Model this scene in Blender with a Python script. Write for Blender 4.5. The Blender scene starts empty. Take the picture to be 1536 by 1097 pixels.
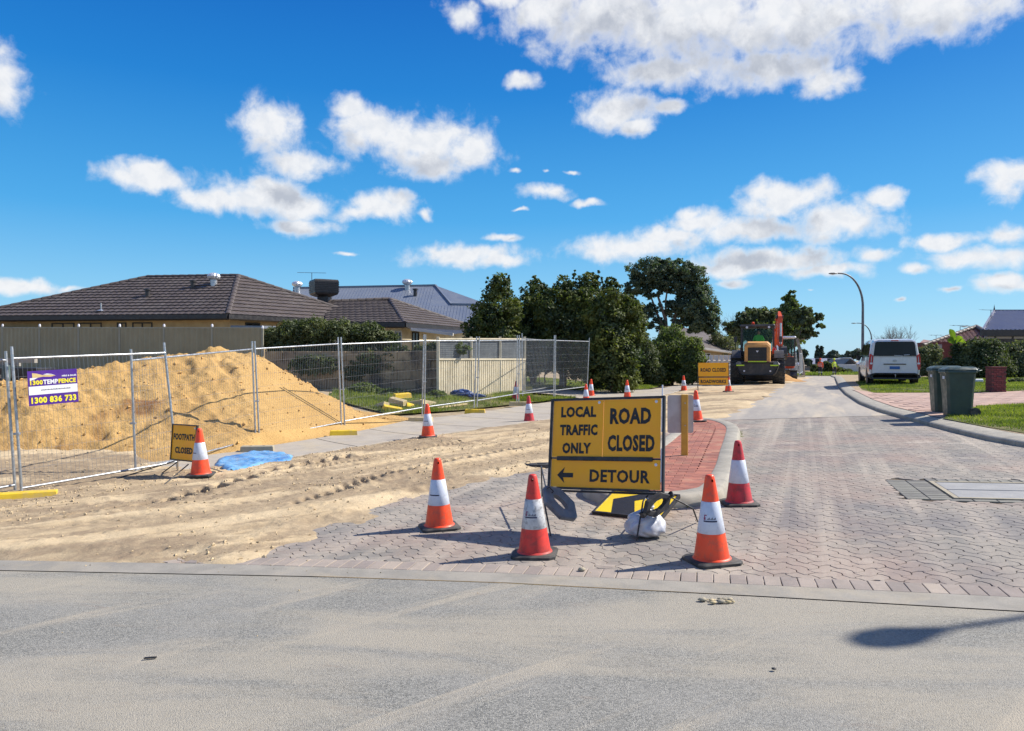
import bpy, math, random
import numpy as np
from mathutils import Vector, Matrix
from mathutils.geometry import delaunay_2d_cdt
rnd = random.Random(7); R = math.radians; PI = math.pi
rng = np.random.default_rng(11)
scene = bpy.context.scene; COL = scene.collection

# ------------------------------------------------------------------ camera
F = 1130.0; CH = 1.68; HY = 540.0                 # focal length in photo pixels, eye height, horizon row
cam_d = bpy.data.cameras.new('camera'); cam = bpy.data.objects.new('camera', cam_d); COL.objects.link(cam)
cam_d.sensor_width = 36; cam_d.lens = F/1536*36; cam_d.clip_start = .05; cam_d.clip_end = 3000
cam.location = (0, 0, CH); cam.rotation_euler = (R(90 - math.degrees(math.atan((548.5-HY)/F))), 0, 0)
scene.camera = cam

# ------------------------------------------------------------------ light and exposure
SUN_EL, SUN_AZ = R(42), R(74.5)                    # azimuth clockwise from the view direction (+Y)
SUNV = Vector((math.sin(SUN_AZ)*math.cos(SUN_EL), math.cos(SUN_AZ)*math.cos(SUN_EL), math.sin(SUN_EL)))
sl = bpy.data.lights.new('sun', 'SUN'); sl.energy = 4.5; sl.angle = R(.53); sl.color = (1, .94, .85)
so = bpy.data.objects.new('sun', sl); COL.objects.link(so); so.rotation_euler = SUNV.to_track_quat('Z', 'Y').to_euler()
so.location = (30, 10, 40)
scene.view_settings.view_transform = 'Standard'; scene.view_settings.look = 'None'
scene.view_settings.exposure = .62; scene.view_settings.gamma = 1; scene.view_settings.use_curve_mapping = False
scene.render.engine = 'CYCLES'; scene.cycles.max_bounces = 6; scene.cycles.transparent_max_bounces = 12
scene.cycles.use_denoising = True

def C(r, g, b):
    f = lambda c: (c/255/12.92) if c/255 <= .04045 else ((c/255+.055)/1.055)**2.4
    return (f(r), f(g), f(b), 1)

# ------------------------------------------------------------------ node helper
class NT:
    def __init__(s, tree): s.t = tree; s.n = tree.nodes; s.l = tree.links
    def node(s, typ, **kw):
        n = s.n.new(typ)
        for k, v in kw.items():
            if k.startswith('_'):
                key = k[1:]; key = int(key) if key.isdigit() else key.replace('__', ' ')
                if hasattr(v, 'is_output') or isinstance(v, bpy.types.NodeSocket): s.l.new(v, n.inputs[key])
                else: n.inputs[key].default_value = v
            else: setattr(n, k, v)
        return n
    def math(s, op, a, b=None, c=None, clamp=False):
        n = s.n.new('ShaderNodeMath'); n.operation = op; n.use_clamp = clamp
        for i, v in enumerate((a, b, c)):
            if v is None: continue
            if isinstance(v, bpy.types.NodeSocket): s.l.new(v, n.inputs[i])
            else: n.inputs[i].default_value = v
        return n.outputs[0]
    def vmath(s, op, a, b=None, c=None):
        n = s.n.new('ShaderNodeVectorMath'); n.operation = op
        for i, v in enumerate((a, b, c)):
            if v is None: continue
            if isinstance(v, bpy.types.NodeSocket): s.l.new(v, n.inputs[i])
            else: n.inputs[i].default_value = v
        return n.outputs['Value'] if op in ('LENGTH', 'DOT_PRODUCT', 'DISTANCE') else n.outputs[0]
    def mix(s, fac, a, b, mode='MIX'):
        n = s.n.new('ShaderNodeMix'); n.data_type = 'RGBA'; n.blend_type = mode
        for i, v in ((0, fac), (6, a), (7, b)):
            if isinstance(v, bpy.types.NodeSocket): s.l.new(v, n.inputs[i])
            else: n.inputs[i].default_value = v
        return n.outputs[2]
    def ramp(s, x, lo, hi, a=0., b=1., smooth=True):
        n = s.n.new('ShaderNodeMapRange'); n.interpolation_type = 'SMOOTHSTEP' if smooth else 'LINEAR'
        if isinstance(x, bpy.types.NodeSocket): s.l.new(x, n.inputs[0])
        n.inputs[1].default_value = lo; n.inputs[2].default_value = hi; n.inputs[3].default_value = a; n.inputs[4].default_value = b
        return n.outputs[0]
    def smap(s, vec, rot, sx, sy):
        a = s.node('ShaderNodeMapping', _Vector=vec, _Rotation=(0, 0, rot)).outputs[0]
        return s.node('ShaderNodeMapping', _Vector=a, _Scale=(sx, sy, 1)).outputs[0]
    def noise(s, vec, scale, detail=4, rough=.55, dist=0., dim='3D'):
        n = s.n.new('ShaderNodeTexNoise'); n.noise_dimensions = dim
        if vec is not None: s.l.new(vec, n.inputs['Vector'])
        n.inputs['Scale'].default_value = scale; n.inputs['Detail'].default_value = detail
        n.inputs['Roughness'].default_value = rough; n.inputs['Distortion'].default_value = dist
        return n.outputs[0]

# ------------------------------------------------------------------ sky with clouds (all by direction)
w = bpy.data.worlds.new('World'); scene.world = w; w.use_nodes = True
T = NT(w.node_tree); T.n.clear()
tc = T.node('ShaderNodeTexCoord')
sky = T.node('ShaderNodeTexSky', sky_type='NISHITA', sun_disc=False, sun_elevation=SUN_EL, sun_rotation=SUN_AZ,
             altitude=0, air_density=1.0, dust_density=.6, ozone_density=2.2)
hs = T.node('ShaderNodeHueSaturation', _Hue=.498, _Saturation=1.38, _Value=1.0, _Color=sky.outputs[0])
gam = T.node('ShaderNodeGamma', _Color=hs.outputs[0], _Gamma=1.0)
sep = T.node('ShaderNodeSeparateXYZ'); T.l.new(tc.outputs['Generated'], sep.inputs[0])
az = T.math('ARCTAN2', sep.outputs[0], sep.outputs[1])
el = T.math('ARCSINE', sep.outputs[2])
pos = T.node('ShaderNodeCombineXYZ'); T.l.new(az, pos.inputs[0]); T.l.new(el, pos.inputs[1])
blobs = [(-10,112,52,56),(900,10,150,85),(1050,36,205,72),(1200,26,215,74),(1400,10,180,62),(820,22,70,42),(1010,108,105,28),(1150,105,110,36),
 (1235,128,50,22),(760,-5,40,20),(690,25,34,26),(785,125,34,15),(925,166,62,38),(950,190,34,18),(1000,160,32,14),(408,190,56,44),(450,245,58,21),(520,165,34,26),
 (560,200,74,38),(650,215,92,44),(705,225,54,34),(640,245,70,28),(225,264,78,25),(215,253,40,19),(320,300,62,22),(390,295,92,32),(455,310,55,26),(450,338,62,15),
 (400,276,34,16),(575,312,66,24),(595,303,34,18),(640,318,17,12),(535,322,42,15),(700,383,98,19),(745,392,60,13),(755,356,38,10),(660,380,50,11),
 (820,290,42,14),(882,305,32,8),(770,260,14,6),(820,258,13,6),(857,258,17,5),(778,316,17,5),(1180,303,82,30),(1150,292,50,22),(1255,330,80,36),
 (1325,300,38,20),(1050,335,55,22),(1035,322,28,14),(1120,347,120,20),(950,372,100,24),(1000,355,66,20),(1150,388,140,22),(1240,404,80,13),(1090,400,80,16),(1100,424,46,10),
 (1315,385,38,12),(1505,276,46,30),(1530,262,30,18),(1410,363,60,14),(1470,388,84,20),(1510,355,36,20),(1375,402,32,11),(1510,425,56,15),(1430,430,28,8),
 (30,430,78,14),(100,434,50,7),(517,381,23,5),(1350,449,13,5),(1215,433,10,3)]
grp = bpy.data.node_groups.new('cloud_field', 'ShaderNodeTree')
grp.interface.new_socket('Vector', in_out='INPUT', socket_type='NodeSocketVector')
grp.interface.new_socket('Field', in_out='OUTPUT', socket_type='NodeSocketFloat')
G = NT(grp); gi = G.n.new('NodeGroupInput'); go = G.n.new('NodeGroupOutput')
cur = None
for (bx, by, rx, ry) in blobs:
    a_ = math.atan((bx-768)/F); c_ = math.cos(a_); e_ = math.atan((HY-by)/F*c_); ce = math.cos(e_)
    ra = rx/F*c_*c_*1.06; re = ry/F*c_*ce*ce*1.06
    v = G.vmath('MULTIPLY_ADD', gi.outputs[0], (1/ra, 1/re, 0), (-a_/ra, -e_/re, 0))
    L = G.vmath('LENGTH', v)
    if ry < 16: L = G.math('ADD', L, .30*(16-ry)/10)
    # flat-footed clouds: size of the blob scales how fast the field falls off
    if cur is None: cur = L
    else:
        n = G.n.new('ShaderNodeMath'); n.operation = 'SMOOTH_MIN'; G.l.new(cur, n.inputs[0]); G.l.new(L, n.inputs[1]); n.inputs[2].default_value = .12
        cur = n.outputs[0]
G.l.new(G.math('SUBTRACT', 1.0, cur), go.inputs[0])

def density(vecsock):
    def nv(sc, det, amt):
        nn = T.n.new('ShaderNodeTexNoise'); T.l.new(vecsock, nn.inputs['Vector']); nn.inputs['Scale'].default_value = sc; nn.inputs['Detail'].default_value = det
        return T.vmath('MULTIPLY', T.vmath('SUBTRACT', nn.outputs['Color'], (.5, .5, .5)), (amt, amt*.75, 0))
    wv = T.vmath('ADD', T.vmath('ADD', vecsock, nv(17, 2, .028)), nv(48, 3, .014))
    gn = T.n.new('ShaderNodeGroup'); gn.node_tree = grp; T.l.new(wv, gn.inputs[0])
    n1 = T.noise(vecsock, 30, 8, .60, .2)
    n2 = T.noise(vecsock, 7.5, 3, .5, .2)
    f = T.math('ADD', gn.outputs[0], T.math('MULTIPLY', T.math('SUBTRACT', n1, .5), 1.7))
    f = T.math('ADD', f, T.math('MULTIPLY', T.math('SUBTRACT', n2, .5), .45))
    # outside the blobs' part of the sky: unseen scattered cloud, thickened for fill light
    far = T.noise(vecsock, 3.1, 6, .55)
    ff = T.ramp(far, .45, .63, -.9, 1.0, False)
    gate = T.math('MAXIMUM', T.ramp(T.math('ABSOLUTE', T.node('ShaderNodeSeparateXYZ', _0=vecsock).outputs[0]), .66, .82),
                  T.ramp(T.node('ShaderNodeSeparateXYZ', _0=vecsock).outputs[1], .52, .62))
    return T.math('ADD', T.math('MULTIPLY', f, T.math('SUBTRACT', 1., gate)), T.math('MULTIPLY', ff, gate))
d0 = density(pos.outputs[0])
p1 = T.vmath('ADD', pos.outputs[0], (.010, .038, 0))
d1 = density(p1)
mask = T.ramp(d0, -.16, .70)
up_ = T.ramp(sep.outputs[2], -.01, .03)
mask = T.math('MULTIPLY', mask, up_)
shade = T.math('MULTIPLY', T.ramp(T.math('SUBTRACT', d1, T.math('MULTIPLY', d0, .15)), -.05, .75), T.ramp(d0, .2, .7))
fine = T.noise(pos.outputs[0], 22, 6, .6)
shade = T.math('MULTIPLY', shade, T.ramp(fine, .3, .7, .55, 1.15), clamp=True)
bil = T.ramp(T.noise(pos.outputs[0], 55, 5, .6, .4), .32, .62, 0, 1)
ccol = T.mix(shade, T.mix(bil, (4.35, 4.5, 4.75, 1), (4.9, 4.95, 5.05, 1)), (2.7, 2.9, 3.3, 1))
cr = T.node('ShaderNodeValToRGB', _0=T.math('MULTIPLY', el, 1/1.2)); ce = cr.color_ramp.elements   # clear air: pale low down, deep azure above
for i_, (p_, c_) in enumerate(((0., (2.3, 4.0, 5.3)), (.05, (1.45, 3.5, 5.2)), (.15, (.36, 2.25, 4.7)), (.28, (.06, 1.25, 3.8)), (.42, (.01, .6, 2.9)), (1., (.01, .45, 2.2)))):
    e_ = ce[i_] if i_ < 2 else ce.new(p_); e_.position = p_; e_.color = tuple(v/8 for v in c_)+(1,)
grad = T.vmath('SCALE', cr.outputs[0]); grad.node.inputs['Scale'].default_value = 7.4
skyc = T.mix(.86, gam.outputs[0], grad)
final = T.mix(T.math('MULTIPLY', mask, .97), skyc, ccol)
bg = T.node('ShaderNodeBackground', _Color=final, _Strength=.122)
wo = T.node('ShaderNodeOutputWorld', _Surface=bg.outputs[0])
w.cycles.sampling_method = 'MANUAL'; w.cycles.sample_map_resolution = 512

# ------------------------------------------------------------------ terrain
def ss(a, b, x):
    t = np.clip((np.asarray(x, float)-a)/(b-a), 0, 1); return t*t*(3-2*t)
def gz(x, y):
    x = np.asarray(x, float); y = np.asarray(y, float)
    xc = x/(1+(np.abs(x)/26)**4)**.25
    p = (.028*xc+.003*np.clip(y, -10, 30))*(1-ss(30, 80, y))
    d = -(x+6.9)*.9+(y-10.4)*.437
    sp = np.log1p(np.exp(np.clip(d*2, -40, 40)))/2 + np.maximum(d-20, 0)
    return p+1.7*np.tanh(.1*sp/1.7)*(1-ss(40, 80, y))*ss(7.5, 11, y)
def g1(x, y): return float(gz(x, y))
def P(px, py, dz=0.):
    """ground point seen at photo pixel (px, py), dz above the terrain"""
    u = (px-768)/F; v = (py-HY)/F; t = 2.
    while t < 900 and CH-v*t >= g1(u*t, t)+dz: t *= 1.01
    a, b = t/1.01, t
    for _ in range(22):
        m = (a+b)/2
        if CH-v*m < g1(u*m, m)+dz: b = m
        else: a = m
    return Vector((u*a, a, CH-v*a))
def W(px, py, D):
    """point at photo pixel (px, py) and distance D"""
    return Vector(((px-768)/F*D, D, CH-(py-HY)/F*D))
def G3(x, y, dz=0.): return Vector((x, y, g1(x, y)+dz))
def gnormal(x, y):
    e = .05
    return Vector((-(g1(x+e, y)-g1(x-e, y))/(2*e), -(g1(x, y+e)-g1(x, y-e))/(2*e), 1)).normalized()

def _h(a, b, s):
    n = (a*374761393+b*668265263+s*974711) & 0xffffffff
    n = ((n ^ (n >> 13))*1274126177) & 0xffffffff
    return ((n ^ (n >> 16)) & 0xffff)/65535.
def vn(x, y, s=0):
    xi = np.floor(x).astype(np.int64); yi = np.floor(y).astype(np.int64); fx = x-xi; fy = y-yi
    fx = fx*fx*(3-2*fx); fy = fy*fy*(3-2*fy)
    return (_h(xi, yi, s)*(1-fx)+_h(xi+1, yi, s)*fx)*(1-fy)+(_h(xi, yi+1, s)*(1-fx)+_h(xi+1, yi+1, s)*fx)*fy
def fbm(x, y, o=4, s=0, gain=.5):
    a = 1.; t = 0.; n = 0.
    for k in range(o):
        t = t+a*vn(x*2**k+17.3*k, y*2**k+9.1*k, s+k); n += a; a *= gain
    return t/n-.5
def sdist(poly, X, Y):
    """signed distance to polygon, positive inside"""
    X = np.asarray(X, float); Y = np.asarray(Y, float); best = np.full(X.shape, 1e9); ins = np.zeros(X.shape, bool)
    n = len(poly)
    for i in range(n):
        ax, ay = poly[i][:2]; bx, by = poly[(i+1) % n][:2]; dx, dy = bx-ax, by-ay
        t = np.clip(((X-ax)*dx+(Y-ay)*dy)/(dx*dx+dy*dy+1e-12), 0, 1)
        best = np.minimum(best, np.hypot(X-ax-t*dx, Y-ay-t*dy))
        if dy != 0:
            c = ((ay > Y) != (by > Y)) & (X < dx*(Y-ay)/dy+ax); ins ^= c
    return np.where(ins, best, -best)

# ------------------------------------------------------------------ object helpers
WO = {}
def tag(o, label=None, cat=None, group=None, kind=None):
    if label: o['label'] = label
    if cat: o['category'] = cat
    if group: o['group'] = group
    if kind: o['kind'] = kind
    return o
def thing(name, label, cat, loc=(0, 0, 0), rz=0, group=None):
    o = bpy.data.objects.new(name, None); COL.objects.link(o); o.location = loc; o.rotation_euler = (0, 0, rz)
    o.empty_display_size = .2; WO[o] = Vector(loc)
    return tag(o, label, cat, group)
def link(me, name, parent=None, mats=None, smooth=False):
    if not smooth: me.polygons.foreach_set('use_smooth', [False]*len(me.polygons))
    if mats:
        for m in (mats if isinstance(mats, (list, tuple)) else [mats]): me.materials.append(m)
    if smooth: me.polygons.foreach_set('use_smooth', [True]*len(me.polygons))
    me.validate(); me.update()
    o = bpy.data.objects.new(name, me); COL.objects.link(o)
    if parent is not None: o.parent = parent; WO[o] = WO.get(parent, Vector())
    return o
def fast_mesh(name, V, Fc, mi=None):
    V = np.ascontiguousarray(V, np.float32); Fc = np.ascontiguousarray(Fc, np.int32); k = Fc.shape[1]; m = len(Fc)
    me = bpy.data.meshes.new(name); me.vertices.add(len(V)); me.vertices.foreach_set('co', V.ravel())
    me.loops.add(m*k); me.loops.foreach_set('vertex_index', Fc.ravel())
    me.polygons.add(m); me.polygons.foreach_set('loop_start', np.arange(0, m*k, k, dtype=np.int32))
    me.polygons.foreach_set('loop_total', np.full(m, k, dtype=np.int32))
    if mi is not None: me.polygons.foreach_set('material_index', np.ascontiguousarray(mi, np.int32))
    me.update(calc_edges=True); return me

class MB:
    """collects faces; build() links them as ONE mesh object"""
    def __init__(s): s.v = []; s.f = []; s.mi = []; s.cur = 0
    def add(s, vs, fs, m=None):
        b = len(s.v); s.v += [tuple(p) for p in vs]; s.f += [tuple(i+b for i in f) for f in fs]
        s.mi += [s.cur if m is None else m]*len(fs); return s
    def box(s, x0, x1, y0, y1, z0, z1, m=None, bev=0.):
        if bev <= 0:
            vs = [(x, y, z) for z in (z0, z1) for y in (y0, y1) for x in (x0, x1)]
            return s.add(vs, [(0, 2, 3, 1), (4, 5, 7, 6), (0, 1, 5, 4), (2, 6, 7, 3), (0, 4, 6, 2), (1, 3, 7, 5)], m)
        b = min(bev, (x1-x0)*.45, (y1-y0)*.45, (z1-z0)*.45)
        ring = lambda i, z: [(x0+i+b-b*(1 if i == 0 else 0)*0, y0+i, z) for _ in ()]
        def oct_(ins, z):
            X0, X1, Y0, Y1 = x0+ins, x1-ins, y0+ins, y1-ins
            return [(X0+b, Y0, z), (X1-b, Y0, z), (X1, Y0+b, z), (X1, Y1-b, z), (X1-b, Y1, z), (X0+b, Y1, z), (X0, Y1-b, z), (X0, Y0+b, z)]
        rs = [oct_(b*.9, z0), oct_(0, z0+b), oct_(0, z1-b), oct_(b*.9, z1)]
        if (x1-x0) < 3.9*b or (y1-y0) < 3.9*b: rs = [oct_(0, z0), oct_(0, z0+b), oct_(0, z1-b), oct_(0, z1)]
        return s.loft(rs, caps=True, m=m)
    def loft(s, rings, caps=True, closed=False, m=None, cyc=True):
        n = len(rings[0]); vs = [p for r in rings for p in r]; fs = []
        k = len(rings)
        for i in range(k if closed else k-1):
            a, b = i*n, ((i+1) % k)*n
            for j in range(n if cyc else n-1):
                j2 = (j+1) % n; fs.append((a+j, a+j2, b+j2, b+j))
        if caps and not closed:
            fs.append(tuple(range(n))[::-1]); fs.append(tuple((k-1)*n+j for j in range(n)))
        return s.add(vs, fs, m)
    def tube(s, pts, r, n=8, m=None, caps=True, rot=0.):
        pts = [Vector(p) for p in pts]; rr = r if isinstance(r, (list, tuple)) else [r]*len(pts); rings = []
        prev = None
        for i, p in enumerate(pts):
            t = (pts[min(i+1, len(pts)-1)]-pts[max(i-1, 0)]).normalized()
            if prev is None: a = t.orthogonal().normalized() if abs(t.z) < .99 else Vector((1, 0, 0))
            else: a = (prev-t*prev.dot(t)).normalized()
            if prev is None and abs(t.z) < .99: a = t.cross(Vector((0, 0, 1))).normalized()
            prev = a; b = t.cross(a)
            rings.append([p+(a*math.cos(rot+2*PI*j/n)+b*math.sin(rot+2*PI*j/n))*rr[i] for j in range(n)])
        return s.loft(rings, caps=caps, m=m)
    def bar(s, a, b, w=.02, m=None): return s.tube([a, b], w, 4, m, rot=PI/4)
    def lathe(s, prof, n=20, c=(0, 0, 0), axis='z', m=None, skip=None):
        vs = []; fs = []; k = len(prof)
        for r, z in prof:
            for j in range(n):
                a = 2*PI*j/n; x, y = r*math.cos(a), r*math.sin(a)
                q = {'z': (x, y, z), 'x': (z, x, y), 'y': (y, z, x)}[axis]
                vs.append((c[0]+q[0], c[1]+q[1], c[2]+q[2]))
        for i in range(k-1):
            for j in range(n):
                if skip and skip(i, j): continue
                j2 = (j+1) % n; fs.append((i*n+j, i*n+j2, (i+1)*n+j2, (i+1)*n+j))
        if prof[0][0] > 1e-4: fs.append(tuple(range(n))[::-1])
        if prof[-1][0] > 1e-4: fs.append(tuple((k-1)*n+j for j in range(n)))
        return s.add(vs, fs, m)
    def prism(s, poly, z0, z1, m=None, axis='z'):
        mk = {'z': lambda p, h: (p[0], p[1], h), 'y': lambda p, h: (p[0], h, p[1]), 'x': lambda p, h: (h, p[0], p[1])}[axis]
        return s.loft([[mk(p, z0) for p in poly], [mk(p, z1) for p in poly]], m=m)
    def quad(s, a, b, c, d, m=None): return s.add([a, b, c, d], [(0, 1, 2, 3)], m)
    def slab(s, pts, n, th, m=None):
        n = Vector(n).normalized()*th; return s.loft([[Vector(p) for p in pts], [Vector(p)+n for p in pts]], m=m)
    def xf(s, M):
        s.v = [tuple(M @ Vector(p)) for p in s.v]; return s
    def build(s, name, mats, parent=None, world=False, smooth=False, label=None, kind=None, auto=None):
        off = WO[parent] if (world and parent is not None) else Vector()
        me = bpy.data.meshes.new(name)
        me.from_pydata([(p[0]-off[0], p[1]-off[1], p[2]-off[2]) for p in s.v], [], s.f)
        if any(s.mi): me.polygons.foreach_set('material_index', s.mi)
        o = link(me, name, parent, mats, smooth)
        if auto is not None:
            me.polygons.foreach_set('use_smooth', [True]*len(me.polygons))
            try: me.set_sharp_from_angle(angle=R(auto))
            except Exception: pass
        if label: o['label'] = label
        if kind: o['kind'] = kind
        return o
def copy_thing(o, loc, rz=None, label=None, parent=None):
    c = o.copy(); COL.objects.link(c)
    if parent is not None: c.parent = parent
    else:
        c.location = loc
        if rz is not None: c.rotation_euler = (0, 0, rz)
        if label: c['label'] = label
    for ch in list(o.children): copy_thing(ch, None, parent=c)
    return c
def frameM(o, ex, ey):
    """matrix: x along ex, y along ey (up), z = facing normal"""
    ex = Vector(ex).normalized(); n = ex.cross(Vector(ey)).normalized(); ey = n.cross(ex)
    M = Matrix((ex, ey, n)).transposed().to_4x4(); M.translation = Vector(o); return M
_txt = {}
def text_mb(s, height, width=None, bold=.0, th=.002, narrow=.72, m=None):
    """letters as a thin raised mesh in the xy plane, centred on x, base line at y=0"""
    cu = bpy.data.curves.new('t', 'FONT'); cu.body = s; cu.size = 1; cu.offset = bold; cu.extrude = .0; cu.resolution_u = 2; cu.space_character = 1.08
    ob = bpy.data.objects.new('t', cu); COL.objects.link(ob); dg = bpy.context.evaluated_depsgraph_get(); dg.update()
    me = bpy.data.meshes.new_from_object(ob.evaluated_get(dg)); V = np.array([v.co[:] for v in me.vertices]); Fs = [tuple(p.vertices) for p in me.polygons]
    bpy.data.objects.remove(ob); bpy.data.curves.remove(cu)
    x0, x1 = V[:, 0].min(), V[:, 0].max(); cap = V[:, 1].max()-V[:, 1].min()
    sy = height/cap; sx = (width/(x1-x0)) if width else sy*narrow
    b = MB(); vs = [((v[0]-(x0+x1)/2)*sx, v[1]*sy, th) for v in V]; b.add(vs, Fs, m)
    bpy.data.meshes.remove(me); return b

# ------------------------------------------------------------------ materials
def pmat(name, c1, c2=None, scale=3., rough=.6, metal=0., bump=0., bscale=40., c3=None, s3=.6, amt3=.5, spec=.5, coat=0., rnd_obj=0., rnd_isl=0.,
         stretch=None, detail=5, thr=(.35, .65), world=False, emis=None, fine=0., fscale=200.):
    m = bpy.data.materials.new(name); m.use_nodes = True; t = NT(m.node_tree); bs = t.n['Principled BSDF']
    c2 = c2 or tuple(min(1, c*.82) for c in c1[:3])+(1,)
    if world: co = t.node('ShaderNodeNewGeometry').outputs['Position']
    else: co = t.node('ShaderNodeTexCoord').outputs['Object']
    cs = co
    if stretch: cs = t.smap(co, stretch[3], stretch[0], stretch[1])
    n = t.noise(cs, scale, detail, .6); f = t.ramp(n, thr[0], thr[1]); col = t.mix(f, c1, c2)
    if c3: col = t.mix(t.math('MULTIPLY', t.ramp(t.noise(cs, s3, 6, .65, .4), .48, .66), amt3), col, c3)
    if fine: col = t.mix(t.ramp(t.noise(co, fscale, 2, .5), .35, .65, 0, fine), col, tuple(c*.35 for c in c1[:3])+(1,))
    for k, src in ((rnd_obj, 'o'), (rnd_isl, 'i')):
        if k:
            r = t.node('ShaderNodeObjectInfo').outputs['Random'] if src == 'o' else t.node('ShaderNodeNewGeometry').outputs['Random Per Island']
            col = t.mix(1., col, t.node('ShaderNodeCombineColor', _0=t.ramp(r, 0, 1, 1-k, 1+k*.6, False), _1=t.ramp(r, 0, 1, 1-k, 1+k*.6, False), _2=t.ramp(r, 0, 1, 1-k*.8, 1+k*.5, False)).outputs[0], 'MULTIPLY')
    t.l.new(col, bs.inputs['Base Color']); bs.inputs['Roughness'].default_value = rough; bs.inputs['Metallic'].default_value = metal
    bs.inputs['Specular IOR Level'].default_value = spec; bs.inputs['Coat Weight'].default_value = coat
    if rough > .15: t.l.new(t.ramp(t.noise(co, scale*2.3, 3), .3, .7, max(rough-.12, .03), min(rough+.12, 1)), bs.inputs['Roughness'])
    if bump:
        bn = t.node('ShaderNodeBump', _Strength=min(bump*30, 1), _Distance=bump, _Height=t.noise(co, bscale, 5, .6)); t.l.new(bn.outputs[0], bs.inputs['Normal'])
    if emis: bs.inputs['Emission Color'].default_value = emis[0]; bs.inputs['Emission Strength'].default_value = emis[1]
    return m
def leafmat(name, c1, c2, c3=None, trans=.35):
    m = bpy.data.materials.new(name); m.use_nodes = True; t = NT(m.node_tree); t.n.clear()
    r = t.node('ShaderNodeNewGeometry').outputs['Random Per Island']; co = t.node('ShaderNodeTexCoord').outputs['Object']
    col = t.mix(r, c1, c2); cc = t.mix(t.ramp(t.noise(co, .9, 3), .4, .62), col, c3 or c2)
    d = t.node('ShaderNodeBsdfDiffuse', _Color=cc); tr = t.node('ShaderNodeBsdfTranslucent', _Color=t.mix(1., cc, (1.3, 1.5, .5, 1), 'MULTIPLY'))
    gl = t.node('ShaderNodeBsdfGlossy', _Color=(1, 1, 1, 1), _Roughness=.6)
    a = t.node('ShaderNodeMixShader', _0=trans, _1=d.outputs[0], _2=tr.outputs[0]); b = t.node('ShaderNodeMixShader', _0=.025, _1=a.outputs[0], _2=gl.outputs[0])
    t.node('ShaderNodeOutputMaterial', _Surface=b.outputs[0]); return m
def glassmat(name, tint=(.03, .05, .05, 1), alpha=.75):
    m = bpy.data.materials.new(name); m.use_nodes = True; t = NT(m.node_tree); t.n.clear()
    tr = t.node('ShaderNodeBsdfTransparent', _Color=(.86, .92, .91, 1)); p = t.node('ShaderNodeBsdfPrincipled'); p.inputs['Base Color'].default_value = tint; p.inputs['Roughness'].default_value = .04
    mx = t.node('ShaderNodeMixShader', _0=alpha, _1=tr.outputs[0], _2=p.outputs[0]); t.node('ShaderNodeOutputMaterial', _Surface=mx.outputs[0]); return m

M = {}
M['galv'] = pmat('galvanised steel', (.52, .54, .56, 1), (.36, .38, .40, 1), 14, .38, .75, .0006, 60)
M['wire'] = pmat('fence wire', (.42, .44, .46, 1), (.3, .31, .32, 1), 20, .42, .7)
M['black'] = pmat('black rubber', (.028, .028, .03, 1), (.06, .058, .055, 1), 9, .72, 0, .001, 90, c3=(.16, .14, .11, 1), s3=5, amt3=.45)
M['blackpaint'] = pmat('black paint', (.018, .018, .02, 1), (.04, .04, .042, 1), 12, .5)
M['letters'] = pmat('black lettering', (.012, .012, .013, 1), (.02, .02, .02, 1), 30, .55)
M['amber'] = pmat('amber reflective sheet', (1.0, .455, .004, 1), (1.0, .42, .004, 1), 2.5, .42, 0, 0, c3=(.97, .37, .02, 1), s3=2.2, amt3=.3)
M['cone'] = pmat('orange cone plastic', (.98, .088, .02, 1), (.93, .072, .018, 1), 6, .42, 0, .0005, 60, c3=(.40, .12, .07, 1), s3=12, amt3=.45)
M['coneold'] = pmat('faded red cone plastic', (.62, .035, .05, 1), (.5, .045, .055, 1), 8, .6, 0, .001, 60, c3=(.22, .05, .05, 1), s3=11, amt3=.7)
M['conemid'] = pmat('weathered red cone plastic', (.78, .045, .03, 1), (.62, .045, .035, 1), 8, .55, 0, .001, 60, c3=(.2, .05, .04, 1), s3=12, amt3=.5)
M['band'] = pmat('white reflective band', (.66, .70, .78, 1), (.60, .64, .73, 1), 9, .35, 0, .0003, 90, c3=(.42, .43, .46, 1), s3=16, amt3=.35)
M['bandold'] = pmat('dirty reflective band', (.60, .61, .62, 1), (.46, .47, .48, 1), 14, .5, 0, .001, 70, c3=(.20, .20, .20, 1), s3=24, amt3=.75)
M['print'] = pmat('dark print', (.02, .018, .05, 1), (.04, .03, .08, 1), 20, .5)
M['printred'] = pmat('purple red print', (.28, .03, .12, 1), (.22, .03, .1, 1), 20, .5)
M['sack'] = pmat('silver woven sack', (.56, .57, .60, 1), (.44, .45, .49, 1), 8, .42, .12, .002, 90)
M['conc'] = pmat('footpath concrete', (.46, .41, .335, 1), (.39, .345, .285, 1), 2.2, .88, 0, .0015, 120, c3=(.50, .42, .29, 1), s3=.9, amt3=.6, fine=.35, fscale=260, world=True)
M['kerb'] = pmat('kerb concrete', (.44, .405, .33, 1), (.34, .315, .26, 1), 5, .88, 0, .002, 110, c3=(.24, .23, .20, 1), s3=2.4, amt3=.5, fine=.4, fscale=240, world=True)
M['strip'] = pmat('edge strip concrete', (.37, .34, .285, 1), (.28, .262, .225, 1), 3, .9, 0, .002, 120, c3=(.44, .38, .28, 1), s3=1.5, amt3=.6, fine=.4, fscale=230, world=True)
M['yellow'] = pmat('yellow plastic', (.82, .56, .025, 1), (.70, .47, .03, 1), 6, .5, 0, .001, 50, c3=(.5, .38, .18, 1), s3=5, amt3=.5)
M['hazyel'] = pmat('yellow hazard sheet', (.88, .66, .01, 1), (.84, .60, .01, 1), 6, .38)
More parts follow.
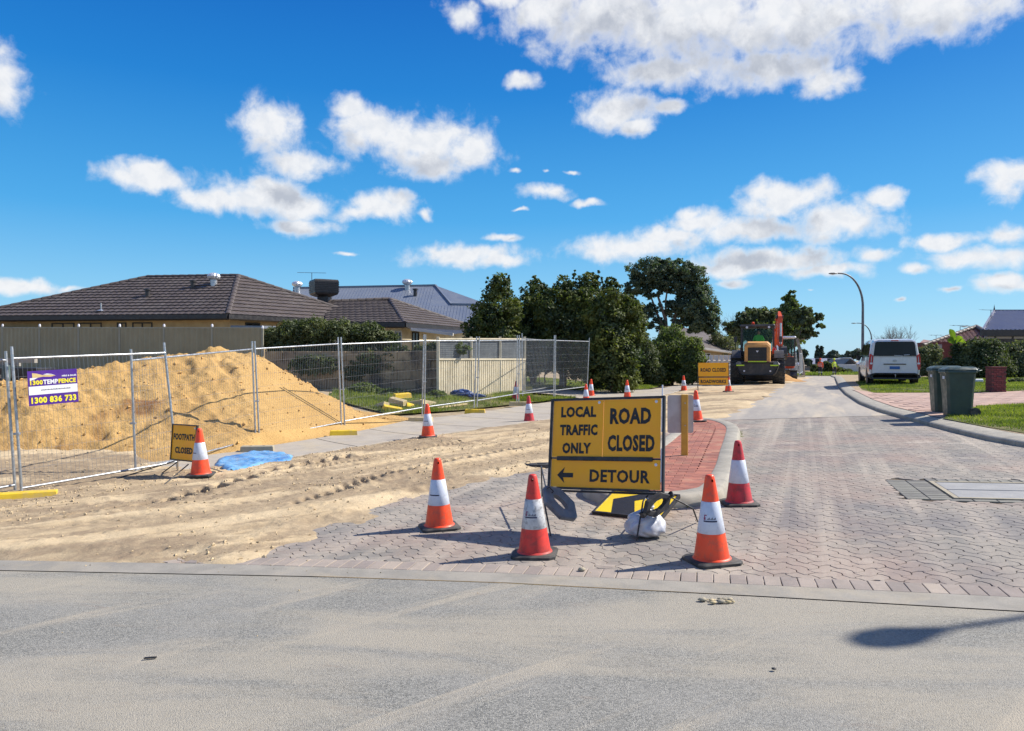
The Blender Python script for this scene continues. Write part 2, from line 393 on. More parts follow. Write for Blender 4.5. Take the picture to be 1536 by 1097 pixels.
M['creamblk'] = pmat('dusty cream block', (.55, .45, .27, 1), (.46, .37, .2, 1), 6, .75, 0, .002, 50, c3=(.6, .45, .12, 1), s3=3, amt3=.6)
M['greyblk'] = pmat('grey concrete block', (.40, .35, .25, 1), (.33, .29, .21, 1), 7, .85, 0, .002, 60)
M['purple'] = pmat('purple sign sheet', (.075, .018, .27, 1), (.06, .016, .23, 1), 3, .4)
M['signyel'] = pmat('yellow print', (.85, .75, .03, 1), (.8, .68, .03, 1), 9, .45)
M['signwhite'] = pmat('white print', (.75, .76, .80, 1), (.68, .69, .75, 1), 9, .45)
M['signtan'] = pmat('tan print', (.62, .48, .2, 1), (.55, .42, .2, 1), 9, .45)
M['tarp'] = pmat('light blue tarpaulin', (.20, .42, .66, 1), (.10, .29, .55, 1), 2.5, .35, 0, .003, 30, c3=(.02, .12, .42, 1), s3=3, amt3=.6)
M['navy'] = pmat('dark blue tarpaulin', (.02, .07, .24, 1), (.012, .03, .11, 1), 6, .45, 0, .005, 22)
M['alub'] = pmat('bare aluminium plate', (.50, .48, .47, 1), (.42, .39, .38, 1), 4, .5, .35, 0, c3=(.36, .27, .22, 1), s3=4, amt3=.25)
M['postyel'] = pmat('yellow post timber', (.66, .36, .045, 1), (.55, .29, .04, 1), 5, .6, 0, .001, 40)
M['brickred'] = pmat('red paver', (.40, .145, .095, 1), (.30, .115, .08, 1), 6, .85, 0, .0018, 90, c3=(.46, .27, .17, 1), s3=2.2, amt3=.55, rnd_obj=.28, rnd_isl=0, world=True)
M['brickredi'] = pmat('red paver far', (.40, .145, .095, 1), (.30, .115, .08, 1), 6, .85, 0, .0018, 90, c3=(.46, .27, .17, 1), s3=2.2, amt3=.55, rnd_isl=.28, world=True)
M['drive'] = pmat('pink driveway paver', (.45, .30, .235, 1), (.39, .26, .205, 1), 3, .88, 0, .0015, 90, c3=(.50, .38, .29, 1), s3=1.1, amt3=.5, rnd_obj=.12, world=True)
def pavermat(name, ro, ri):
    m = bpy.data.materials.new(name); m.use_nodes = True; t = NT(m.node_tree); bs = t.n['Principled BSDF']
    pos_ = t.node('ShaderNodeNewGeometry').outputs['Position']
    r = t.node('ShaderNodeObjectInfo').outputs['Random'] if ro else t.node('ShaderNodeNewGeometry').outputs['Random Per Island']
    base = t.mix(r, (.225, .212, .185, 1), (.345, .308, .255, 1))
    base = t.mix(t.ramp(t.noise(pos_, .55, 4, .6), .42, .66, 0, .7), base, (.38, .27, .215, 1))
    base = t.mix(t.math('MULTIPLY', t.ramp(t.noise(pos_, .42, 5, .65, .6), .50, .66), .7), base, (.18, .17, .17, 1))
    lm = t.smap(pos_, R(21), 1.9, .13)
    base = t.mix(t.math('MULTIPLY', t.ramp(t.noise(lm, 1.1, 5, .6), .44, .66), .70), base, (.50, .43, .34, 1))
    sx = t.smap(pos_, R(14), .35, 1.3)
    base = t.mix(t.math('MULTIPLY', t.ramp(t.noise(sx, 2.0, 6, .7, .5), .54, .70), .6), base, (.60, .52, .42, 1))
    base = t.mix(t.ramp(t.noise(pos_, 260, 2), .35, .65, 0, .38), base, (.12, .10, .09, 1))
    t.l.new(base, bs.inputs['Base Color']); bs.inputs['Roughness'].default_value = .86
    bn = t.node('ShaderNodeBump', _Strength=.6, _Distance=.0015, _Height=t.noise(pos_, 160, 4)); t.l.new(bn.outputs[0], bs.inputs['Normal'])
    return m
M['paver'] = pavermat('interlocking paver', True, False); M['paveri'] = pavermat('interlocking paver far', False, True)
M['header'] = pmat('header course paver', (.40, .335, .28, 1), (.33, .28, .235, 1), 5, .88, 0, .0015, 140, c3=(.46, .38, .30, 1), s3=1.6, amt3=.6, rnd_obj=.22, world=True, fine=.35, fscale=250)
# ------------------------------------------------------------------ ground materials
def asphaltmat():
    m = bpy.data.materials.new('dusty asphalt'); m.use_nodes = True; t = NT(m.node_tree); bs = t.n['Principled BSDF']
    p = t.node('ShaderNodeNewGeometry').outputs['Position']
    st = t.smap(p, R(9), .28, 1.25)
    st2 = t.smap(p, R(-38), .20, 1.9)
    chips = t.node('ShaderNodeTexVoronoi', _Vector=p, _Scale=150.); cv = chips.outputs['Color']
    cs = t.node('ShaderNodeSeparateColor', _0=cv).outputs[0]
    base = t.mix(t.ramp(cs, 0, 1), (.10, .102, .094, 1), (.34, .33, .29, 1))
    base = t.mix(t.ramp(t.noise(p, 1.2, 5, .6), .35, .7, .15, .5), base, (.34, .325, .29, 1))
    dust = t.math('MULTIPLY', t.ramp(t.noise(st, 1.25, 7, .62, .5), .40, .62), t.ramp(t.noise(p, 60, 3, .7), .28, .55, .45, 1))
    base = t.mix(t.math('MULTIPLY', dust, .78), base, (.39, .35, .275, 1))
    d2 = t.math('MULTIPLY', t.ramp(t.noise(st2, 1.4, 6, .6, .8), .54, .70), t.ramp(t.noise(p, 110, 2, .6), .3, .6, .3, 1))
    base = t.mix(t.math('MULTIPLY', d2, .7), base, (.44, .385, .295, 1))
    crack = t.ramp(t.noise(st, 3.3, 7, .7, 1.5), .60, .68)
    base = t.mix(t.math('MULTIPLY', crack, .30), base, (.27, .21, .165, 1))
    t.l.new(base, bs.inputs['Base Color']); bs.inputs['Roughness'].default_value = .92; bs.inputs['Specular IOR Level'].default_value = .3
    hgt = t.math('ADD', t.math('MULTIPLY', chips.outputs['Distance'], -1.0), t.math('MULTIPLY', t.noise(p, 240, 2), .5))
    bn = t.node('ShaderNodeBump', _Strength=1., _Distance=.0032, _Height=hgt); t.l.new(bn.outputs[0], bs.inputs['Normal']); return m
def sandmat(name, a, b, dark, dk=.7, bump=.012, att=False, sc=1.):
    m = bpy.data.materials.new(name); m.use_nodes = True; t = NT(m.node_tree); bs = t.n['Principled BSDF']
    p = t.node('ShaderNodeNewGeometry').outputs['Position']
    col = t.mix(t.ramp(t.noise(p, 1.6*sc, 6, .65), .35, .65), a, b)
    col = t.mix(t.ramp(t.noise(p, 38*sc, 4, .7), .40, .66, 0, .5), col, tuple(c*.72 for c in a[:3])+(1,))
    if att:
        at = t.node('ShaderNodeAttribute', attribute_name='wet').outputs['Fac']
        f = t.math('MULTIPLY', at, t.ramp(t.noise(p, 7*sc, 5, .7), .25, .6, .45, 1.1), clamp=True)
        col = t.mix(f, col, dark)
    else:
        col = t.mix(t.math('MULTIPLY', t.ramp(t.noise(p, .8*sc, 5, .65, .6), .5, .68), dk), col, dark)
    t.l.new(col, bs.inputs['Base Color']); bs.inputs['Roughness'].default_value = .95; bs.inputs['Specular IOR Level'].default_value = .15
    h = t.math('ADD', t.noise(p, 22*sc, 6, .7), t.math('MULTIPLY', t.noise(p, 140*sc, 3), .35))
    bn = t.node('ShaderNodeBump', _Strength=.85, _Distance=bump, _Height=h); t.l.new(bn.outputs[0], bs.inputs['Normal']); return m
M['asphalt'] = asphaltmat()
M['sand'] = sandmat('trafficked pale sand', (.62, .49, .31, 1), (.52, .40, .245, 1), (.26, .195, .13, 1), att=True)
M['pile'] = sandmat('yellow pile sand', (.64, .41, .16, 1), (.54, .335, .125, 1), (.30, .15, .06, 1), att=True, bump=.05, sc=.7)
M['ground'] = sandmat('bare dirt', (.46, .36, .24, 1), (.36, .28, .18, 1), (.20, .20, .09, 1), dk=.6)
M['jointsand'] = sandmat('joint sand', (.26, .21, .15, 1), (.06, .05, .04, 1), (.03, .025, .02, 1), dk=.9)
M['brickbed'] = pmat('brick bed', (.24, .16, .12, 1), (.12, .08, .06, 1), 7, .95, world=True)
M['soil'] = sandmat('lawn soil', (.10, .12, .035, 1), (.16, .15, .06, 1), (.24, .19, .10, 1), dk=.5)
M['farroad'] = pmat('far road surface', (.42, .375, .31, 1), (.31, .285, .255, 1), 1.5, .9, 0, .003, 60, c3=(.52, .44, .33, 1), s3=1.1, amt3=.85, stretch=(1.3, .22, 1, R(22)), world=True, fine=.25, fscale=160)
M['grass'] = leafmat('lawn grass', (.15, .20, .035, 1), (.30, .31, .07, 1), (.11, .145, .035, 1), .45)

# ------------------------------------------------------------------ setting: terrain sheet
def graded(lims):
    out = [lims[0][0]]
    for a, b, st in lims:
        n = max(1, int(round((b-a)/st))); out += [a+(b-a)*(i+1)/n for i in range(n)]
    return np.array(out)
def grid_mesh(name, xs, ys, zf):
    X, Y = np.meshgrid(xs, ys); Z = zf(X, Y); V = np.stack([X, Y, Z], -1).reshape(-1, 3)
    nx, ny = len(xs), len(ys); i = np.arange((nx-1)*(ny-1)); r, c = i//(nx-1), i % (nx-1); a = r*nx+c
    return fast_mesh(name, V, np.stack([a, a+1, a+nx+1, a+nx], 1)), X, Y, Z
xs = graded([(-900, -100, 80), (-100, -40, 6), (-40, 50, 1), (50, 120, 7), (120, 900, 78)])
ys = graded([(-300, -20, 40), (-20, 90, 1), (90, 200, 10), (200, 1200, 100)])
me, *_ = grid_mesh('ground', xs, ys, lambda X, Y: gz(X, Y)-.06)
tag(link(me, 'ground', None, M['ground'], True), 'bare sandy ground spreading past the houses to the horizon', kind='structure')

def sheet(name, poly, dz, mat, label=None, res=.8, parent=None, kind='structure', thick=0.):
    poly = [tuple(p[:2]) for p in poly]; n = len(poly); pts = []; edges = []
    for i in range(n):
        a, b = Vector(poly[i]), Vector(poly[(i+1) % n]); k = max(1, int((b-a).length/res))
        for j in range(k): pts.append(a.lerp(b, j/k))
    nb = len(pts); edges = [(i, (i+1) % nb) for i in range(nb)]
    ax = np.array(poly); gx = np.arange(ax[:, 0].min()+res/2, ax[:, 0].max(), res); gy = np.arange(ax[:, 1].min()+res/2, ax[:, 1].max(), res)
    if len(gx) and len(gy):
        X, Y = np.meshgrid(gx, gy); sd = sdist(poly, X, Y); k = sd > res*.3
        pts += [Vector((a, b)) for a, b in zip(X[k], Y[k])]
    r = delaunay_2d_cdt(pts, edges, [list(range(nb))], 1, 1e-5); vs, fs = r[0], r[2]
    b = MB(); b.add([(v.x, v.y, g1(v.x, v.y)+dz) for v in vs], fs)
    if thick:
        rim = [(p.x, p.y) for p in pts[:nb]]
        b.loft([[(x, y, g1(x, y)+dz) for x, y in rim], [(x, y, g1(x, y)+dz-thick) for x, y in rim]], caps=False)
    o = b.build(name, mat, parent, world=parent is not None, smooth=False)
    me = o.data
    for p in me.polygons: pass
    if parent is None: tag(o, label, kind=kind)
    elif label: o['label'] = label
    return o

# strip between the crossing asphalt and the paving (upper and lower edges)
lo_edge = [(-60, 16.2), (-14, 7.95), (-4.32, 6.35), (-1.39, 5.88), (-.04, 5.60), (1.73, 5.12), (3.19, 4.70), (6.5, 3.55), (12, 1.2), (30, -9)]
up_edge = [(-60, 16.55), (-14, 8.28), (-4.53, 6.68), (-2.4, 6.34), (-.04, 5.84), (1.81, 5.36), (3.36, 4.95), (6.6, 3.82), (12.1, 1.5), (30.1, -8.7)]
hd_edge = [(-2.9, 6.66), (-2.4, 6.58), (-.04, 6.07), (1.84, 5.59), (3.45, 5.17), (6.68, 4.04), (9.2, 2.9)]
sheet('asphalt_road', [(-60, -25), (30, -25)]+lo_edge[::-1][0:1]+lo_edge[::-1][1:], 0.0, M['asphalt'], 'dusty grey asphalt road crossing the foreground', 1.0)
sheet('concrete_edge_strip', lo_edge+up_edge[::-1], .006, M['strip'], 'flush concrete edge strip between asphalt and block paving', .7)

# right hand kerb line (foot of the kerb, going away)
kerbR = [(14.5, 2.6), (12, 4.6), (10.3, 6.7), (9.2, 8.8), (8.5, 10.8), (8.28, 12.18), (8.3, 13.16), (8.46, 14.26), (8.71, 15.55), (9.06, 17.27), (9.5, 19.43), (10.35, 22.39), (12.0, 27.07), (13.9, 32.0), (16.6, 38.5), (20.6, 48), (25.5, 59.5), (33, 78)]
sandedge = [(-2.45, 6.40), (-2.0, 7.15), (-1.9, 7.55), (-1.5, 8.5), (-1.08, 9.5), (-.3, 10.6), (.32, 11.2), (1.3, 11.75), (1.75, 11.9), (3.1, 15.4), (4.05, 17.9), (5.3, 19.0), (5.9, 20.2), (9.2, 27.2), (14.7, 40), (22.5, 57)]
pave_poly = [(-2.9, 6.45)]+hd_edge[1:]+[(12.5, 1.8), (14.7, 2.6)]+kerbR[1:10]+[(9.3, 18.45), (3.6, 18.45), (2.6, 16.2), (.5, 12.6), (-1.2, 10.8), (-2.2, 9.2), (-2.9, 7.8)]
road = sheet('road', pave_poly, -.010, M['jointsand'], 'road of interlocking block paving dusted with pale sand', .8)
WO[road] = Vector((0, 0, 0))
fr_poly = [(3.3, 18.45), (9.3, 18.45)]+kerbR[10:]+[(28, 80), (14, 46), (9, 34), (5.5, 26), (3.4, 21)]
far_road = sheet('far_road', fr_poly, .005, M['farroad'], 'smooth grey sand dusted road running on towards the workers', 1.2)

# ---- interlocking pavers
U = .1125; ang = R(24); ca, sa = math.cos(ang), math.sin(ang); AMP = .17; org = (3.0, 11.0)
def Tz(t): # trapezoid wave, period 2
    f = np.mod(t, 2.); return np.where(f < .2, f/.2, np.where(f < .8, 1., np.where(f < 1.2, (1-f)/.2, np.where(f < 1.8, -1., (f-2)/.2))))
def perim(w_, h_):
    pts = []
    for k in range(w_): pts += [(k, 0), (k+.2, 0), (k+.8, 0)]
    for k in range(h_): pts += [(w_, k), (w_, k+.2), (w_, k+.8)]
    for k in range(w_): pts += [(w_-k, h_), (w_-k-.2, h_), (w_-k-.8, h_)]
    for k in range(h_): pts += [(0, h_-k), (0, h_-k-.2), (0, h_-k-.8)]
    return np.array(pts, float)
def shape(kind, pxx, pyy):
    b = perim(2, 1) if kind == 0 else perim(1, 2)
    X = b[:, 0]+pxx; Y = b[:, 1]+pyy
    x = b[:, 0]+AMP*Tz(Y); y = b[:, 1]+AMP*Tz(X); c = b.mean(0); q = np.stack([x, y], 1)-c
    return q*U, c*U
def rings(q, kind):
    w_, h_ = (2*U, U) if kind == 0 else (U, 2*U); out = []
    for j, z in ((.0065, -.03), (.0065, -.003), (.0105, 0.)):
        out.append(np.column_stack([q[:, 0]*(1-j/w_), q[:, 1]*(1-j/h_), np.full(len(q), z)]))
    return np.concatenate(out)
nP = 18
side = [(r*nP+j, r*nP+(j+1) % nP, (r+1)*nP+(j+1) % nP, (r+1)*nP+j) for r in (0, 1) for j in range(nP)]
top = tuple(2*nP+j for j in range(nP))
cells = []
for a in range(-90, 91):
    for b in range(-60, 61):
        ox, oy = a+2*b, a-2*b
        if abs(ox) > 130 or abs(oy) > 130: continue
        for kind, (x, y) in ((0, (ox, oy)), (1, (ox+2, oy-1))):
            q = (x+(1 if kind == 0 else .5))*U, (y+(.5 if kind == 0 else 1))*U
            cells.append((kind, x, y, org[0]+q[0]*ca-q[1]*sa, org[1]+q[0]*sa+q[1]*ca))
cells = np.array(cells)
pit_a = math.atan2(8.75-9.55, 7.7-4.95)
drain_c = [(6.15+x*math.cos(pit_a)-y*math.sin(pit_a), 8.42+x*math.sin(pit_a)+y*math.cos(pit_a)) for x, y in ((-1.70, -.69), (1.42, -.69), (1.42, .80), (-1.70, .80))]       # surround of the pit lid
isl_out = [(.85, 9.1), (.95, 8.6), (1.14, 8.22), (1.63, 8.12), (2.17, 8.3), (2.50, 8.75), (3.0, 10.1), (3.6, 12), (4.2, 13.9), (4.72, 15.6), (4.87, 17.0), (4.7, 17.8), (4.3, 17.9), (3.95, 17.2), (3.3, 15.4), (2.4, 12.9), (1.6, 11.0), (1.05, 9.7)]
isl_in = [(1.3, 9.2), (1.35, 8.9), (1.5, 8.62), (1.75, 8.5), (2.02, 8.6), (2.25, 8.9), (2.74, 10.18), (3.35, 12.1), (3.96, 14), (4.46, 15.7), (4.60, 16.9), (4.52, 17.5), (4.35, 17.5), (4.17, 17.1), (3.54, 15.35), (2.65, 12.85), (1.87, 10.95), (1.4, 9.75)]
cx_, cy_ = cells[:, 3], cells[:, 4]
keep = (sdist(pave_poly, cx_, cy_) > -.06) & (sdist(isl_out, cx_, cy_) < .06) & (sdist(drain_c, cx_, cy_) < .0)
# the sand lip eats the left edge of the paving unevenly
cells = cells[keep]; cx_, cy_ = cells[:, 3], cells[:, 4]
vis = (np.abs(cx_/cy_) < .69); sandpoly_q = sandedge+[(-30, 60), (-30, 7)]
sz = np.where(vis & (sdist(sandpoly_q, cx_, cy_) < -.05), 1/cy_, 0); order = np.argsort(-sz); ind = set(order[:288].tolist())
tmpl = {}
stV, stF4, stF18 = [], [], []; nv = 0
for i, (kind, x, y, wx, wy) in enumerate(cells):
    kind = int(kind); key = (kind, int(x) % 2, int(y) % 2)
    q, c = shape(kind, key[1], key[2]); zj = (rnd.random()-.5)*.0022
    tw = (rnd.random()-.5)*.02
    if i in ind:
        if key not in tmpl:
            me = bpy.data.meshes.new('paver'); rr = rings(q, kind); me.from_pydata([tuple(p) for p in rr], [], side+[top]); me.materials.append(M['paver']); tmpl[key] = me
        o = bpy.data.objects.new('paver', tmpl[key]); COL.objects.link(o); o.parent = road
        n = gnormal(wx, wy); ex = Vector((ca, sa, 0)); ex = (ex-n*ex.dot(n)).normalized(); ey = n.cross(ex)
        n = (n+ex*(rnd.random()-.5)*.012+ey*(rnd.random()-.5)*.012).normalized(); ex = (ex-n*ex.dot(n)).normalized(); ey = n.cross(ex)
        mm = Matrix((ex, ey, n)).transposed().to_4x4(); mm.translation = (wx, wy, g1(wx, wy)+zj); o.matrix_local = mm
    else:
        rr = rings(q, kind); X = wx+rr[:, 0]*ca-rr[:, 1]*sa; Y = wy+rr[:, 0]*sa+rr[:, 1]*ca
        stV.append((X, Y, rr[:, 2]+zj+tw*rr[:, 0]*.6)); stF4.append(np.array(side)+nv); stF18.append(np.array(top)+nv); nv += 3*nP
X = np.concatenate([v[0] for v in stV]); Y = np.concatenate([v[1] for v in stV]); Z = np.concatenate([v[2] for v in stV])+gz(X, Y)
b = MB(); me = bpy.data.meshes.new('paver_field')
F4 = np.concatenate(stF4); F18 = np.array(stF18); me.vertices.add(len(X)); me.vertices.foreach_set('co', np.stack([X, Y, Z], 1).astype(np.float32).ravel())
li = np.concatenate([F4.ravel(), F18.ravel()]).astype(np.int32); me.loops.add(len(li)); me.loops.foreach_set('vertex_index', li)
tot = np.concatenate([np.full(len(F4), 4), np.full(len(F18), nP)]).astype(np.int32); st_ = np.concatenate([[0], np.cumsum(tot)[:-1]]).astype(np.int32)
me.polygons.add(len(tot)); me.polygons.foreach_set('loop_start', st_); me.polygons.foreach_set('loop_total', tot); me.update(calc_edges=True)
o = link(me, 'paver_field', road, M['paveri']); o['kind'] = 'stuff'

def brick_mesh(name, L, Wd, H, mat, bev=.005, gap=.004):
    b = MB(); l, w_ = L/2-gap/2, Wd/2-gap/2
    rr = [[(-l+i, -w_+i, z), (l-i, -w_+i, z), (l-i, w_-i, z), (-l+i, w_-i, z)] for i, z in ((0, -H), (0, -bev*.6), (bev, 0))]
    b.loft(rr); me = bpy.data.meshes.new(name); me.from_pydata(b.v, [], b.f); me.materials.append(mat); return me
def put(me, name, parent, x, y, a, z, jit=.0):
    n = gnormal(x, y); ex = Vector((math.cos(a), math.sin(a), 0)); ex = (ex-n*ex.dot(n)).normalized(); ey = n.cross(ex)
    mm = Matrix((ex, ey, n)).transposed().to_4x4(); mm.translation = (x-WO[parent].x, y-WO[parent].y, z+(rnd.random()-.5)*jit-WO[parent].z)
    o = bpy.data.objects.new(name, me); COL.objects.link(o); o.parent = parent; o.matrix_local = mm; return o
# ---- header course
hme = brick_mesh('header_paver', .118, .232, .03, M['header'], .004, .006)
def along(pl, step, s0=0.):
    d = s0; out = []
    for i in range(len(pl)-1):
        a, b_ = Vector(pl[i][:2]), Vector(pl[i+1][:2]); L = (b_-a).length
        while d < L: out.append((a.lerp(b_, d/L), math.atan2((b_-a).y, (b_-a).x))); d += step
        d -= L
    return out
mid = [((a[0]+b_[0])/2, (a[1]+b_[1])/2) for a, b_ in zip([(-2.75, 6.40), (-2.4, 6.345), (-.04, 5.845), (1.81, 5.365), (3.36, 4.955), (6.6, 3.82)], [(-2.7, 6.66), (-2.36, 6.58), (.0, 6.075), (1.86, 5.59), (3.43, 5.18), (6.68, 4.05)])]
for p, a in along(mid, .1185): put(hme, 'header_paver', road, p.x, p.y, a+(rnd.random()-.5)*.02, g1(p.x, p.y)+.0055, .002)

# ---- service pit lid with its own paver surround
da = pit_a
M['pitlid'] = pmat('grey pit lid', (.36, .355, .34, 1), (.30, .30, .295, 1), 4, .8, 0, .001, 100, fine=.3)
pit = thing('pit_lid', 'rectangular grey concrete pit lid set in the paved road', 'pit lid', G3(6.15, 8.42, .004), da)
def lid(x0, x1, y0, y1, nm, mat):
    b = MB(); b.box(x0, x1, y0, y1, -.03, .004, bev=.006); return b.build(nm, M['pitlid'], pit)
lid(-1.15, 1.2, .02, .50, 'lid_slab', M['kerb']); lid(-1.15, 1.2, -.50, -.02, 'lid_slab', M['kerb'])
b = MB()
for q in ((-1.21, -1.16, -.56, .56), (1.21, 1.26, -.56, .56), (-1.155, 1.205, .51, .56), (-1.155, 1.205, -.56, -.51)): b.box(q[0], q[1], q[2], q[3], -.03, .010)
b.build('lid_frame', M['greyblk'], pit)
M['darkpaver'] = pmat('mossy grey paver', (.22, .21, .18, 1), (.16, .155, .135, 1), 6, .88, 0, .0015, 120, c3=(.12, .14, .08, 1), s3=3, amt3=.5, rnd_obj=.2)
sme = brick_mesh('surround_paver', .228, .112, .03, M['darkpaver'], .005, .006)
def lput(x, y, a):
    o = bpy.data.objects.new('surround_paver', sme); COL.objects.link(o); o.parent = pit; o.location = (x, y, .0+(rnd.random()-.5)*.003); o.rotation_euler = (0, 0, a)
for j in range(11):
    for i in range(2): lput(-1.34-.232*i, -.57+.115*j, 0)
for i in range(12): lput(-1.13+.2325*i if False else -1.16+.232*i, -.635, 0)
for i in range(22): lput(-1.15+.116*i, .69, PI/2)
# lid frame follows the road slope
n = gnormal(6.15, 8.42); ex = Vector((math.cos(da), math.sin(da), 0)); ex = (ex-n*ex.dot(n)).normalized(); mm = Matrix((ex, n.cross(ex), n)).transposed(); pit.rotation_euler = mm.to_euler()

# ---- traffic island
isl = thing('traffic_island', 'raised traffic island of red brick paving inside a pale concrete kerb', 'traffic island', G3(2.6, 12.5))
def smooth_ring(pts, sub=4):
    out = []; n = len(pts)
    for i in range(n):
        p0, p1_, p2, p3 = [Vector(pts[(i+k) % n]) for k in (-1, 0, 1, 2)]
        for j in range(sub):
            t = j/sub; out.append(.5*((2*p1_)+(p2-p0)*t+(2*p0-5*p1_+4*p2-p3)*t*t+(3*p1_-p0-3*p2+p3)*t**3))
    return out
so_, si_ = smooth_ring(isl_out), smooth_ring(isl_in)
b = MB(); prof = [(0., -.03), (.0, .02), (.08, .085), (.16, .115), (.30, .125), (.94, .125), (1., .115), (1., .02)]
rr = []
for f, z in prof:
    ring = []
    for a, c in zip(so_, si_):
        L = (c-a).length; ff = f if f > .5 else f*.28/L if L > .28 else f; q = a.lerp(c, ff); ring.append((q.x, q.y, g1(q.x, q.y)+z))
    rr.append(ring)
b.loft(rr, caps=False); b.build('kerb', M['kerb'], isl, world=True, auto=40)
sheet('brick_bed', [(p.x, p.y) for p in smooth_ring(isl_in, 2)], .088, M['brickbed'], None, .8, parent=isl)
bm_ = brick_mesh('brick', .230, .114, .05, M['brickred'], .004, .007)
ia = math.atan2(13.9-10.1, 4.2-3.0)-PI/2+PI/2; ux, uy = math.cos(ia), math.sin(ia)   # along the island
bl = []
for r_ in range(-5, 80):
    for k in range(-12, 12):
        lx, ly = k*.231+(.115 if r_ % 2 else 0), r_*.115
        x = 2.27+ly*ux+lx*uy; y = 8.3+ly*uy-lx*ux
        if sdist([(p.x, p.y) for p in si_], np.array([x]), np.array([y]))[0] > .14 - 0: bl.append((x, y, ia-PI/2))
# soldier border inside the kerb
bp = [(p.x, p.y) for p in smooth_ring(isl_in, 4)]
cen = Vector((2.9, 12.8))
for p, a in along(bp+[bp[0]], .1165):
    nn = Vector((-math.sin(a), math.cos(a)));
    if sdist(bp, np.array([p.x+nn.x*.1]), np.array([p.y+nn.y*.1]))[0] < 0: nn = -nn
    q = Vector((p.x, p.y))+nn*.10
    bl.append((q.x, q.y, a+PI/2))
bl.sort(key=lambda t: t[1]); bb = MB()
for i, (x, y, a) in enumerate(bl):
    z = g1(x, y)+.112
    if i < 298: put(bm_, 'brick', isl, x, y, a, z, .003)
    else:
        mm = Matrix.Translation((x, y, z)) @ Matrix.Rotation(a, 4, 'Z'); bb.add([mm @ v.co for v in bm_.vertices], [tuple(p.vertices) for p in bm_.polygons])
bb.build('brick_field', M['brickredi'], isl, world=True, kind='stuff')

# ---- right kerb in segments, each its own piece
def offs(pl, d):
    out = []
    for i, p in enumerate(pl):
        a = Vector(pl[max(i-1, 0)]); c = Vector(pl[min(i+1, len(pl)-1)]); t = (c-a).normalized(); out.append((p[0]+t.y*d, p[1]-t.x*d))
    return out
kr = thing('road_kerb', 'grey concrete kerb curving along the right side of the road', 'kerb', G3(8.5, 15))
def resample(pl, step):
    pts = [p for p, _ in along(pl, step)]; return pts
kp = resample(kerbR, .3); off = offs([(p.x, p.y) for p in kp], 1.)
kprof = [(0, -.05), (.0, .065), (.02, .085), (.05, .095), (.38, .145), (.40, .14), (.40, .0)]
seg = 4; i = 0
while i < len(kp)-1:
    far_ = kp[i].y > 40; st_n = 40 if far_ else seg; j = min(i+st_n, len(kp)-1); b = MB(); rr = []
    for k in range(i, j+1):
        p = kp[k]; o_ = Vector(off[k])-Vector((p.x, p.y)); e = .006 if k == j else 0; tdir = Vector((-o_.y, o_.x))
        rr.append([(p.x+o_.x*f-tdir.x*e, p.y+o_.y*f-tdir.y*e, g1(p.x, p.y)+z) for f, z in kprof])
    b.loft(rr, caps=True); b.build('kerb_segment', M['kerb'], kr, world=True, auto=35); i = j

vp_ = [(p.x, p.y) for p in kp]; vo_ = offs(vp_, .395)
sheet('verge', vo_+[(70, 78), (70, -6), (18, -6)], .135, M['ground'], 'bare sandy verge between the kerb and the houses on the right', 1.6)
# ---- driveway on the right (large pink pavers)
drv = sheet('driveway', [P(1278, 590)[:2], P(1313, 596)[:2], P(1462, 596)[:2], P(1536, 593)[:2], (27, 25), (24, 19.2), P(1536, 615)[:2], P(1462, 619)[:2], (9.15, 16.1), (9.42, 17.3), (9.85, 19.4), (10.7, 22.3), (12.3, 26.9)], .142, M['drive'], 'pink block paved driveway crossing the verge on the right', 1.)
WO[drv] = Vector((0, 0, 0))
dp = [(v[0], v[1]) for v in [P(1285, 592), P(1313, 596.5), P(1462, 597), P(1536, 594), P(1640, 592), P(1640, 611), P(1536, 614), P(1462, 618), (9.2, 16.2), (9.5, 17.3), (9.95, 19.4), (10.8, 22.3)]]
dme = brick_mesh('driveway_paver', .60, .42, .03, M['drive'], .008, .02); n_ = 0
for i in range(-30, 60):
    for j in range(-40, 60):
        x = 14+(i*.6+(.3 if j % 2 else 0))*math.cos(R(-4))+j*.42*math.sin(R(4)); y = 20+(i*.6)*math.sin(R(-4))+j*.42
        if n_ < 290 and sdist(dp, np.array([x]), np.array([y]))[0] > .22: put(dme, 'driveway_paver', drv, x, y, R(-4), g1(x, y)+.154, .004); n_ += 1

# ---- footpath and other concrete on the left
fpl = [(-5.6, 11.55), (-4.55, 12.45), (-3.52, 13.81), (-2.45, 15.62), (-1.03, 17.33), (.91, 19.81), (3.2, 24.0), (5.2, 28.2), (6.6, 31.2), (7.6, 33.8), (11.2, 41.5)]
fpu = [(-6.15, 12.6), (-5.3, 13.9), (-4.6, 15.3), (-3.61, 17.36), (-2.75, 20.05), (-1.38, 21.97), (.2, 24.8), (1.23, 26.75), (2.6, 28.9), (4.2, 31.0), (6.0, 33.8), (6.9, 35.2), (10.2, 42.4)]
fpl_r = resample(fpl, .25); fpu_r = [p for p in resample(fpu, .25)]
fp = thing('footpath', 'pale concrete footpath slabs beside the temporary fence', 'footpath', G3(-2, 18)); fp['kind'] = 'structure'; del fp['category']
NS = 17
def lerp_pl(pl, t):
    d = [0.]
    for a, c in zip(pl[:-1], pl[1:]): d.append(d[-1]+(Vector(c)-Vector(a)).length)
    s_ = t*d[-1]
    for k in range(len(pl)-1):
        if s_ <= d[k+1]+1e-9: return Vector(pl[k]).lerp(Vector(pl[k+1]), (s_-d[k])/(d[k+1]-d[k]))
    return Vector(pl[-1])
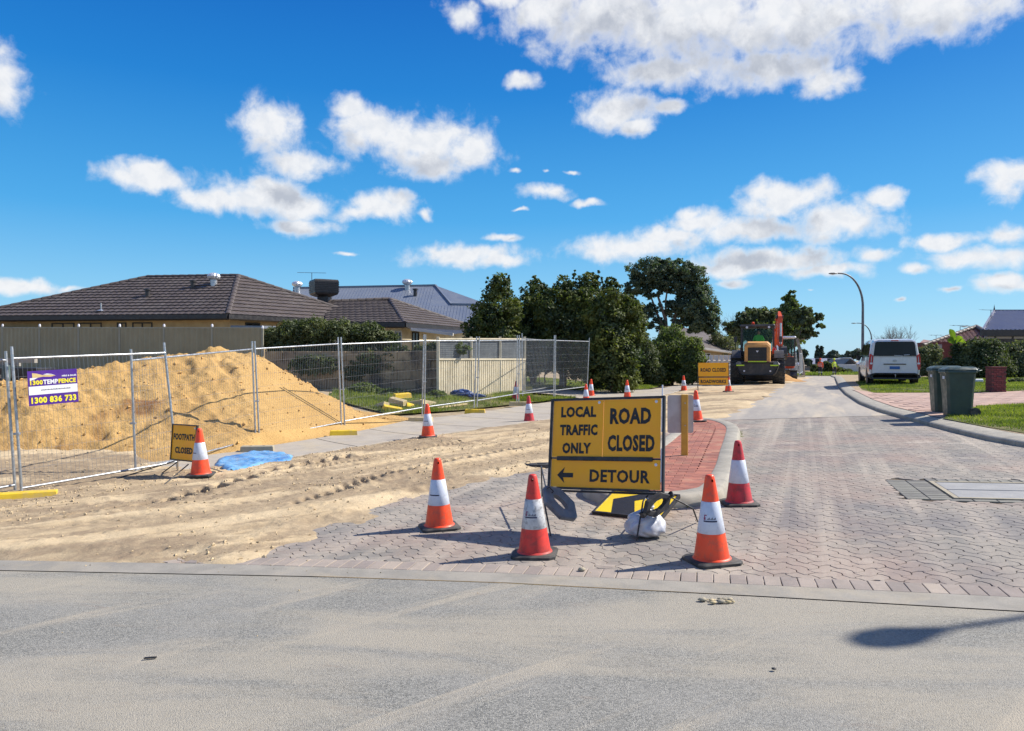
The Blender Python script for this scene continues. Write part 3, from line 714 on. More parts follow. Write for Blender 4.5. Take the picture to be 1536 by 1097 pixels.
for k in range(NS):
    t0, t1 = k/NS+.0006, (k+1)/NS-.0006; b = MB(); rr = []
    for q in range(5):
        t = t0+(t1-t0)*q/4; a, c = lerp_pl(fpl, t), lerp_pl(fpu, t)
        ring = [(a, -.06), (a, .012), (a.lerp(c, .008), .02)]+[(a.lerp(c, f), .02) for f in (.25, .5, .75, .992)]+[(c, .012), (c, -.06)]
        rr.append([(p.x, p.y, g1(p.x, p.y)+z+.015) for p, z in ring])
    b.loft(rr); b.build('footpath_slab', M['conc'], fp, world=True)
sheet('crossover', [(5.3, 28.6), (6.7, 31.3), (7.7, 34), (10.6, 40.6), (9.6, 42), (7.2, 36.4), (6.4, 35.4), (3.4, 33.5), (-.3, 33.2), (-1.6, 35.5), (-2.9, 35), (-1.0, 31.6), (1.8, 30.6), (2.6, 29.2), (3.4, 27)], .022, M['conc'], 'concrete driveway crossover leading behind the temporary fence', .9)

# ---- trafficked sand sheet
sand_poly = [(-60, 17.2), (-30, 11.2), (-14, 8.35), (-4.53, 6.72)]+sandedge+[(24, 60), (20.5, 60), (16, 52), (12.3, 44), (10.9, 41.5), (7.8, 34.0), (6.7, 31.3), (5.3, 28.3), (3.3, 24.1), (1.0, 19.9), (-.95, 17.4), (-2.4, 15.7), (-3.45, 13.9), (-4.4, 12.6), (-5.2, 12.1), (-6.4, 13.2), (-9, 18), (-12, 24), (-60, 24)]
tdir = Vector((5.8, 11.6)).normalized()     # direction of the wheel tracks: along the old road, swinging to the left in front
def pparam(X, Y, pts):
    best = np.full(X.shape, 1e9); dist = np.zeros(X.shape); arc = np.zeros(X.shape); acc = 0.
    for a, c in zip(pts[:-1], pts[1:]):
        dx, dy = c[0]-a[0], c[1]-a[1]; L = math.hypot(dx, dy); t = np.clip(((X-a[0])*dx+(Y-a[1])*dy)/(L*L), 0, 1); d = np.hypot(X-a[0]-t*dx, Y-a[1]-t*dy)
        sg = np.sign((X-a[0])*dy-(Y-a[1])*dx); k = d < best; best = np.where(k, d, best); dist = np.where(k, d*sg, dist); arc = np.where(k, acc+t*L, arc); acc += L
    return dist, arc
rowA = [P(*p)[:2] for p in ((-120, 806), (0, 787), (125, 776), (245, 757), (330, 733), (420, 708), (510, 690))]
rowB = [P(*p)[:2] for p in ((470, 706), (560, 690), (650, 674), (740, 659), (830, 644), (900, 628))]
rowC = [P(*p)[:2] for p in ((440, 760), (560, 722), (680, 696), (800, 672), (900, 650))]
def sand_h(X, Y):
    sd = sdist(sand_poly, X, Y)+fbm(X*1.4, Y*1.4, 4, 5)*.75+fbm(X*7, Y*7, 3, 9)*.14
    base = np.clip(sd*.16, -.06, .045)
    # curved track coordinate: distance across a bundle of curves leaving towards the lower left
    ax, ay = -1.9, 10.6
    th = np.arctan2(14., 9.6)
    s = (X-ax)*np.cos(R(52))+(Y-ay)*np.sin(R(52))
    c = -(X-ax)*np.sin(R(52))+(Y-ay)*np.cos(R(52))+np.where(s < 0, -.055*s*s, .012*s*s)*(1)
    t = np.zeros_like(X); wet = np.zeros_like(X)
    near = ss(26, 14, Y) if False else 1-ss(16, 30, Y)
    for c0, wd, dep in ((-.55, .42, .016), (.75, .34, .015), (-1.9, .3, .010), (2.0, .26, .018)):
        cc = c-c0+fbm(X*.5, Y*.5, 2, 33)*.3; u = np.abs(cc)/wd
        t += -dep*np.exp(-u**4)+dep*.75*np.exp(-((u-1.25)/.22)**2)
        wet = np.maximum(wet, np.exp(-u**6)*ss(.34, .50, fbm(X*1.1, Y*1.1, 4, 50)+.5+.1))
        # lug prints: herringbone bars
        ph = s/.17+np.sign(cc)*cc/wd*.9
        lug = ss(.15, .4, np.abs((ph % 1)-.5)*2)*np.exp(-((u-.82)/.25)**2)
        t += -.018*(1-lug)*np.exp(-((u-.85)/.2)**2)*ss(.45, .6, fbm(X*.9+5, Y*.9, 3, 71)+.5)
    t += fbm(X*3, Y*3, 4, 12)*.030+np.maximum(0, fbm(X*13, Y*13, 3, 112, .7))*.05*ss(.42, .58, fbm(X*.9+9, Y*1.3, 3, 115)+.5)+fbm(X*24, Y*24, 2, 113)*.014+np.abs(fbm(X*9, Y*9, 3, 14))*.03*ss(.45, .65, fbm(X*.8, Y*.8, 3, 15)+.5)
    for pts, per, wd_, dep in ((rowA, .34, .13, .13), (rowB, .13, .17, .035), (rowC, .21, .11, .05)):
        e, al = pparam(X, Y, pts); e = e+fbm(X*1.3, Y*1.3, 2, 21)*.10
        pr = np.exp(-(e/wd_)**4)*ss(.35, .62, np.sin((al+e*.8)*2*PI/per)*.5+.5+fbm(X*8, Y*8, 2, 31)*.5)
        berm = np.exp(-((e-wd_*2.0)/(wd_*.9))**2)*np.maximum(0, fbm(X*7, Y*7, 4, 32, .7)+.25)
        t += -dep*pr+berm*.075+np.exp(-(e/(wd_*3))**2)*np.maximum(0, fbm(X*16, Y*16, 3, 35, .7))*.05; wet = np.maximum(wet*.85, .6*pr+.3*np.exp(-(e/(wd_*2))**2))
    wet = np.maximum(wet, .7*ss(.53, .62, fbm(s*.8, c*4.0, 5, 97, .6)+.5)); t += -.012*ss(.53, .60, fbm(s*.8, c*4.0, 5, 97, .6)+.5)+.018*np.maximum(0, fbm(s*3, c*14, 3, 98, .7))
    wet = np.maximum(wet, .8*ss(.50, .62, fbm(X*.5+Y*.25, Y*1.0-X*.3, 5, 91)+.5))
    return base+t*np.clip(base/.03, 0, 1)+.006, wet, sd
def sand_part(xs, ys, name, label):
    X, Y = np.meshgrid(xs, ys); H, wet, sd = sand_h(X, Y)
    H = np.where(sd > -.5, H, -.3); V = np.stack([X, Y, gz(X, Y)+H], -1).reshape(-1, 3); nx, ny = len(xs), len(ys)
    i = np.arange((nx-1)*(ny-1)); r, c = i//(nx-1), i % (nx-1); a = r*nx+c; Fq = np.stack([a, a+1, a+nx+1, a+nx], 1)
    hf = H.ravel(); Fq = Fq[(hf[Fq] > -.045).any(1)]; used = np.unique(Fq); mp = np.zeros(len(V), int); mp[used] = np.arange(len(used))
    me = fast_mesh(name, V[used], mp[Fq]); at = me.attributes.new('wet', 'FLOAT', 'POINT'); at.data.foreach_set('value', wet.ravel()[used].astype(np.float32))
    return tag(link(me, name, None, M['sand'], True), label, kind='structure')
sand_part(np.arange(-11, 2.4, .026), np.arange(6.2, 15.0, .026), 'sand', 'trafficked pale sand with tyre tracks spilling onto the paving')
sand_part(np.arange(-12, 9.0, .07), np.arange(15.0-.01, 27, .08), 'sand', 'pale sand roadbed beyond the wheel tracks beside the footpath')
sand_part(np.arange(3, 26, .2), np.arange(27-.02, 62, .25), 'sand', 'far sand roadbed under the wheel loader')
sand_part(np.arange(-34, -10.9, .25), np.arange(7.5, 24, .25), 'sand', 'sandy verge continuing left beside the crossing road')

# crumbs of sand and grit (too many to count)
ico = [(0, 0, 1), (.9, 0, .1), (-.45, .8, 0), (-.45, -.8, .05), (0, 0, -1)]; icf = [(0, 1, 2), (0, 2, 3), (0, 3, 1), (4, 2, 1), (4, 3, 2), (4, 1, 3)]
def crumbs(name, pts, smin, smax, mat, label, power=3.):
    pts = np.asarray(pts); n = len(pts); s_ = smin+(smax-smin)*rng.random(n)**power; a = rng.random(n)*6.28; I = np.array(ico)
    ca_, sa_ = np.cos(a)[:, None], np.sin(a)[:, None]; sc = s_[:, None]; asp = .6+.8*rng.random((n, 3))
    lx, ly, lz = I[None, :, 0]*asp[:, :1], I[None, :, 1]*asp[:, 1:2], I[None, :, 2]*asp[:, 2:]*.75
    X = pts[:, 0:1]+(lx*ca_-ly*sa_)*sc; Y = pts[:, 1:2]+(lx*sa_+ly*ca_)*sc; Z = pts[:, 2:3]+lz*sc+sc*.3
    V = np.stack([X, Y, Z], -1).reshape(-1, 3); Fq = (np.array(icf)[None]+np.arange(n)[:, None, None]*5).reshape(-1, 3)
    return tag(link(fast_mesh(name, V, Fq), name, None, mat), label, kind='stuff')
q = []
X = rng.uniform(-11, 2, 90000); Y = rng.uniform(6.4, 17, 90000); H, wet, sd = sand_h(X, Y)
wgt = (H > 0)*np.clip(.08+2.2*np.maximum(0, fbm(X*.8, Y*.8, 3, 15)+.02)+.7*np.exp(-((-(X+6.57)*.87+(Y-10.08)*.49+1.0)/.5)**2), 0, 1)
wgt = np.clip(wgt+.9*np.exp(-(np.abs(pparam(X, Y, rowA)[0])/.35)**2)*rng.random(len(X))**.5, 0, 1)
k = rng.random(len(X)) < wgt*.95
crumbs('sand_clods', np.stack([X[k], Y[k], gz(X[k], Y[k])+H[k]], 1), .003, .024, M['sand'], 'loose sand clods crumbled over the trafficked sand', 7)
X = rng.uniform(-6, 7, 9000); Y = rng.uniform(3.2, 16, 9000); dd = sdist(sand_poly, X, Y); k = (dd < 0) & (rng.random(9000) < np.exp(dd/1.1)*.5+.012)
k &= sdist(isl_out, X, Y) < 0
crumbs('grit', np.stack([X[k], Y[k], gz(X[k], Y[k])+.006], 1), .002, .009, M['sand'], 'scattered grit and sand grains on paving and asphalt', 3)

# ---- sand pile
def seg_max(X, Y, pts, slope):
    h = np.full(X.shape, -9.)
    for (x0, y0, h0), (x1, y1, h1) in zip(pts[:-1], pts[1:]):
        dx, dy = x1-x0, y1-y0; L2 = dx*dx+dy*dy
        for t in np.linspace(0, 1, 9):
            h = np.maximum(h, h0+(h1-h0)*t-slope*np.hypot(X-x0-dx*t, Y-y0-dy*t))
    return h
ridge = [(-6.1, 18.0, 1.66), (-6.7, 17.6, 1.84), (-7.3, 17.0, 1.76), (-8.2, 16.0, 1.52), (-9.2, 14.9, 1.20), (-10.8, 14.1, .84), (-13.5, 14.4, .7)]
xs, ys = np.arange(-17, -2.6, .045), np.arange(11.2, 23, .045); X, Y = np.meshgrid(xs, ys)
hp = seg_max(X+fbm(X*.9, Y*.9, 3, 3)*.5, Y+fbm(X*.9, Y*.9, 3, 4)*.5, ridge, .56)
hp = np.where(hp > 1.2, 1.2+(hp-1.2)*.93-.04*np.clip((hp-1.5)/.3, 0, 1), hp); hp = np.where(hp > .35, hp, .35*np.exp((hp-.35)/.45)*1.0-.05)
bite = np.exp(-(((X+7.9)/.9)**2+((Y-12.9)/.55)**2))*.30
rough = fbm(X*5, Y*5, 4, 41)*.15+np.maximum(0, fbm(X*9, Y*9, 4, 42, .6))*.17-np.maximum(0, fbm(X*2.2+Y*1.5, Y*2.2-X*1.5, 4, 43)-.06)*.5
lift = np.exp(-(((X+6.85)/.28)**2+((Y-17.4)/.3)**2))*.12
hp = hp+rough*np.clip(hp/.3, 0, 1)-bite+lift
sdl = sdist([(-6.3, 11.0), (-5.5, 12.9), (-4.85, 15.2), (-3.9, 17.6), (-2.8, 20.6), (-2, 24), (-20, 24), (-20, 11.0)], X, Y)
hp = np.minimum(hp, .30*np.maximum(sdl+.05, -.3)+.02+np.maximum(sdl, 0)*.45)
Zp = gz(X, Y)+hp; V = np.stack([X, Y, Zp], -1).reshape(-1, 3); nx = len(xs); i = np.arange((nx-1)*(len(ys)-1)); r, c = i//(nx-1), i % (nx-1); a = r*nx+c
Fq = np.stack([a, a+1, a+nx+1, a+nx], 1); hf = hp.ravel(); Fq = Fq[(hf[Fq] > -.02).any(1)]; used = np.unique(Fq); mp = np.zeros(len(V), int); mp[used] = np.arange(len(used))
me = fast_mesh('sand_pile', V[used]-np.array([-7.5, 16, 0]), mp[Fq]); wet = np.clip(bite*3.2*ss(.35, .6, fbm(X*3, Y*3, 3, 8)+.5)+.9*ss(.62, .75, fbm(X*.7, Y*.7, 4, 77)+.5)*(hp < .8), 0, 1)
at = me.attributes.new('wet', 'FLOAT', 'POINT'); at.data.foreach_set('value', wet.ravel()[used].astype(np.float32))
o = link(me, 'sand_pile', None, M['pile'], True); o.location = (-7.5, 16, 0); tag(o, 'big heap of yellow sand dumped behind the temporary fence', 'sand pile')
k = rng.random(X.size) < np.where(hp.ravel() > .02, .12+.5*ss(.5, .65, fbm(X*1.3, Y*1.3, 3, 60)+.5).ravel(), 0)*.22
M['pileclod'] = sandmat('pile clod sand', (.64, .41, .16, 1), (.50, .30, .11, 1), (.35, .2, .08, 1))
crumbs('pile_clods', np.stack([X.ravel()[k], Y.ravel()[k], Zp.ravel()[k]], 1), .008, .055, M['pileclod'], 'lumps of sand rolled down the slopes of the yellow heap', 4)

# ---- lawns
def lawn(name, poly, dz, n, hmin, hmax, label, wd=.006, soil=True, patch=.0):
    poly = [tuple(p[:2]) for p in poly]
    if soil: sheet(name+'_soil', poly, dz, M['soil'], label.split(' with ')[0]+' bare soil base', .9)
    ax = np.array(poly); X = rng.uniform(ax[:, 0].min(), ax[:, 0].max(), n*3); Y = rng.uniform(ax[:, 1].min(), ax[:, 1].max(), n*3)
    d = sdist(poly, X, Y)+fbm(X*2, Y*2, 3, 6)*.3; den = np.clip(.55+2.4*fbm(X*.9, Y*.9, 3, 19)-patch, .04, 1)
    k = (d > 0) & (rng.random(len(X)) < den); X, Y = X[k][:n], Y[k][:n]; m = len(X)
    a = rng.random(m)*6.283; h = (hmin+(hmax-hmin)*rng.random(m))*(.7+.6*np.clip(fbm(X*1.7, Y*1.7, 2, 20)+.5, 0, 1)); z = gz(X, Y)+dz-.005
    ln = rng.normal(0, .45, (m, 2))*h[:, None]; ww = wd*(1+.04*Y)
    A = np.stack([X-np.cos(a)*ww, Y-np.sin(a)*ww, z], 1); B = np.stack([X+np.cos(a)*ww, Y+np.sin(a)*ww, z], 1); Cc = np.stack([X+ln[:, 0], Y+ln[:, 1], z+h], 1)
    V = np.stack([A, B, Cc], 1).reshape(-1, 3); tag(link(fast_mesh(name, V, np.arange(3*m).reshape(-1, 3)), name, None, M['grass']), label, kind='stuff')
Q = lambda *a: [P(*p)[:2] for p in a]
lawn('lawn', Q((1430, 631), (1466, 619), (1536, 615.5))+[(14.5, 17.2), (12.5, 11)]+[(8.72, 12.2), (8.85, 14.2), (9.1, 15.9)], .145, 42000, .03, .075, 'near lawn patch in front of the pink driveway with thin sandy spots', patch=.05)
lawn('lawn', Q((1293, 590), (1313, 595.5), (1462, 595.5), (1536, 592.5))+[(26, 25), (34, 33), (27, 40), (22, 42)]+Q((1285, 577)), .14, 90000, .03, .08, 'lawn around the parked van and the brick pillar', patch=.02)
lawn('grass_verge', Q((885, 566), (1004, 573), (1010, 576.5), (975, 581), (937, 586.5), (897, 583), (878, 580)), .03, 26000, .04, .11, 'grass verge beside the green bin in front of the dark trees')
lawn('grass_strip', [(-3.4, 21.3), (-1.6, 23.4), (-.2, 25.6), (1.1, 27.6), (2.5, 29.4), (.2, 30.6), (-2.3, 28.3), (-6.5, 27.5), (-6.0, 24.5)], .0, 45000, .04, .16, 'rough grass along the foot of the cream fence', patch=.28)
lawn('yard_grass', [(-1.2, 36.2), (.2, 33.5), (3.6, 33.9), (6.5, 36.0), (7.5, 38.5), (2, 41), (-1, 40)], .02, 16000, .04, .10, 'garden lawn behind the open wire panels')
lawn('far_grass', [(30, 88), (32.5, 80.5), (37, 80), (60, 86), (60, 98), (24, 98), (24, 90)], .0, 9000, .1, .25, 'strip of far grass behind the workers', .02)
# weeds in the island kerb joint
X = rng.uniform(0, 1, 2600); k = (X*len(so_)).astype(int) % len(so_); pr = np.array([tuple(so_[i]) for i in k])+rng.normal(0, .02, (2600, 2)); sel = (pr[:, 0] > 1.5) & (rng.random(2600) < np.clip(fbm(pr[:, 0]*3, pr[:, 1]*3, 2, 4)*4+.3, 0, 1)); pr = pr[sel]; m = len(pr)
a = rng.random(m)*6.283; h = .015+.05*rng.random(m)**3; z = gz(pr[:, 0], pr[:, 1]); ln = rng.normal(0, .015, (m, 2))
V = np.stack([np.stack([pr[:, 0]-np.cos(a)*.004, pr[:, 1]-np.sin(a)*.004, z], 1), np.stack([pr[:, 0]+np.cos(a)*.004, pr[:, 1]+np.sin(a)*.004, z], 1), np.stack([pr[:, 0]+ln[:, 0], pr[:, 1]+ln[:, 1], z+h], 1)], 1).reshape(-1, 3)
tag(link(fast_mesh('weeds', V, np.arange(3*m).reshape(-1, 3)), 'weeds', None, M['grass']), 'small weeds sprouting along the foot of the island kerb', kind='stuff')
# ================================================================== objects
# ---- traffic cones
def make_cone(label, x, y, kind='new', rz=0., s=1., tilt=0.):
    c = thing('traffic_cone', label, 'traffic cone', G3(x, y, .0), R(rz), 'traffic cones around the road works')
    if tilt: c.rotation_euler = (R(tilt), 0, R(rz))
    c.scale = (s, s, s)
    z0 = g1(x, y)
    if sdist(isl_out, np.array([x]), np.array([y]))[0] > 0: c.location.z = z0+.125
    elif sdist(sand_poly, np.array([x]), np.array([y]))[0] > .2: c.location.z = z0+float(sand_h(np.array([x]), np.array([y]))[0][0])+.002
    n = gnormal(x, y); c.rotation_euler = (Vector((0, 0, 1)).rotation_difference(n) @ Matrix.Rotation(R(rz), 3, 'Z').to_quaternion()).to_euler()
    pm = {'new': 'cone', 'old': 'coneold', 'mid': 'conemid'}[kind]; bm = 'band' if kind != 'mid' else 'bandold'
    b = MB(); h = .19; k = .045
    def sq(e, z): return [(-h+k+e, -h+e, z), (h-k-e, -h+e, z), (h-e, -h+k+e, z), (h-e, h-k-e, z), (h-k-e, h-e, z), (-h+k+e, h-e, z), (-h+e, h-k-e, z), (-h+e, -h+k+e, z)]
    b.loft([sq(.0, .0), sq(0, .022), sq(.012, .032)]); b.build('base', M['black'], c, auto=40)
    rad = lambda z: .142-(z-.03)*(.142-.036)/.66
    N = 32
    b = MB(); b.lathe([(.155, .030), (.150, .040), (rad(.045), .046)]+[(rad(z), z) for z in (.10, .16, .21, .249)], N); b.build('skirt', M[pm], c, auto=50)
    b = MB(); b.lathe([(rad(.24), .2401), (rad(.245)+.003, .243), (rad(.36)+.003, .36), (rad(.485)+.003, .487), (rad(.49), .4899)], N); b.build('reflective_band', M[bm], c, auto=50)
    b = MB(); zt = [.481, .52, .56, .60, .625, .645, .665, .685, .695, .700]
    rr_ = [rad(z) for z in zt[:-3]]+[rad(.69)-.001, .030, .020]
    prof = list(zip(rr_, zt)); b.lathe(prof, N, skip=lambda i, j: i == 5 and (j in (23, 24) or j in (7, 8))); b.build('tip', M[pm], c, auto=50)
    return c
def cone_print(c, ang0, big=True, w_=.1):
    """maker's mark and bar printed on the sleeve"""
    b = MB(); rad = lambda z: .142-(z-.03)*(.142-.036)/.66+.0045
    def patch(a0, a1, z0, z1, n=6, m=0):
        for k in range(n):
            t0, t1 = a0+(a1-a0)*k/n, a0+(a1-a0)*(k+1)/n
            q = [(rad(z)*math.cos(t), rad(z)*math.sin(t), z) for t, z in ((t0, z0), (t1, z0), (t1, z1), (t0, z1))]; b.add(q, [(0, 1, 2, 3)], m)
    a = R(ang0); patch(a-.62, a+.52, .336, .347)
    if big:
        patch(a-.62, a-.46, .352, .372, 2, 1); patch(a-.60, a-.36, .384, .392, 2, 1); patch(a-.60, a-.52, .352, .392, 2, 1)
        for q in range(9): patch(a-.32+q*.085, a-.27+q*.085, .354, .360+.006*(q % 3), 1, 0)
    b.build('printed_mark', [M['print'], M['printred']], c)
cone_xy = {}
def cone_at(px, py, label, kind='new', rz=0, s=1., mark=None, big=False):
    p = P(px, py-2); c = make_cone(label, p.x, p.y+.13, kind, rz, s)
    if mark is not None: cone_print(c, mark-rz, big)
    return c
# base of each cone read from the photograph (bottom edge of its base)
cone_at(1075, 852, 'bright orange cone with a printed mark nearest the camera, right of the big amber sign', 'new', 14, 1.0, -104, True)
cone_at(803, 841, 'scuffed red cone with a dirty sleeve before the left end of the big sign', 'mid', -8, .98, -104, True)
cone_at(657, 799, 'bright orange cone on the paving left of the big sign, near the sand edge', 'new', 16, 1.0, -110)
cone_at(1115, 762, 'faded pinkish red cone beside the front right kerb of the traffic island', 'old', -4, 1.0)
cone_at(1047, 643, 'orange cone behind the island, just right of the back of the small plate', 'new', 8, 1.0, -100, True)
cone_at(641, 663, 'orange cone at the edge of the footpath, in front of a cream fence foot', 'new', 5, 1.0, -105)
cone_at(794, 636, 'cone with a faded red skirt at the footpath edge, left of the big sign top', 'old', 3, .97, -100)
cone_at(773, 603, 'faded cone standing behind the wire mesh near the end of the cream fence', 'old', 0, 1.0, -100)
cone_at(295, 724, 'orange cone standing in front of the yellow FOOTPATH CLOSED sign', 'new', 10, 1.0, -130)
cone_at(880, 607, 'lower cone of the pair at the fence end, half hidden behind the big sign', 'new', 4, .96)
cone_at(887, 597, 'taller looking cone of the pair beside the end post of the wire fence', 'new', 6, 1.0, -100)
cone_at(942, 600, 'cone on the pale crossover before the green bin', 'new', 4, 1.0, -95, True)
cone_at(1027, 589, 'cone left of the distant ROAD CLOSED ROADWORKS sign', 'new', 0, .98, -95, True)
cone_at(1094, 592, 'cone between the distant ROAD CLOSED ROADWORKS sign and the wheel loader', 'new', 9, .98, -95, True)

# ---- big sign on its stand
BL, BR = W(822, 733, 7.42), W(996.5, 739, 6.86); TL, TR = W(815.5, 600, 7.62), W(991.5, 595, 7.08)
sg = thing('road_sign', 'big amber ROAD CLOSED, LOCAL TRAFFIC ONLY and DETOUR sign board on a black stand', 'road sign', G3(.85, 7.2))
sx = (BR-BL).length; sy = ((TL-BL).length+(TR-BR).length)/2; Mx = frameM(BL, BR-BL, ((TL-BL)+(TR-BR)))
def S(b): return b.xf(Mx)
f = .022
b = MB()
b.box(0, f, 0, sy, -.02, .02, bev=.003); b.box(sx-f, sx, -.04, sy+.004, -.02, .02, bev=.003)
b.box(f, sx-f, sy-.018, sy+.002, -.018, .016); b.box(f, sx-f, .0, .014, -.018, .012)
S(b).build('frame', M['blackpaint'], sg, world=True)
hD = sy*.335
def board(x0, x1, y0, y1, nm='sign_panel'):
    b = MB(); b.box(x0, x1, y0, y1, -.004, .004, m=0); return S(b).build(nm, [M['amber']], sg, world=True)
pA = board(f+.008, sx*.478, hD+.012, sy-.022); pB = board(sx*.478+.004, sx-f-.02, hD+.012, sy-.022); pC = board(f+.008, sx-f-.014, .018, hD-.008)
def words(parent, s, cx, y, h, wdt, bold=.035, mat='letters', Mt=None, nm='lettering'):
    b = text_mb(s, h, wdt, bold+.014); b.xf((Mt or Mx) @ Matrix.Translation((cx, y, .0045))); return b.build(nm, M[mat], parent, world=True)
cA = (f+.008+sx*.478)/2+.005; hA = (sy-.022)-(hD+.012); y0 = hD+.012
words(pA, 'LOCAL', cA, y0+hA*.715, hA*.195, .375); words(pA, 'TRAFFIC', cA+.006, y0+hA*.395, hA*.195, .40); words(pA, 'ONLY', cA-.008, y0+hA*.075, hA*.195, .305)
cB = (sx*.478+sx-f-.02)/2
words(pB, 'ROAD', cB-.01, y0+hA*.59, hA*.285, .41, .03); words(pB, 'CLOSED', cB, y0+hA*.125, hA*.285, .465, .03)
words(pC, 'DETOUR', sx*.63, hD*.27, hD*.41, .60, .02)
ar = MB(); ax_, ay_ = sx*.155, hD*.45
ar.add([(ax_-.085, ay_, .0075), (ax_-.005, ay_+.078, .0075), (ax_-.022, ay_+.022, .0075), (ax_+.085, ay_+.022, .0075), (ax_+.085, ay_-.022, .0075), (ax_-.022, ay_-.022, .0075), (ax_-.005, ay_-.078, .0075)], [(0, 6, 5, 2, 1)[::-1], (5, 4, 3, 2)])
S(ar).build('arrow', M['letters'], pC, world=True)
b = MB(); b.box(.09, sx-.11, hD-.022, hD+.018, .002, .022, bev=.004); S(b).build('clamp_bar', M['blackpaint'], sg, world=True)
b = MB(); b.box(.10, sx-.13, -.004, .018, .006, .022, bev=.004); S(b).build('clamp_bar', M['blackpaint'], sg, world=True)
b = MB(); b.box(f, sx-f, hD-.006, hD+.010, -.016, .0035); S(b).build('cross_rail', M['blackpaint'], sg, world=True)
for (cx, cy) in ((sx*.44, sy-.045), (sx-.085, sy-.05), (sx-.08, hD-.05)):
    b = MB(); b.lathe([(.014, .0045), (.014, .007), (.011, .0075)], 14, (cx, cy, 0)); S(b).build('date_sticker', M['signwhite'], sg, world=True)
for cy, L in ((.1, .35), (.62, .5)):
    b = MB(); b.box(sx-f-.012, sx-f-.001, cy*sy, (cy+L)*min(sy, .9), .0005, .008); S(b).build('white_edge_strip', M['signwhite'], sg, world=True)
def leg(pts, parent=sg, nm='stand_leg', r=.008, mat='blackpaint'):
    b = MB(); b.tube(pts, r, 6); return b.build(nm, M[mat], parent, world=True, auto=60)
gp = lambda px, py, dz=.01: P(px, py, dz)
leg([W(1002, 744, 7.0), W(1028, 757, 7.0), W(1040, 764, 7.0), gp(1047, 783)])
leg([W(818, 738, 7.5), W(817, 745, 7.45), Vector((.30, 7.2, g1(.3, 7.2)+.33)), Vector((.36, 7.0, g1(.36, 7)+.01))])
leg([W(972, 744, 6.9), W(965, 752, 6.75), gp(955, 812)])
leg([W(820, 738, 7.5), W(812, 700, 8.6), Vector((.36, 9.0, g1(.36, 9)+.01))])
leg([W(992, 741, 6.95), W(985, 742, 8.3), Vector((1.62, 8.6, g1(1.6, 8.6)+.13))])
b = MB(); b.tube([W(820, 736, 7.42), W(997, 742, 6.88)], .011, 6); b.build('lower_tube', M['blackpaint'], sg, world=True)

# ---- rubber feet hung on the stand (elongated hexagons with an oval hole)
def hexfoot(name, label, ctr, ex, ey, L=.62, Wd=.30, th=.045, cat='rubber base', faced=None):
    t = thing(name, label, cat, ctr, 0, 'rubber sign bases'); Mt = frameM(ctr, ex, ey); c = .11
    out = [(-L/2+c, -Wd/2), (L/2-c, -Wd/2), (L/2, -Wd/2+c), (L/2, Wd/2-c), (L/2-c, Wd/2), (-L/2+c, Wd/2), (-L/2, Wd/2-c), (-L/2, -Wd/2+c)]
    o16 = []
    for i in range(8): a = Vector(out[i]); d = Vector(out[(i+1) % 8]); o16 += [a, (a+d)/2]
    hole = [Vector((.085*math.cos(math.atan2(p.y, p.x)), .036*math.sin(math.atan2(p.y, p.x)))) for p in o16]
    b = MB(); rg = []
    for src, z, k in ((hole, 0, 1), (o16, 0, 1), (o16, th*.7, 1), (o16, th, .93), (hole, th, 1.15)): rg.append([(p.x*k, p.y*k, z) for p in src])
    b.loft(rg, caps=False, closed=True); b.xf(Mt); b.build('body', M['black'] if not faced else faced, t, world=True, auto=35)
    b = MB(); b.tube([(-L/2+.03, 0, th), (-L/2+.03, 0, th+.03), (-L/2+.09, 0, th+.03), (-L/2+.09, 0, th)], .006, 6); b.xf(Mt); b.build('handle', M['blackpaint'], t, world=True)
    return t
M['greyrub'] = pmat('dusty grey rubber', (.17, .19, .21, 1), (.12, .135, .15, 1), 9, .6, 0, .001, 90, c3=(.25, .24, .21, 1), s3=6, amt3=.5)
hexfoot('rubber_base', 'dusty rubber base hanging tilted from the left end of the big sign', W(838, 757, 7.15), W(860, 779, 7.12)-W(816, 735, 7.18), Vector((.5, -.6, .5)).cross(W(860, 779, 7.12)-W(816, 735, 7.18)), .42, .27, .045, faced=M['greyrub'])
hexfoot('rubber_base', 'black rubber base leaning on the silver sandbag at the right end of the big sign', W(984, 757, 6.80), W(960, 774, 6.74)-W(1008, 740, 6.88), Vector((.45, -.78, .12)).cross(W(960, 774, 6.74)-W(1008, 740, 6.88)), .38, .17, .05)
fb = hexfoot('rubber_base', 'flat black rubber base on the paving behind the left edge of the big sign', P(806, 701, .0)+Vector((.05, 0, .005)), Vector((1, -.1, .03)), Vector((.1, 1, .0)), .50, .26, .05)

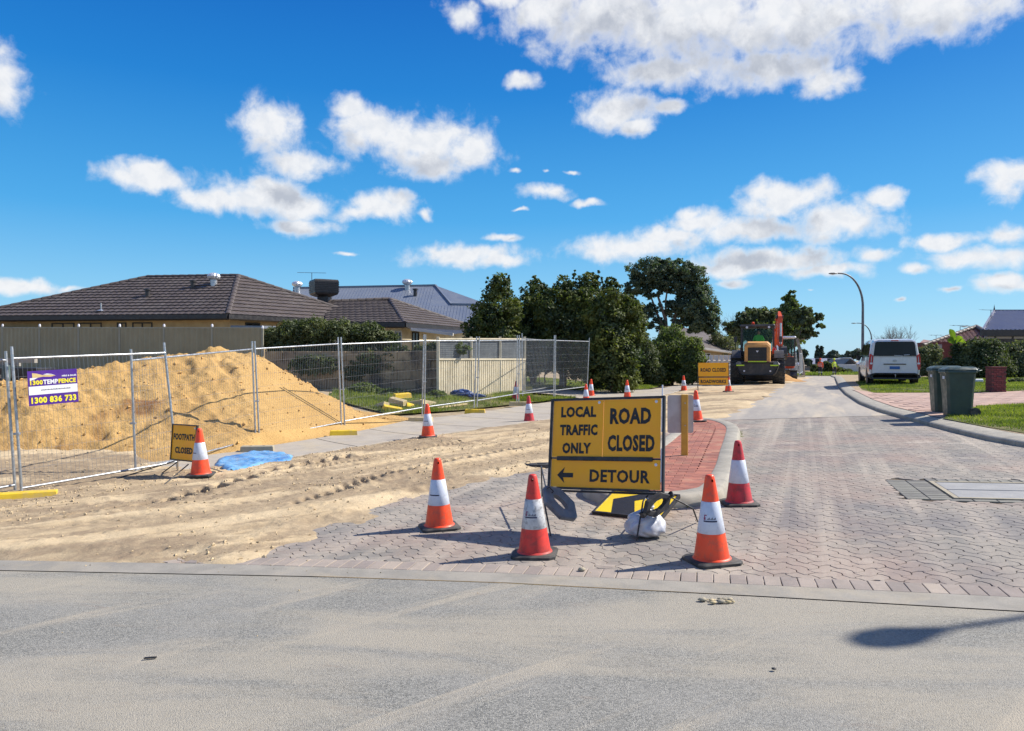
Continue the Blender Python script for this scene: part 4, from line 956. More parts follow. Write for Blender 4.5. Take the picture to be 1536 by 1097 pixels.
# ---- silver sandbag
def lump(name, ctr, rx, ry, rz_, seed, mat, parent=None, n=48, amp=.1, fold=9, neck=None, flat=.4):
    vs = []; fs = []; m_ = n//2
    for i in range(m_+1):
        ph = PI*i/m_
        for j in range(n):
            th = 2*PI*j/n; d = Vector((math.sin(ph)*math.cos(th), math.sin(ph)*math.sin(th), math.cos(ph)))
            q = 1+amp*math.sin(fold*th+3*math.sin(ph*3+seed)+seed)*math.sin(ph)**2*.5+amp*1.2*(float(fbm(np.array(d.x*2.2+seed), np.array(d.y*2.2+d.z*1.7), 4, seed)))
            z = d.z*rz_*q
            if z < 0: z *= flat
            p = Vector((d.x*rx*q, d.y*ry*q, z))
            if neck and ph < .75:
                t = 1-ph/.75; p.x = p.x*(1-t*.5)+neck[0]*t*t; p.y = p.y*(1-t*.5)+neck[1]*t*t; p.z += neck[2]*t*t
            vs.append(p+Vector(ctr))
    for i in range(m_):
        for j in range(n): fs.append((i*n+j, (i+1)*n+j, (i+1)*n+(j+1) % n, i*n+(j+1) % n))
    b = MB(); b.add(vs, fs); return b.build(name, mat, parent, world=True, smooth=True)
bp_ = P(969, 806); sb = thing('sandbag', 'silver grey sandbag tied at the neck weighing down the sign leg', 'sandbag', bp_)
lump('sack', bp_+Vector((0, .0, .085)), .185, .16, .16, 3, M['sack'], sb, 72, .16, 7, (.04, .03, .05), .5)
b = MB(); b.lathe([(.025, 0), (.018, .03), (.03, .06), (.042, .10)], 14, bp_+Vector((.055, .03, .245))); b.build('tied_neck', M['sack'], sb, world=True, smooth=True)
b = MB(); b.lathe([(.026, .02), (.03, .028), (.026, .036)], 14, bp_+Vector((.055, .03, .245))); b.build('tie', M['signwhite'], sb, world=True)

# ---- fallen hazard board
hz_ = thing('hazard_board', 'yellow and black chevron hazard board lying flat against the island kerb', 'hazard board', P(930, 770))
A_, B_, C_, D_ = P(892, 768, .03), P(990, 778, .03), P(1006, 748, .16), P(926, 737, .17)
Mh = frameM(A_, B_-A_, D_-A_); hx = (B_-A_).length; hy = (D_-A_).length
b = MB(); b.box(0, hx, 0, hy, -.012, 0); b.xf(Mh).build('panel', M['hazyel'], hz_, world=True)
b = MB()
for q in ((-.02, 0, -.02, hy+.02), (hx, hx+.02, -.02, hy+.02), (0, hx, -.02, 0), (0, hx, hy, hy+.02)): b.box(q[0], q[1], q[2], q[3], -.03, .012)
b.xf(Mh).build('frame', M['blackpaint'], hz_, world=True)
b = MB()
for o_ in (.0, .50): # chevrons pointing left
    pts = [(hx*(.10+o_*1.02), hy*.62), (hx*(.50+o_*.8), hy*.985), (hx*(.86+o_*.28), hy*.985), (hx*(.44+o_), hy*.62), (hx*(.62+o_*.6), hy*.02), (hx*(.26+o_*.9), hy*.02)]
    pts = [(min(p[0], hx*.99), p[1]) for p in pts]
    if o_ == 0: b.add([(p[0], p[1], .003) for p in pts], [(0, 5, 4, 3), (0, 3, 2, 1)])
S0 = b.xf(Mh); S0.build('chevron', M['letters'], hz_, world=True)

# ---- small plate on a yellow post (its back to us)
pb = P(1027, 683, .115); ps = thing('plate_sign', 'bare metal back of a small plate on a yellow post on the island', 'sign', pb)
Dp = pb.y; up = lambda px, py: W(px, py, Dp)
b = MB(); zt_ = up(1027, 592).z; b.box(pb.x-.048, pb.x+.048, -.03+pb.y, .03+pb.y, pb.z-.02, zt_, bev=.006); b.build('post', M['postyel'], ps, world=True)
x0, x1 = up(1002, 0).x, up(1041, 0).x; z0, z1 = up(0, 650).z, up(0, 593).z
def rrect(x0, x1, z0, z1, r, n=5):
    out = []
    for cx, cz, a0 in ((x1-r, z1-r, 0), (x0+r, z1-r, 90), (x0+r, z0+r, 180), (x1-r, z0+r, 270)):
        for k in range(n+1): a = R(a0+90*k/n); out.append((cx+r*math.cos(a), cz+r*math.sin(a)))
    return out
b = MB(); b.prism(rrect(x0, x1, z0, z1, .035), pb.y+.032, pb.y+.035, axis='y'); b.build('plate', M['alub'], ps, world=True, auto=30)
for z in (z0+.12, z1-.12):
    b = MB(); b.lathe([(.009, -.036), (.009, -.031)], 10, (pb.x, pb.y, z), 'y'); b.build('bolt', M['galv'], ps, world=True)

# ---- FOOTPATH CLOSED sign on a low stand
fbz = 11.6
fTL, fTR, fBR, fBL = W(258.5, 633, 11.5), W(297, 641, 11.15), W(293, 694, 11.1), W(255.5, 690, 11.45)
fs = thing('footpath_sign', 'amber FOOTPATH CLOSED board on a folding black stand by the wire fence', 'road sign', P(285, 712))
fx, fy = (fBR-fBL).length, ((fTL-fBL).length+(fTR-fBR).length)/2; Mf = frameM(fBL, fBR-fBL, fTL-fBL)
b = MB(); b.box(.015, fx-.015, .015, fy-.015, -.004, .004); pF = b.xf(Mf).build('sign_panel', M['amber'], fs, world=True)
b = MB(); b.box(0, .018, 0, fy, -.015, .015); b.box(fx-.026, fx, 0, fy, -.015, .015); b.box(.018, fx-.026, fy-.018, fy, -.015, .013); b.box(.018, fx-.026, 0, .018, -.015, .013)
b.xf(Mf).build('frame', M['blackpaint'], fs, world=True)
words(pF, 'FOOTPATH', fx/2-.005, fy*.58, fy*.18, fx*.84, .04, Mt=Mf); words(pF, 'CLOSED', fx/2+.01, fy*.215, fy*.18, fx*.70, .04, Mt=Mf)
b = MB(); b.lathe([(.014, .0045), (.014, .008)], 12, (fx-.06, fy-.05, 0)); b.xf(Mf).build('date_sticker', M['signwhite'], fs, world=True)
for a_, c_ in (((262, 692, 11.4), (176, 718)), ((282, 697, 11.2), (246, 727)), ((289, 694, 11.1), (342, 711)), ((266, 693, 11.4), (240, 712)), ((266, 690, 11.45), (266, 707))):
    leg([W(*a_), P(c_[0], c_[1], .03)], fs, 'stand_leg', .009 if a_ != (266, 690, 11.45) else .012, 'blackpaint' if a_ != (266, 690, 11.45) else 'galv')

# ---- light blue tarpaulin
def cloth(name, outline, dz, amp, seed, mat, label, cat, sc=7., parent=None):
    ax = np.array([tuple(p[:2]) for p in outline]); st_ = .022
    gx = np.arange(ax[:, 0].min(), ax[:, 0].max(), st_); gy = np.arange(ax[:, 1].min(), ax[:, 1].max(), st_*1.3); X, Y = np.meshgrid(gx, gy)
    sd = sdist([tuple(p) for p in ax], X, Y)+fbm(X*5, Y*5, 3, seed)*.12
    wx, wy = X+fbm(X*2.2, Y*2.2, 3, seed+7)*.8, Y+fbm(X*2.2, Y*2.2, 3, seed+8)*.8; fold = (.35-np.abs(fbm(wx*2.4+wy*3.2, wy*1.2-wx*.9, 4, seed+1, .6)))*amp*2.6+np.abs(fbm(wx*9, wy*4, 3, seed+3))*amp*1.6+np.maximum(0, fbm(X*2.2, Y*2.2, 2, seed+2))*amp*4-amp*.5
    H = gz(X, Y)+dz+fold*np.clip(sd/.1, 0, 1)+np.minimum(sd, .06)*.6; V = np.stack([X, Y, H], -1).reshape(-1, 3)
    nx = len(gx); i = np.arange((nx-1)*(len(gy)-1)); r, c = i//(nx-1), i % (nx-1); a = r*nx+c; Fq = np.stack([a, a+1, a+nx+1, a+nx], 1)
    sf = sd.ravel(); Fq = Fq[(sf[Fq] > 0).all(1)]; used = np.unique(Fq); mp = np.zeros(len(V), int); mp[used] = np.arange(len(used)); c0 = V[used].mean(0)
    o = link(fast_mesh(name, V[used]-c0, mp[Fq]), name, None, mat, True); o.location = c0; return tag(o, label, cat)
cloth('tarpaulin', [P(*p) for p in ((318, 703), (330, 692), (352, 688), (372, 683), (400, 681), (425, 684), (440, 688), (436, 696), (410, 699), (385, 703), (360, 710), (338, 712))], .03, .036, 5, M['tarp'], 'crumpled light blue tarpaulin lying by the kerb of the footpath', 'tarpaulin')
nb_ = P(692, 597); nb = thing('blue_bundle', 'dark blue rolled tarpaulin bundle on the grass by the cream fence', 'tarpaulin', nb_)
lump('bundle', nb_+Vector((0, .1, .12)), .36, .2, .20, 8, M['navy'], nb, 40, .35, 6); lump('bundle_tail', nb_+Vector((.5, .05, .05)), .35, .16, .10, 12, M['navy'], nb, 36, .4, 7)

# ---- temporary wire fence
def fence_foot(px, py, mat, label, ln=.60, rz=0., p=None):
    p = p or P(px, py); t = thing('ballast_block', label, 'fence foot', p+Vector((0, 0, .0)), rz, 'fence feet'); b = MB()
    h = .14; w0, w1 = .115, .09
    b.loft([[(-ln/2, -w0, 0), (ln/2, -w0, 0), (ln/2, w0, 0), (-ln/2, w0, 0)], [(-ln/2+.008, -w0+.006, .02), (ln/2-.008, -w0+.006, .02), (ln/2-.008, w0-.006, .02), (-ln/2+.008, w0-.006, .02)],
            [(-ln/2+.02, -w1, h-.012), (ln/2-.02, -w1, h-.012), (ln/2-.02, w1, h-.012), (-ln/2+.02, w1, h-.012)], [(-ln/2+.032, -w1+.012, h), (ln/2-.032, -w1+.012, h), (ln/2-.032, w1-.012, h), (-ln/2+.032, w1-.012, h)]])
    b.build('block', M[mat], t)
    b = MB()
    for x in (-.12, .12): b.lathe([(.028, h-.001), (.028, h+.004), (.021, h+.004), (.021, h-.001)], 12, (x, 0, 0))
    b.build('socket_ring', M[mat], t); return t
def wpanel(label, Lb, Rb, Lt, Rt, Dl, Dr, railL, railR, botL, botR, name='temporary_fence', group='temporary wire fence panels', sp=.058, wr=.0017, pr=.0185):
    """wire fence panel. arguments: photo pixels of both posts and rails, distances of the posts"""
    lb, lt, rb, rt = W(*Lb, Dl), W(*Lt, Dl), W(*Rb, Dr), W(*Rt, Dr)
    t = thing(name, label, 'wire fence panel', lb, 0, group)
    for a, c in ((lb, lt), (rb, rt)):
        b = MB(); b.tube([a, c], pr, 10); b.build('post', M['galv'], t, world=True, auto=60)
    def on(a, c, A_, C_, py, D): # point on post at pixel row
        f_ = (py-A_[1])/(C_[1]-A_[1]); return a.lerp(c, f_)
    tl, tr = on(lb, lt, Lb, Lt, railL, Dl), on(rb, rt, Rb, Rt, railR, Dr); bl_, br = on(lb, lt, Lb, Lt, botL, Dl), on(rb, rt, Rb, Rt, botR, Dr)
    for a, c in ((tl, tr), (bl_, br)):
        b = MB(); b.tube([a, c], pr*.9, 10); b.build('rail', M['galv'], t, world=True, auto=60)
    n = max(3, int((tr-tl).length/sp)); vs = []; fs = []; b = MB()
    wave = rnd.random()*6
    def wire(a, c):
        b.tube([a, c], wr, 3, caps=False)
    for k in range(1, n):
        f_ = k/n; wire(bl_.lerp(br, f_), tl.lerp(tr, f_))
    nh = max(4, int((tl-bl_).length/.24))
    for k in range(1, nh):
        f_ = k/nh; wire(bl_.lerp(tl, f_), br.lerp(tr, f_))
    o = b.build('wire_mesh', M['wire'], t, world=True, kind='stuff')
    for zf in (.42,):
        p = lb.lerp(lt, zf); b = MB(); b.box(p.x-.05, p.x+.03, p.y-.022, p.y+.022, p.z-.015, p.z+.015, bev=.004); b.build('clamp', M['galv'], t, world=True)
    return t
def Dg(px, py, dz=.10): return P(px, py, dz).y
d0_ = 10.1
wpanel('wire panel cut by the left edge of the photo with no sign on it', (-160, 775), (22, 737), (-175, 505), (8.5, 527), 8.7, 10.15, 530, 541, 760, 728)
pan = wpanel('wire panel that carries the purple sign, leaning at its right post', (32, 746), (266, 708), (17.5, 520), (246, 514), 10.1, 12.0, 538, 529.5, 733, 693)
wpanel('wire panel overlapping the leaning post behind the FOOTPATH CLOSED sign', (203, 716), (383.5, 668), (196.5, 524), (378, 512), 11.75, 15.2, 541, 524, 706, 659)
wpanel('wire panel across the right slope of the sand heap', (389, 667), (512, 643), (382, 512), (507, 506), 15.25, 17.7, 523.5, 516, 658, 634)
wpanel('wire panel in front of the dark hedge and old wall', (517, 641), (633, 625), (511.5, 506), (636, 502), 17.8, 20.3, 516.5, 511.5, 632, 611.5)
wpanel('wire panel in front of the left half of the cream fence', (636.5, 624), (711, 612), (638.5, 502), (715, 505), 20.4, 22.3, 511.5, 511.5, 611, 601)
wpanel('wire panel in front of the right half of the cream fence', (715.5, 611), (775, 603), (719, 505), (776, 503), 22.4, 24.6, 511.5, 510.5, 601, 591)
wpanel('wire panel just right of the end of the cream fence', (778, 603), (830.5, 595), (779, 503), (831.5, 503), 24.7, 27.6, 510.5, 510.5, 591, 585.5)
wpanel('last wire panel of the row, before the garden tree trunks', (832.5, 595), (880.5, 589), (833.5, 503), (884, 507), 27.7, 30.2, 511, 512.5, 586, 580)
wpanel('wire panel folded back towards the garden beside the cream fence post', (784, 594), (846, 583), (783, 500), (845, 507), 27.5, 34.5, 508, 513, 588, 577, sp=.09)
# feet
b0 = P(20, 752)
fence_foot(0, 0, 'yellow', 'yellow fence foot at the left edge of the photo, half buried in sand', 1.05, R(24), G3(b0.x-.06, b0.y+.05, .0)).scale = (1, 1, .72)
fence_foot(386, 680, 'greyblk', 'grey block holding the fence posts beside the light blue tarpaulin', .62, R(8))
fence_foot(515, 655, 'yellow', 'yellow fence foot at the near end of the footpath', .62, R(14))
fence_foot(631, 634, 'creamblk', 'sand stained cream fence foot behind the orange cone on the footpath edge', .66, R(-4))
fence_foot(712.5, 621, 'yellow', 'clean yellow fence foot on the footpath before the cream fence', .62, R(-3))
fence_foot(777, 609, 'creamblk', 'dull tan fence foot behind the faded red cone', .62, R(-3))
fence_foot(786, 585, 'yellow', 'yellow fence foot at the end of the cream fence', .75, R(-3))
for i, (px, py, dz, a, m_, lb_) in enumerate(((588, 617, 0, 20, 'yellow', 'yellow fence foot lying at the left of the jumbled heap'), (572, 612, .0, -50, 'creamblk', 'cream fence foot at the back left of the jumbled heap'), (597, 612, .14, -30, 'creamblk', 'cream fence foot on top of the jumbled heap'),
        (612, 612, .0, 75, 'yellow', 'yellow fence foot standing at the middle of the jumbled heap'), (625, 609, .03, -20, 'creamblk', 'pale fence foot at the right of the jumbled heap'), (603, 606, .2, 35, 'yellow', 'yellow fence foot tipped on the top of the jumbled heap'), (640, 608, .0, 30, 'creamblk', 'small cream fence foot at the far right of the jumbled heap'))):
    p = P(px, py); t = fence_foot(0, 0, m_, lb_, .60, R(a), p+Vector((0, 0, dz))); t.rotation_euler = (R(rnd.uniform(-18, 18)), R(rnd.uniform(-16, 16)), R(a))
# stray timber and rubble by the heap
for (px0, py0, px1, py1, lb_) in ((560, 624, 640, 612, 'thin grey timber lying behind the fence near the fence foot heap'), (655, 612, 700, 606, 'short dark timber offcut on the dirt under the wire fence')):
    a, c = P(px0, py0, .04), P(px1, py1, .04); b = MB(); b.bar(a, c, .035); o = b.build('timber_offcut', M['creamblk'], None); tag(o, lb_, 'timber')

# ---- purple sign wired on the fence
uTL, uTR, uBR, uBL = W(36, 557.5, 10.1), W(109.5, 553, 10.62), W(114, 602.5, 10.66), W(40, 609.5, 10.12)
us = thing('hire_sign', 'purple and white fence hire sign with yellow telephone number on the wire panel', 'sign', uBL)
offn = Vector((.1, -.06, 0))*.5; ux_, uy_ = (uBR-uBL).length, ((uTL-uBL).length+(uTR-uBR).length)/2; Mu = frameM(uBL+offn, uBR-uBL, (uTL-uBL)+(uTR-uBR))
b = MB(); b.box(0, ux_, 0, uy_, -.003, .003); b.xf(Mu).build('sheet', M['purple'], us, world=True)
b = MB(); b.add([(.006, uy_*.31, .004), (ux_-.004, uy_*.31, .004), (ux_-.004, uy_*.555, .004), (.006, uy_*.555, .004)], [(0, 1, 2, 3)]); b.xf(Mu).build('white_stripe', M['signwhite'], us, world=True)
wd = lambda s, cx, y, h, w_, m_, nm='lettering': words(us, s, cx, y, h, w_, .03, m_, Mu, nm)
wd('1300 836 733', ux_*.5, uy_*.07, uy_*.19, ux_*.91, 'signyel'); wd('1300', ux_*.165, uy_*.605, uy_*.135, ux_*.25, 'signyel'); wd('TEMP', ux_*.445, uy_*.605, uy_*.135, ux_*.30, 'signwhite'); wd('FENCE', ux_*.785, uy_*.605, uy_*.135, ux_*.36, 'signyel')
wd('HIRE & SALES', ux_*.83, uy_*.79, uy_*.05, ux_*.30, 'signwhite')
b = MB()
for q in range(22):
    x = ux_*(.25+.6*q/22); b.add([(x, uy_*.42, .005), (x+ux_*.018, uy_*.42, .005), (x+ux_*.018, uy_*(.448+.008*(q % 2)), .005), (x, uy_*(.448+.008*(q % 2)), .005)], [(0, 1, 2, 3)])
b.xf(Mu).build('fine_print', M['print'], us, world=True)
b = MB(); sw = lambda pts, m, z: b.add([(ux_*x, uy_*y, z) for x, y in pts], [tuple(range(len(pts)))], m)
sw([(.09, .94), (.18, .92), (.30, .865), (.30, .82), (.18, .80), (.09, .76)], 0, .004); sw([(.04, .80), (.10, .80), (.20, .80), (.12, .75), (.04, .72)], 1, .0045)
sw([(.28, .865), (.38, .87), (.45, .865), (.56, .835), (.45, .805), (.36, .815), (.28, .825)], 0, .0045); sw([(.30, .885), (.38, .905), (.47, .885), (.55, .845), (.45, .872), (.36, .875)], 1, .005)
b.xf(Mu).build('emblem', [M['signtan'], M['signwhite']], us, world=True)

# ---- distant ROAD CLOSED / ROADWORKS sign
rp = P(1070, 589); Dr = 30.6
rs = thing('roadworks_sign', 'distant amber ROAD CLOSED sign above a ROADWORKS strip beside the wheel loader', 'road sign', rp)
r0, r1 = W(1047.5, 578, Dr), W(1093, 578, Dr-.3); Mr = frameM(r0, r1-r0, (0, 0.02, 1)); rx = (r1-r0).length; k_ = Dr/F
b = MB(); b.box(0, rx, 13*k_, 33.5*k_, -.004, .004); q1 = b.xf(Mr).build('sign_panel', M['amber'], rs, world=True)
b = MB(); b.box(.02, rx-.02, .5*k_, 11.3*k_, -.004, .004); q2 = b.xf(Mr).build('sign_panel', M['amber'], rs, world=True)
b = MB(); b.box(-.01, rx+.01, 11.4*k_, 12.9*k_, -.015, .012); b.box(-.02, 0, -.1, 33.5*k_, -.01, .01); b.box(rx, rx+.02, -.1, 33.5*k_, -.01, .01); b.xf(Mr).build('frame', M['blackpaint'], rs, world=True)
words(q1, 'ROAD CLOSED', rx/2, 20.2*k_, 6*k_, rx*.84, .03, Mt=Mr); words(q2, 'ROADWORKS', rx/2, 3.2*k_, 5.3*k_, rx*.84, .03, Mt=Mr)
for (a, c) in (((1047, 579), (1044, 592)), ((1047, 579), (1049, 591)), ((1093, 579), (1090, 590)), ((1093, 579), (1096, 589)), ((1047, 562), (1046, 589))):
    leg([W(a[0], a[1], Dr), P(c[0], c[1], .03)], rs)

# ---- wheelie bins
def bin_(name, label, loc, rz, mat, group=None, s=1.):
    t = thing(name, label, 'wheelie bin', loc, rz, group); t.scale = (s, s, s); b = MB()
    def ring(x0, x1, y, z, c=.05): return [(x0+c, -y, z), (x1-c, -y, z), (x1, -y+c, z), (x1, y-c, z), (x1-c, y, z), (x0+c, y, z), (x0, y-c, z), (x0, -y+c, z)]
    b.loft([ring(-.24, .22, .20, .0), ring(-.245, .23, .205, .06), ring(-.27, .255, .235, .55), ring(-.295, .28, .265, .93)]); b.build('bin_body', M[mat], t, auto=40)
    b = MB(); b.loft([ring(-.315, .30, .285, .925), ring(-.32, .305, .29, .94), ring(-.32, .305, .29, .97), ring(-.31, .295, .28, .985)]); b.build('rim', M[mat], t, auto=40)
    b = MB(); b.loft([ring(-.325, .31, .29, .987), ring(-.32, .31, .285, 1.005), ring(-.25, .29, .22, 1.05), ring(-.16, .26, .13, 1.062)]); b.box(.30, .345, -.20, .20, 1.0, 1.035, bev=.01); b.build('lid', M[mat], t, auto=40)
    b = MB(); b.tube([(.29, -.24, .96), (.38, -.23, .985), (.38, .23, .985), (.29, .24, .96)], .014, 8); b.build('handle', M[mat], t, auto=60)
    for y in (-.255, .255):
        b = MB(); b.lathe([(.10, -.022), (.10, .022), (.085, .026), (.03, .02)], 20, (.255, y, .10), 'y'); w_ = b.build('wheel', M['black'], t, auto=40)
    b = MB(); b.tube([(.255, -.25, .10), (.255, .25, .10)], .012, 8); b.build('axle', M['galv'], t)
    b = MB(); b.box(-.302, -.29, -.12, .0, .80, .86); b.build('number_plate', M['signwhite'], t); return t
M['bin'] = pmat('dark green bin plastic', (.040, .072, .060, 1), (.033, .058, .05, 1), 4, .42, 0, .0008, 70, c3=(.10, .12, .10, 1), s3=3, amt3=.35)
M['binpale'] = pmat('pale green bin plastic', (.42, .55, .42, 1), (.36, .48, .38, 1), 4, .5)
pr_ = P(1441, 628); bin_('wheelie_bin', 'front dark green wheelie bin of the pair at the kerb, wheels showing on the right', G3(9.77, 16.5, .125), R(-14), 'bin', 'wheelie bins at the kerb', 1.02)
bin_('wheelie_bin', 'rear dark green wheelie bin, left of the front one at the kerb', G3(10.02, 17.45, .15), R(-14), 'bin', 'wheelie bins at the kerb', 1.0)
q = P(943, 569.5); bin_('wheelie_bin', 'pale green wheelie bin on the grass in front of the dark trees', q, R(25), 'binpale', 'wheelie bins at the kerb', .98)

# ---- brick letterbox pillar
mp_ = P(1494, 588, .14); lbx = thing('brick_pillar', 'dark red brick letterbox pillar standing on the lawn', 'letterbox', mp_, R(-6))
M['brickwall'] = pmat('dark red brick', (.20, .05, .045, 1), (.15, .04, .04, 1), 8, .8, 0, .002, 90, rnd_obj=.3)
M['mortar'] = pmat('mortar', (.12, .06, .055, 1), (.10, .05, .045, 1), 9, .9)
b = MB(); b.box(-.325, .325, -.22, .22, 0, .99); b.build('core', M['mortar'], lbx)
bmx = bpy.data.meshes.new('brick'); b = MB(); b.box(-.11, .11, -.052, .052, -.0375, .0375, bev=.004); bmx.from_pydata(b.v, [], b.f); bmx.materials.append(M['brickwall'])
for r_ in range(11):
    z = .045+r_*.087; sft = .115 if r_ % 2 else 0
    for k in range(-3, 4):
        x = k*.231+sft
        if abs(x) < .24:
            for y in (-.19, .19): o = bpy.data.objects.new('brick', bmx); COL.objects.link(o); o.parent = lbx; o.location = (x, y, z)
    for y in (-.1, .13):
        for x in (-.29, .29): o = bpy.data.objects.new('brick', bmx); COL.objects.link(o); o.parent = lbx; o.location = (x, y+(sft-.05)*.3, z); o.rotation_euler = (0, 0, PI/2)
b = MB(); b.box(-.36, .36, -.26, .26, .99, 1.04, bev=.01); b.build('cap', M['brickwall'], lbx)
b = MB(); b.box(-.12, .12, -.252, -.246, .62, .66); b.build('letter_slot', M['blackpaint'], lbx)
o = tag(MB().box(-.18, .18, -.06, .06, 0, .14, bev=.03).build('white_parcel_box', M['signwhite']), 'small white box on the lawn just right of the dark bins', 'box'); o.location = P(1468, 573.5, .14)

lbx.scale = (.66, .8, .79)
# ---- street lamps
def street_lamp(label, base, H_, reach, rz, group='street lamps', r0=.085, headL=.62):
    t = thing('street_lamp', label, 'street lamp', base, rz, group)
    rise = H_-2.0 if H_ > 5 else H_*.7
    pts = [(0, 0, 0), (0, 0, rise*.5), (0, 0, rise)]; rr = [r0, r0*.85, r0*.7]
    for k in range(1, 13):
        a = (PI/2*.96)*k/12; pts.append((-reach*.86*(1-math.cos(a)), 0, rise+(H_-rise)*math.sin(a))); rr.append(r0*(.7-.25*k/12))
    pts.append((-reach, 0, H_+.01)); rr.append(r0*.42)
    b = MB(); b.tube([(0, 0, 0), (0, 0, .9)], [r0*1.5, r0*1.45], 12); b.build('base_sleeve', M['galvdark'], t, auto=50)
    b = MB(); b.tube(pts, rr, 12); b.build('pole', M['galvdark'], t, auto=60)
    b = MB(); L = headL; rg = []
    for k, (x, w_, h0, h1) in enumerate(((0, .05, -.03, .03), (-.12, .085, -.05, .04), (-L*.45, .15, -.065, .055), (-L*.8, .14, -.06, .04), (-L, .07, -.035, .01))):
        rg.append([(-reach+x, w_*math.cos(q), H_+(h1 if math.sin(q) > 0 else -h0)*math.sin(q)) for q in [2*PI*j/12 for j in range(12)]])
    b.loft(rg); b.build('lamp_head', M['galvdark'], t, auto=60)
    b = MB(); b.lathe([(0.001, -.09), (.07, -.075), (.10, -.035)], 14, (-reach-L*.55, 0, H_)); b.build('lens', M['signwhite'], t, smooth=True); return t
M['galvdark'] = pmat('weathered grey steel', (.17, .18, .20, 1), (.12, .13, .145, 1), 6, .5, .4)
bz = 46.; lb1 = Vector(((1294-768)/F*bz, bz, g1(21.4, 46)+.12)); topz = W(0, 411, bz).z
street_lamp('nearer tall curved street lamp rising behind the white van', lb1, topz-lb1.z, (1294-1254)/F*bz, R(6), r0=.10, headL=.55)
bz = 96.; lb2 = Vector(((1307-768)/F*bz, bz, 0)); street_lamp('farther street lamp with a short arm seen left of the van roof', lb2, W(0, 485, bz).z, (1307-1285)/F*bz, R(0), r0=.11, headL=.7)
bz = 78.; street_lamp('distant street lamp above the tiled roofs on the right', Vector(((1466-768)/F*bz, bz, .8)), W(0, 490, bz).z-.8, 1.0, R(0), r0=.08, headL=.7)
# the lamp just right of the frame whose shadow falls on the asphalt
sh = P(1352, 955); Ht = 7.2; hd = sh+Vector((SUNV.x/SUNV.z*Ht, SUNV.y/SUNV.z*Ht, Ht)); a3 = P(1536, 924)-P(1400, 944); dr = Vector((a3.x, a3.y, 0)).normalized()
# arm level: its shadow has the arm's own direction
base = Vector((hd.x, hd.y, 0))+dr*(2.0+.3); base.z = g1(base.x, base.y)
street_lamp('street lamp beyond the right edge of the photo that throws its shadow on the asphalt', base, hd.z-base.z, 2.0, math.atan2(dr.y, dr.x), r0=.075, headL=.62)

# ---- stones and crumbs lying on the asphalt and the edge strip
def stone(px, py, r, label, mat='greyblk', seed=1):
    p = P(px, py, .008); t = thing('stone', label, 'stone', p); lump('rock', p+Vector((0, 0, r*.35)), r*1.3, r, r*.8, seed, M[mat], t, 10, .3, 3, flat=.5); return t
stone(873, 857, .024, 'rounded stone on the concrete edge strip in front of the scuffed cone', 'greyblk', 2)
rb_ = thing('rubble', 'small crumbled heap of mortar lumps on the asphalt below the nearest cone', 'rubble', P(1083, 903))
for k in range(16):
    p = P(1083+rnd.gauss(0, 9), 902+rnd.gauss(0, 2.5), .006); r = rnd.uniform(.006, .022); lump('lump', p+Vector((0, 0, r*.3)), r*1.5, r, r*.7, k+3, M['creamblk'] if k % 3 else M['greyblk'], rb_, 8, .3, 3, flat=.5)
stone(1162, 1006, .010, 'single dark pebble on the beige asphalt near the bottom', 'black', 5)
o = tag(MB().box(-.035, .035, -.008, .008, 0, .008, bev=.003).build('twig', M['bark'] if 'bark' in M else M['letters']), 'short dark twig on the asphalt in the left foreground', 'twig'); o.location = P(224, 989, .006); o.rotation_euler = (0, 0, .2)
# ================================================================== buildings
M['tile'] = pmat('dark brown roof tile', (.10, .079, .070, 1), (.075, .06, .054, 1), 2.5, .62, 0, .002, 20, c3=(.15, .13, .115, 1), s3=1.2, amt3=.4)
M['tilered'] = pmat('reddish roof tile', (.24, .12, .10, 1), (.16, .085, .08, 1), 2.5, .65)
M['metalroof'] = pmat('blue grey metal roof', (.20, .225, .27, 1), (.18, .205, .25, 1), .6, .42, .15)
M['fascia'] = pmat('dark fascia', (.025, .023, .025, 1), (.035, .032, .033, 1), 4, .45)
M['creambrick'] = pmat('cream brick wall', (.50, .38, .22, 1), (.42, .31, .18, 1), 3, .85, 0, .002, 40)
M['winglass'] = pmat('dark window glass', (.02, .025, .03, 1), (.03, .035, .04, 1), 1, .08)
M['colorbond'] = pmat('grey green steel sheet', (.26, .225, .14, 1), (.225, .195, .12, 1), .8, .45, .0, c3=(.30, .26, .165, 1), s3=.5, amt3=.4)
M['colorpost'] = pmat('grey green steel post', (.30, .29, .23, 1), (.26, .25, .2, 1), 2, .5)
M['creamfence'] = pmat('cream fence sheet', (.74, .65, .47, 1), (.66, .58, .41, 1), 2, .6, 0, 0, c3=(.36, .30, .2, 1), s3=2, amt3=.35)
M['oldwall'] = pmat('stained limestone wall', (.36, .26, .15, 1), (.20, .15, .10, 1), 1.6, .92, 0, .01, 8, c3=(.06, .055, .05, 1), s3=1.3, amt3=.9)
M['wood'] = pmat('weathered grey timber', (.36, .33, .28, 1), (.25, .23, .2, 1), 5, .8, 0, .002, 40)
M['render_grey'] = pmat('grey rendered wall', (.38, .36, .35, 1), (.32, .31, .30, 1), 1.5, .85)
M['whitewall'] = pmat('pale wall', (.62, .60, .56, 1), (.55, .53, .5, 1), 1.5, .8)

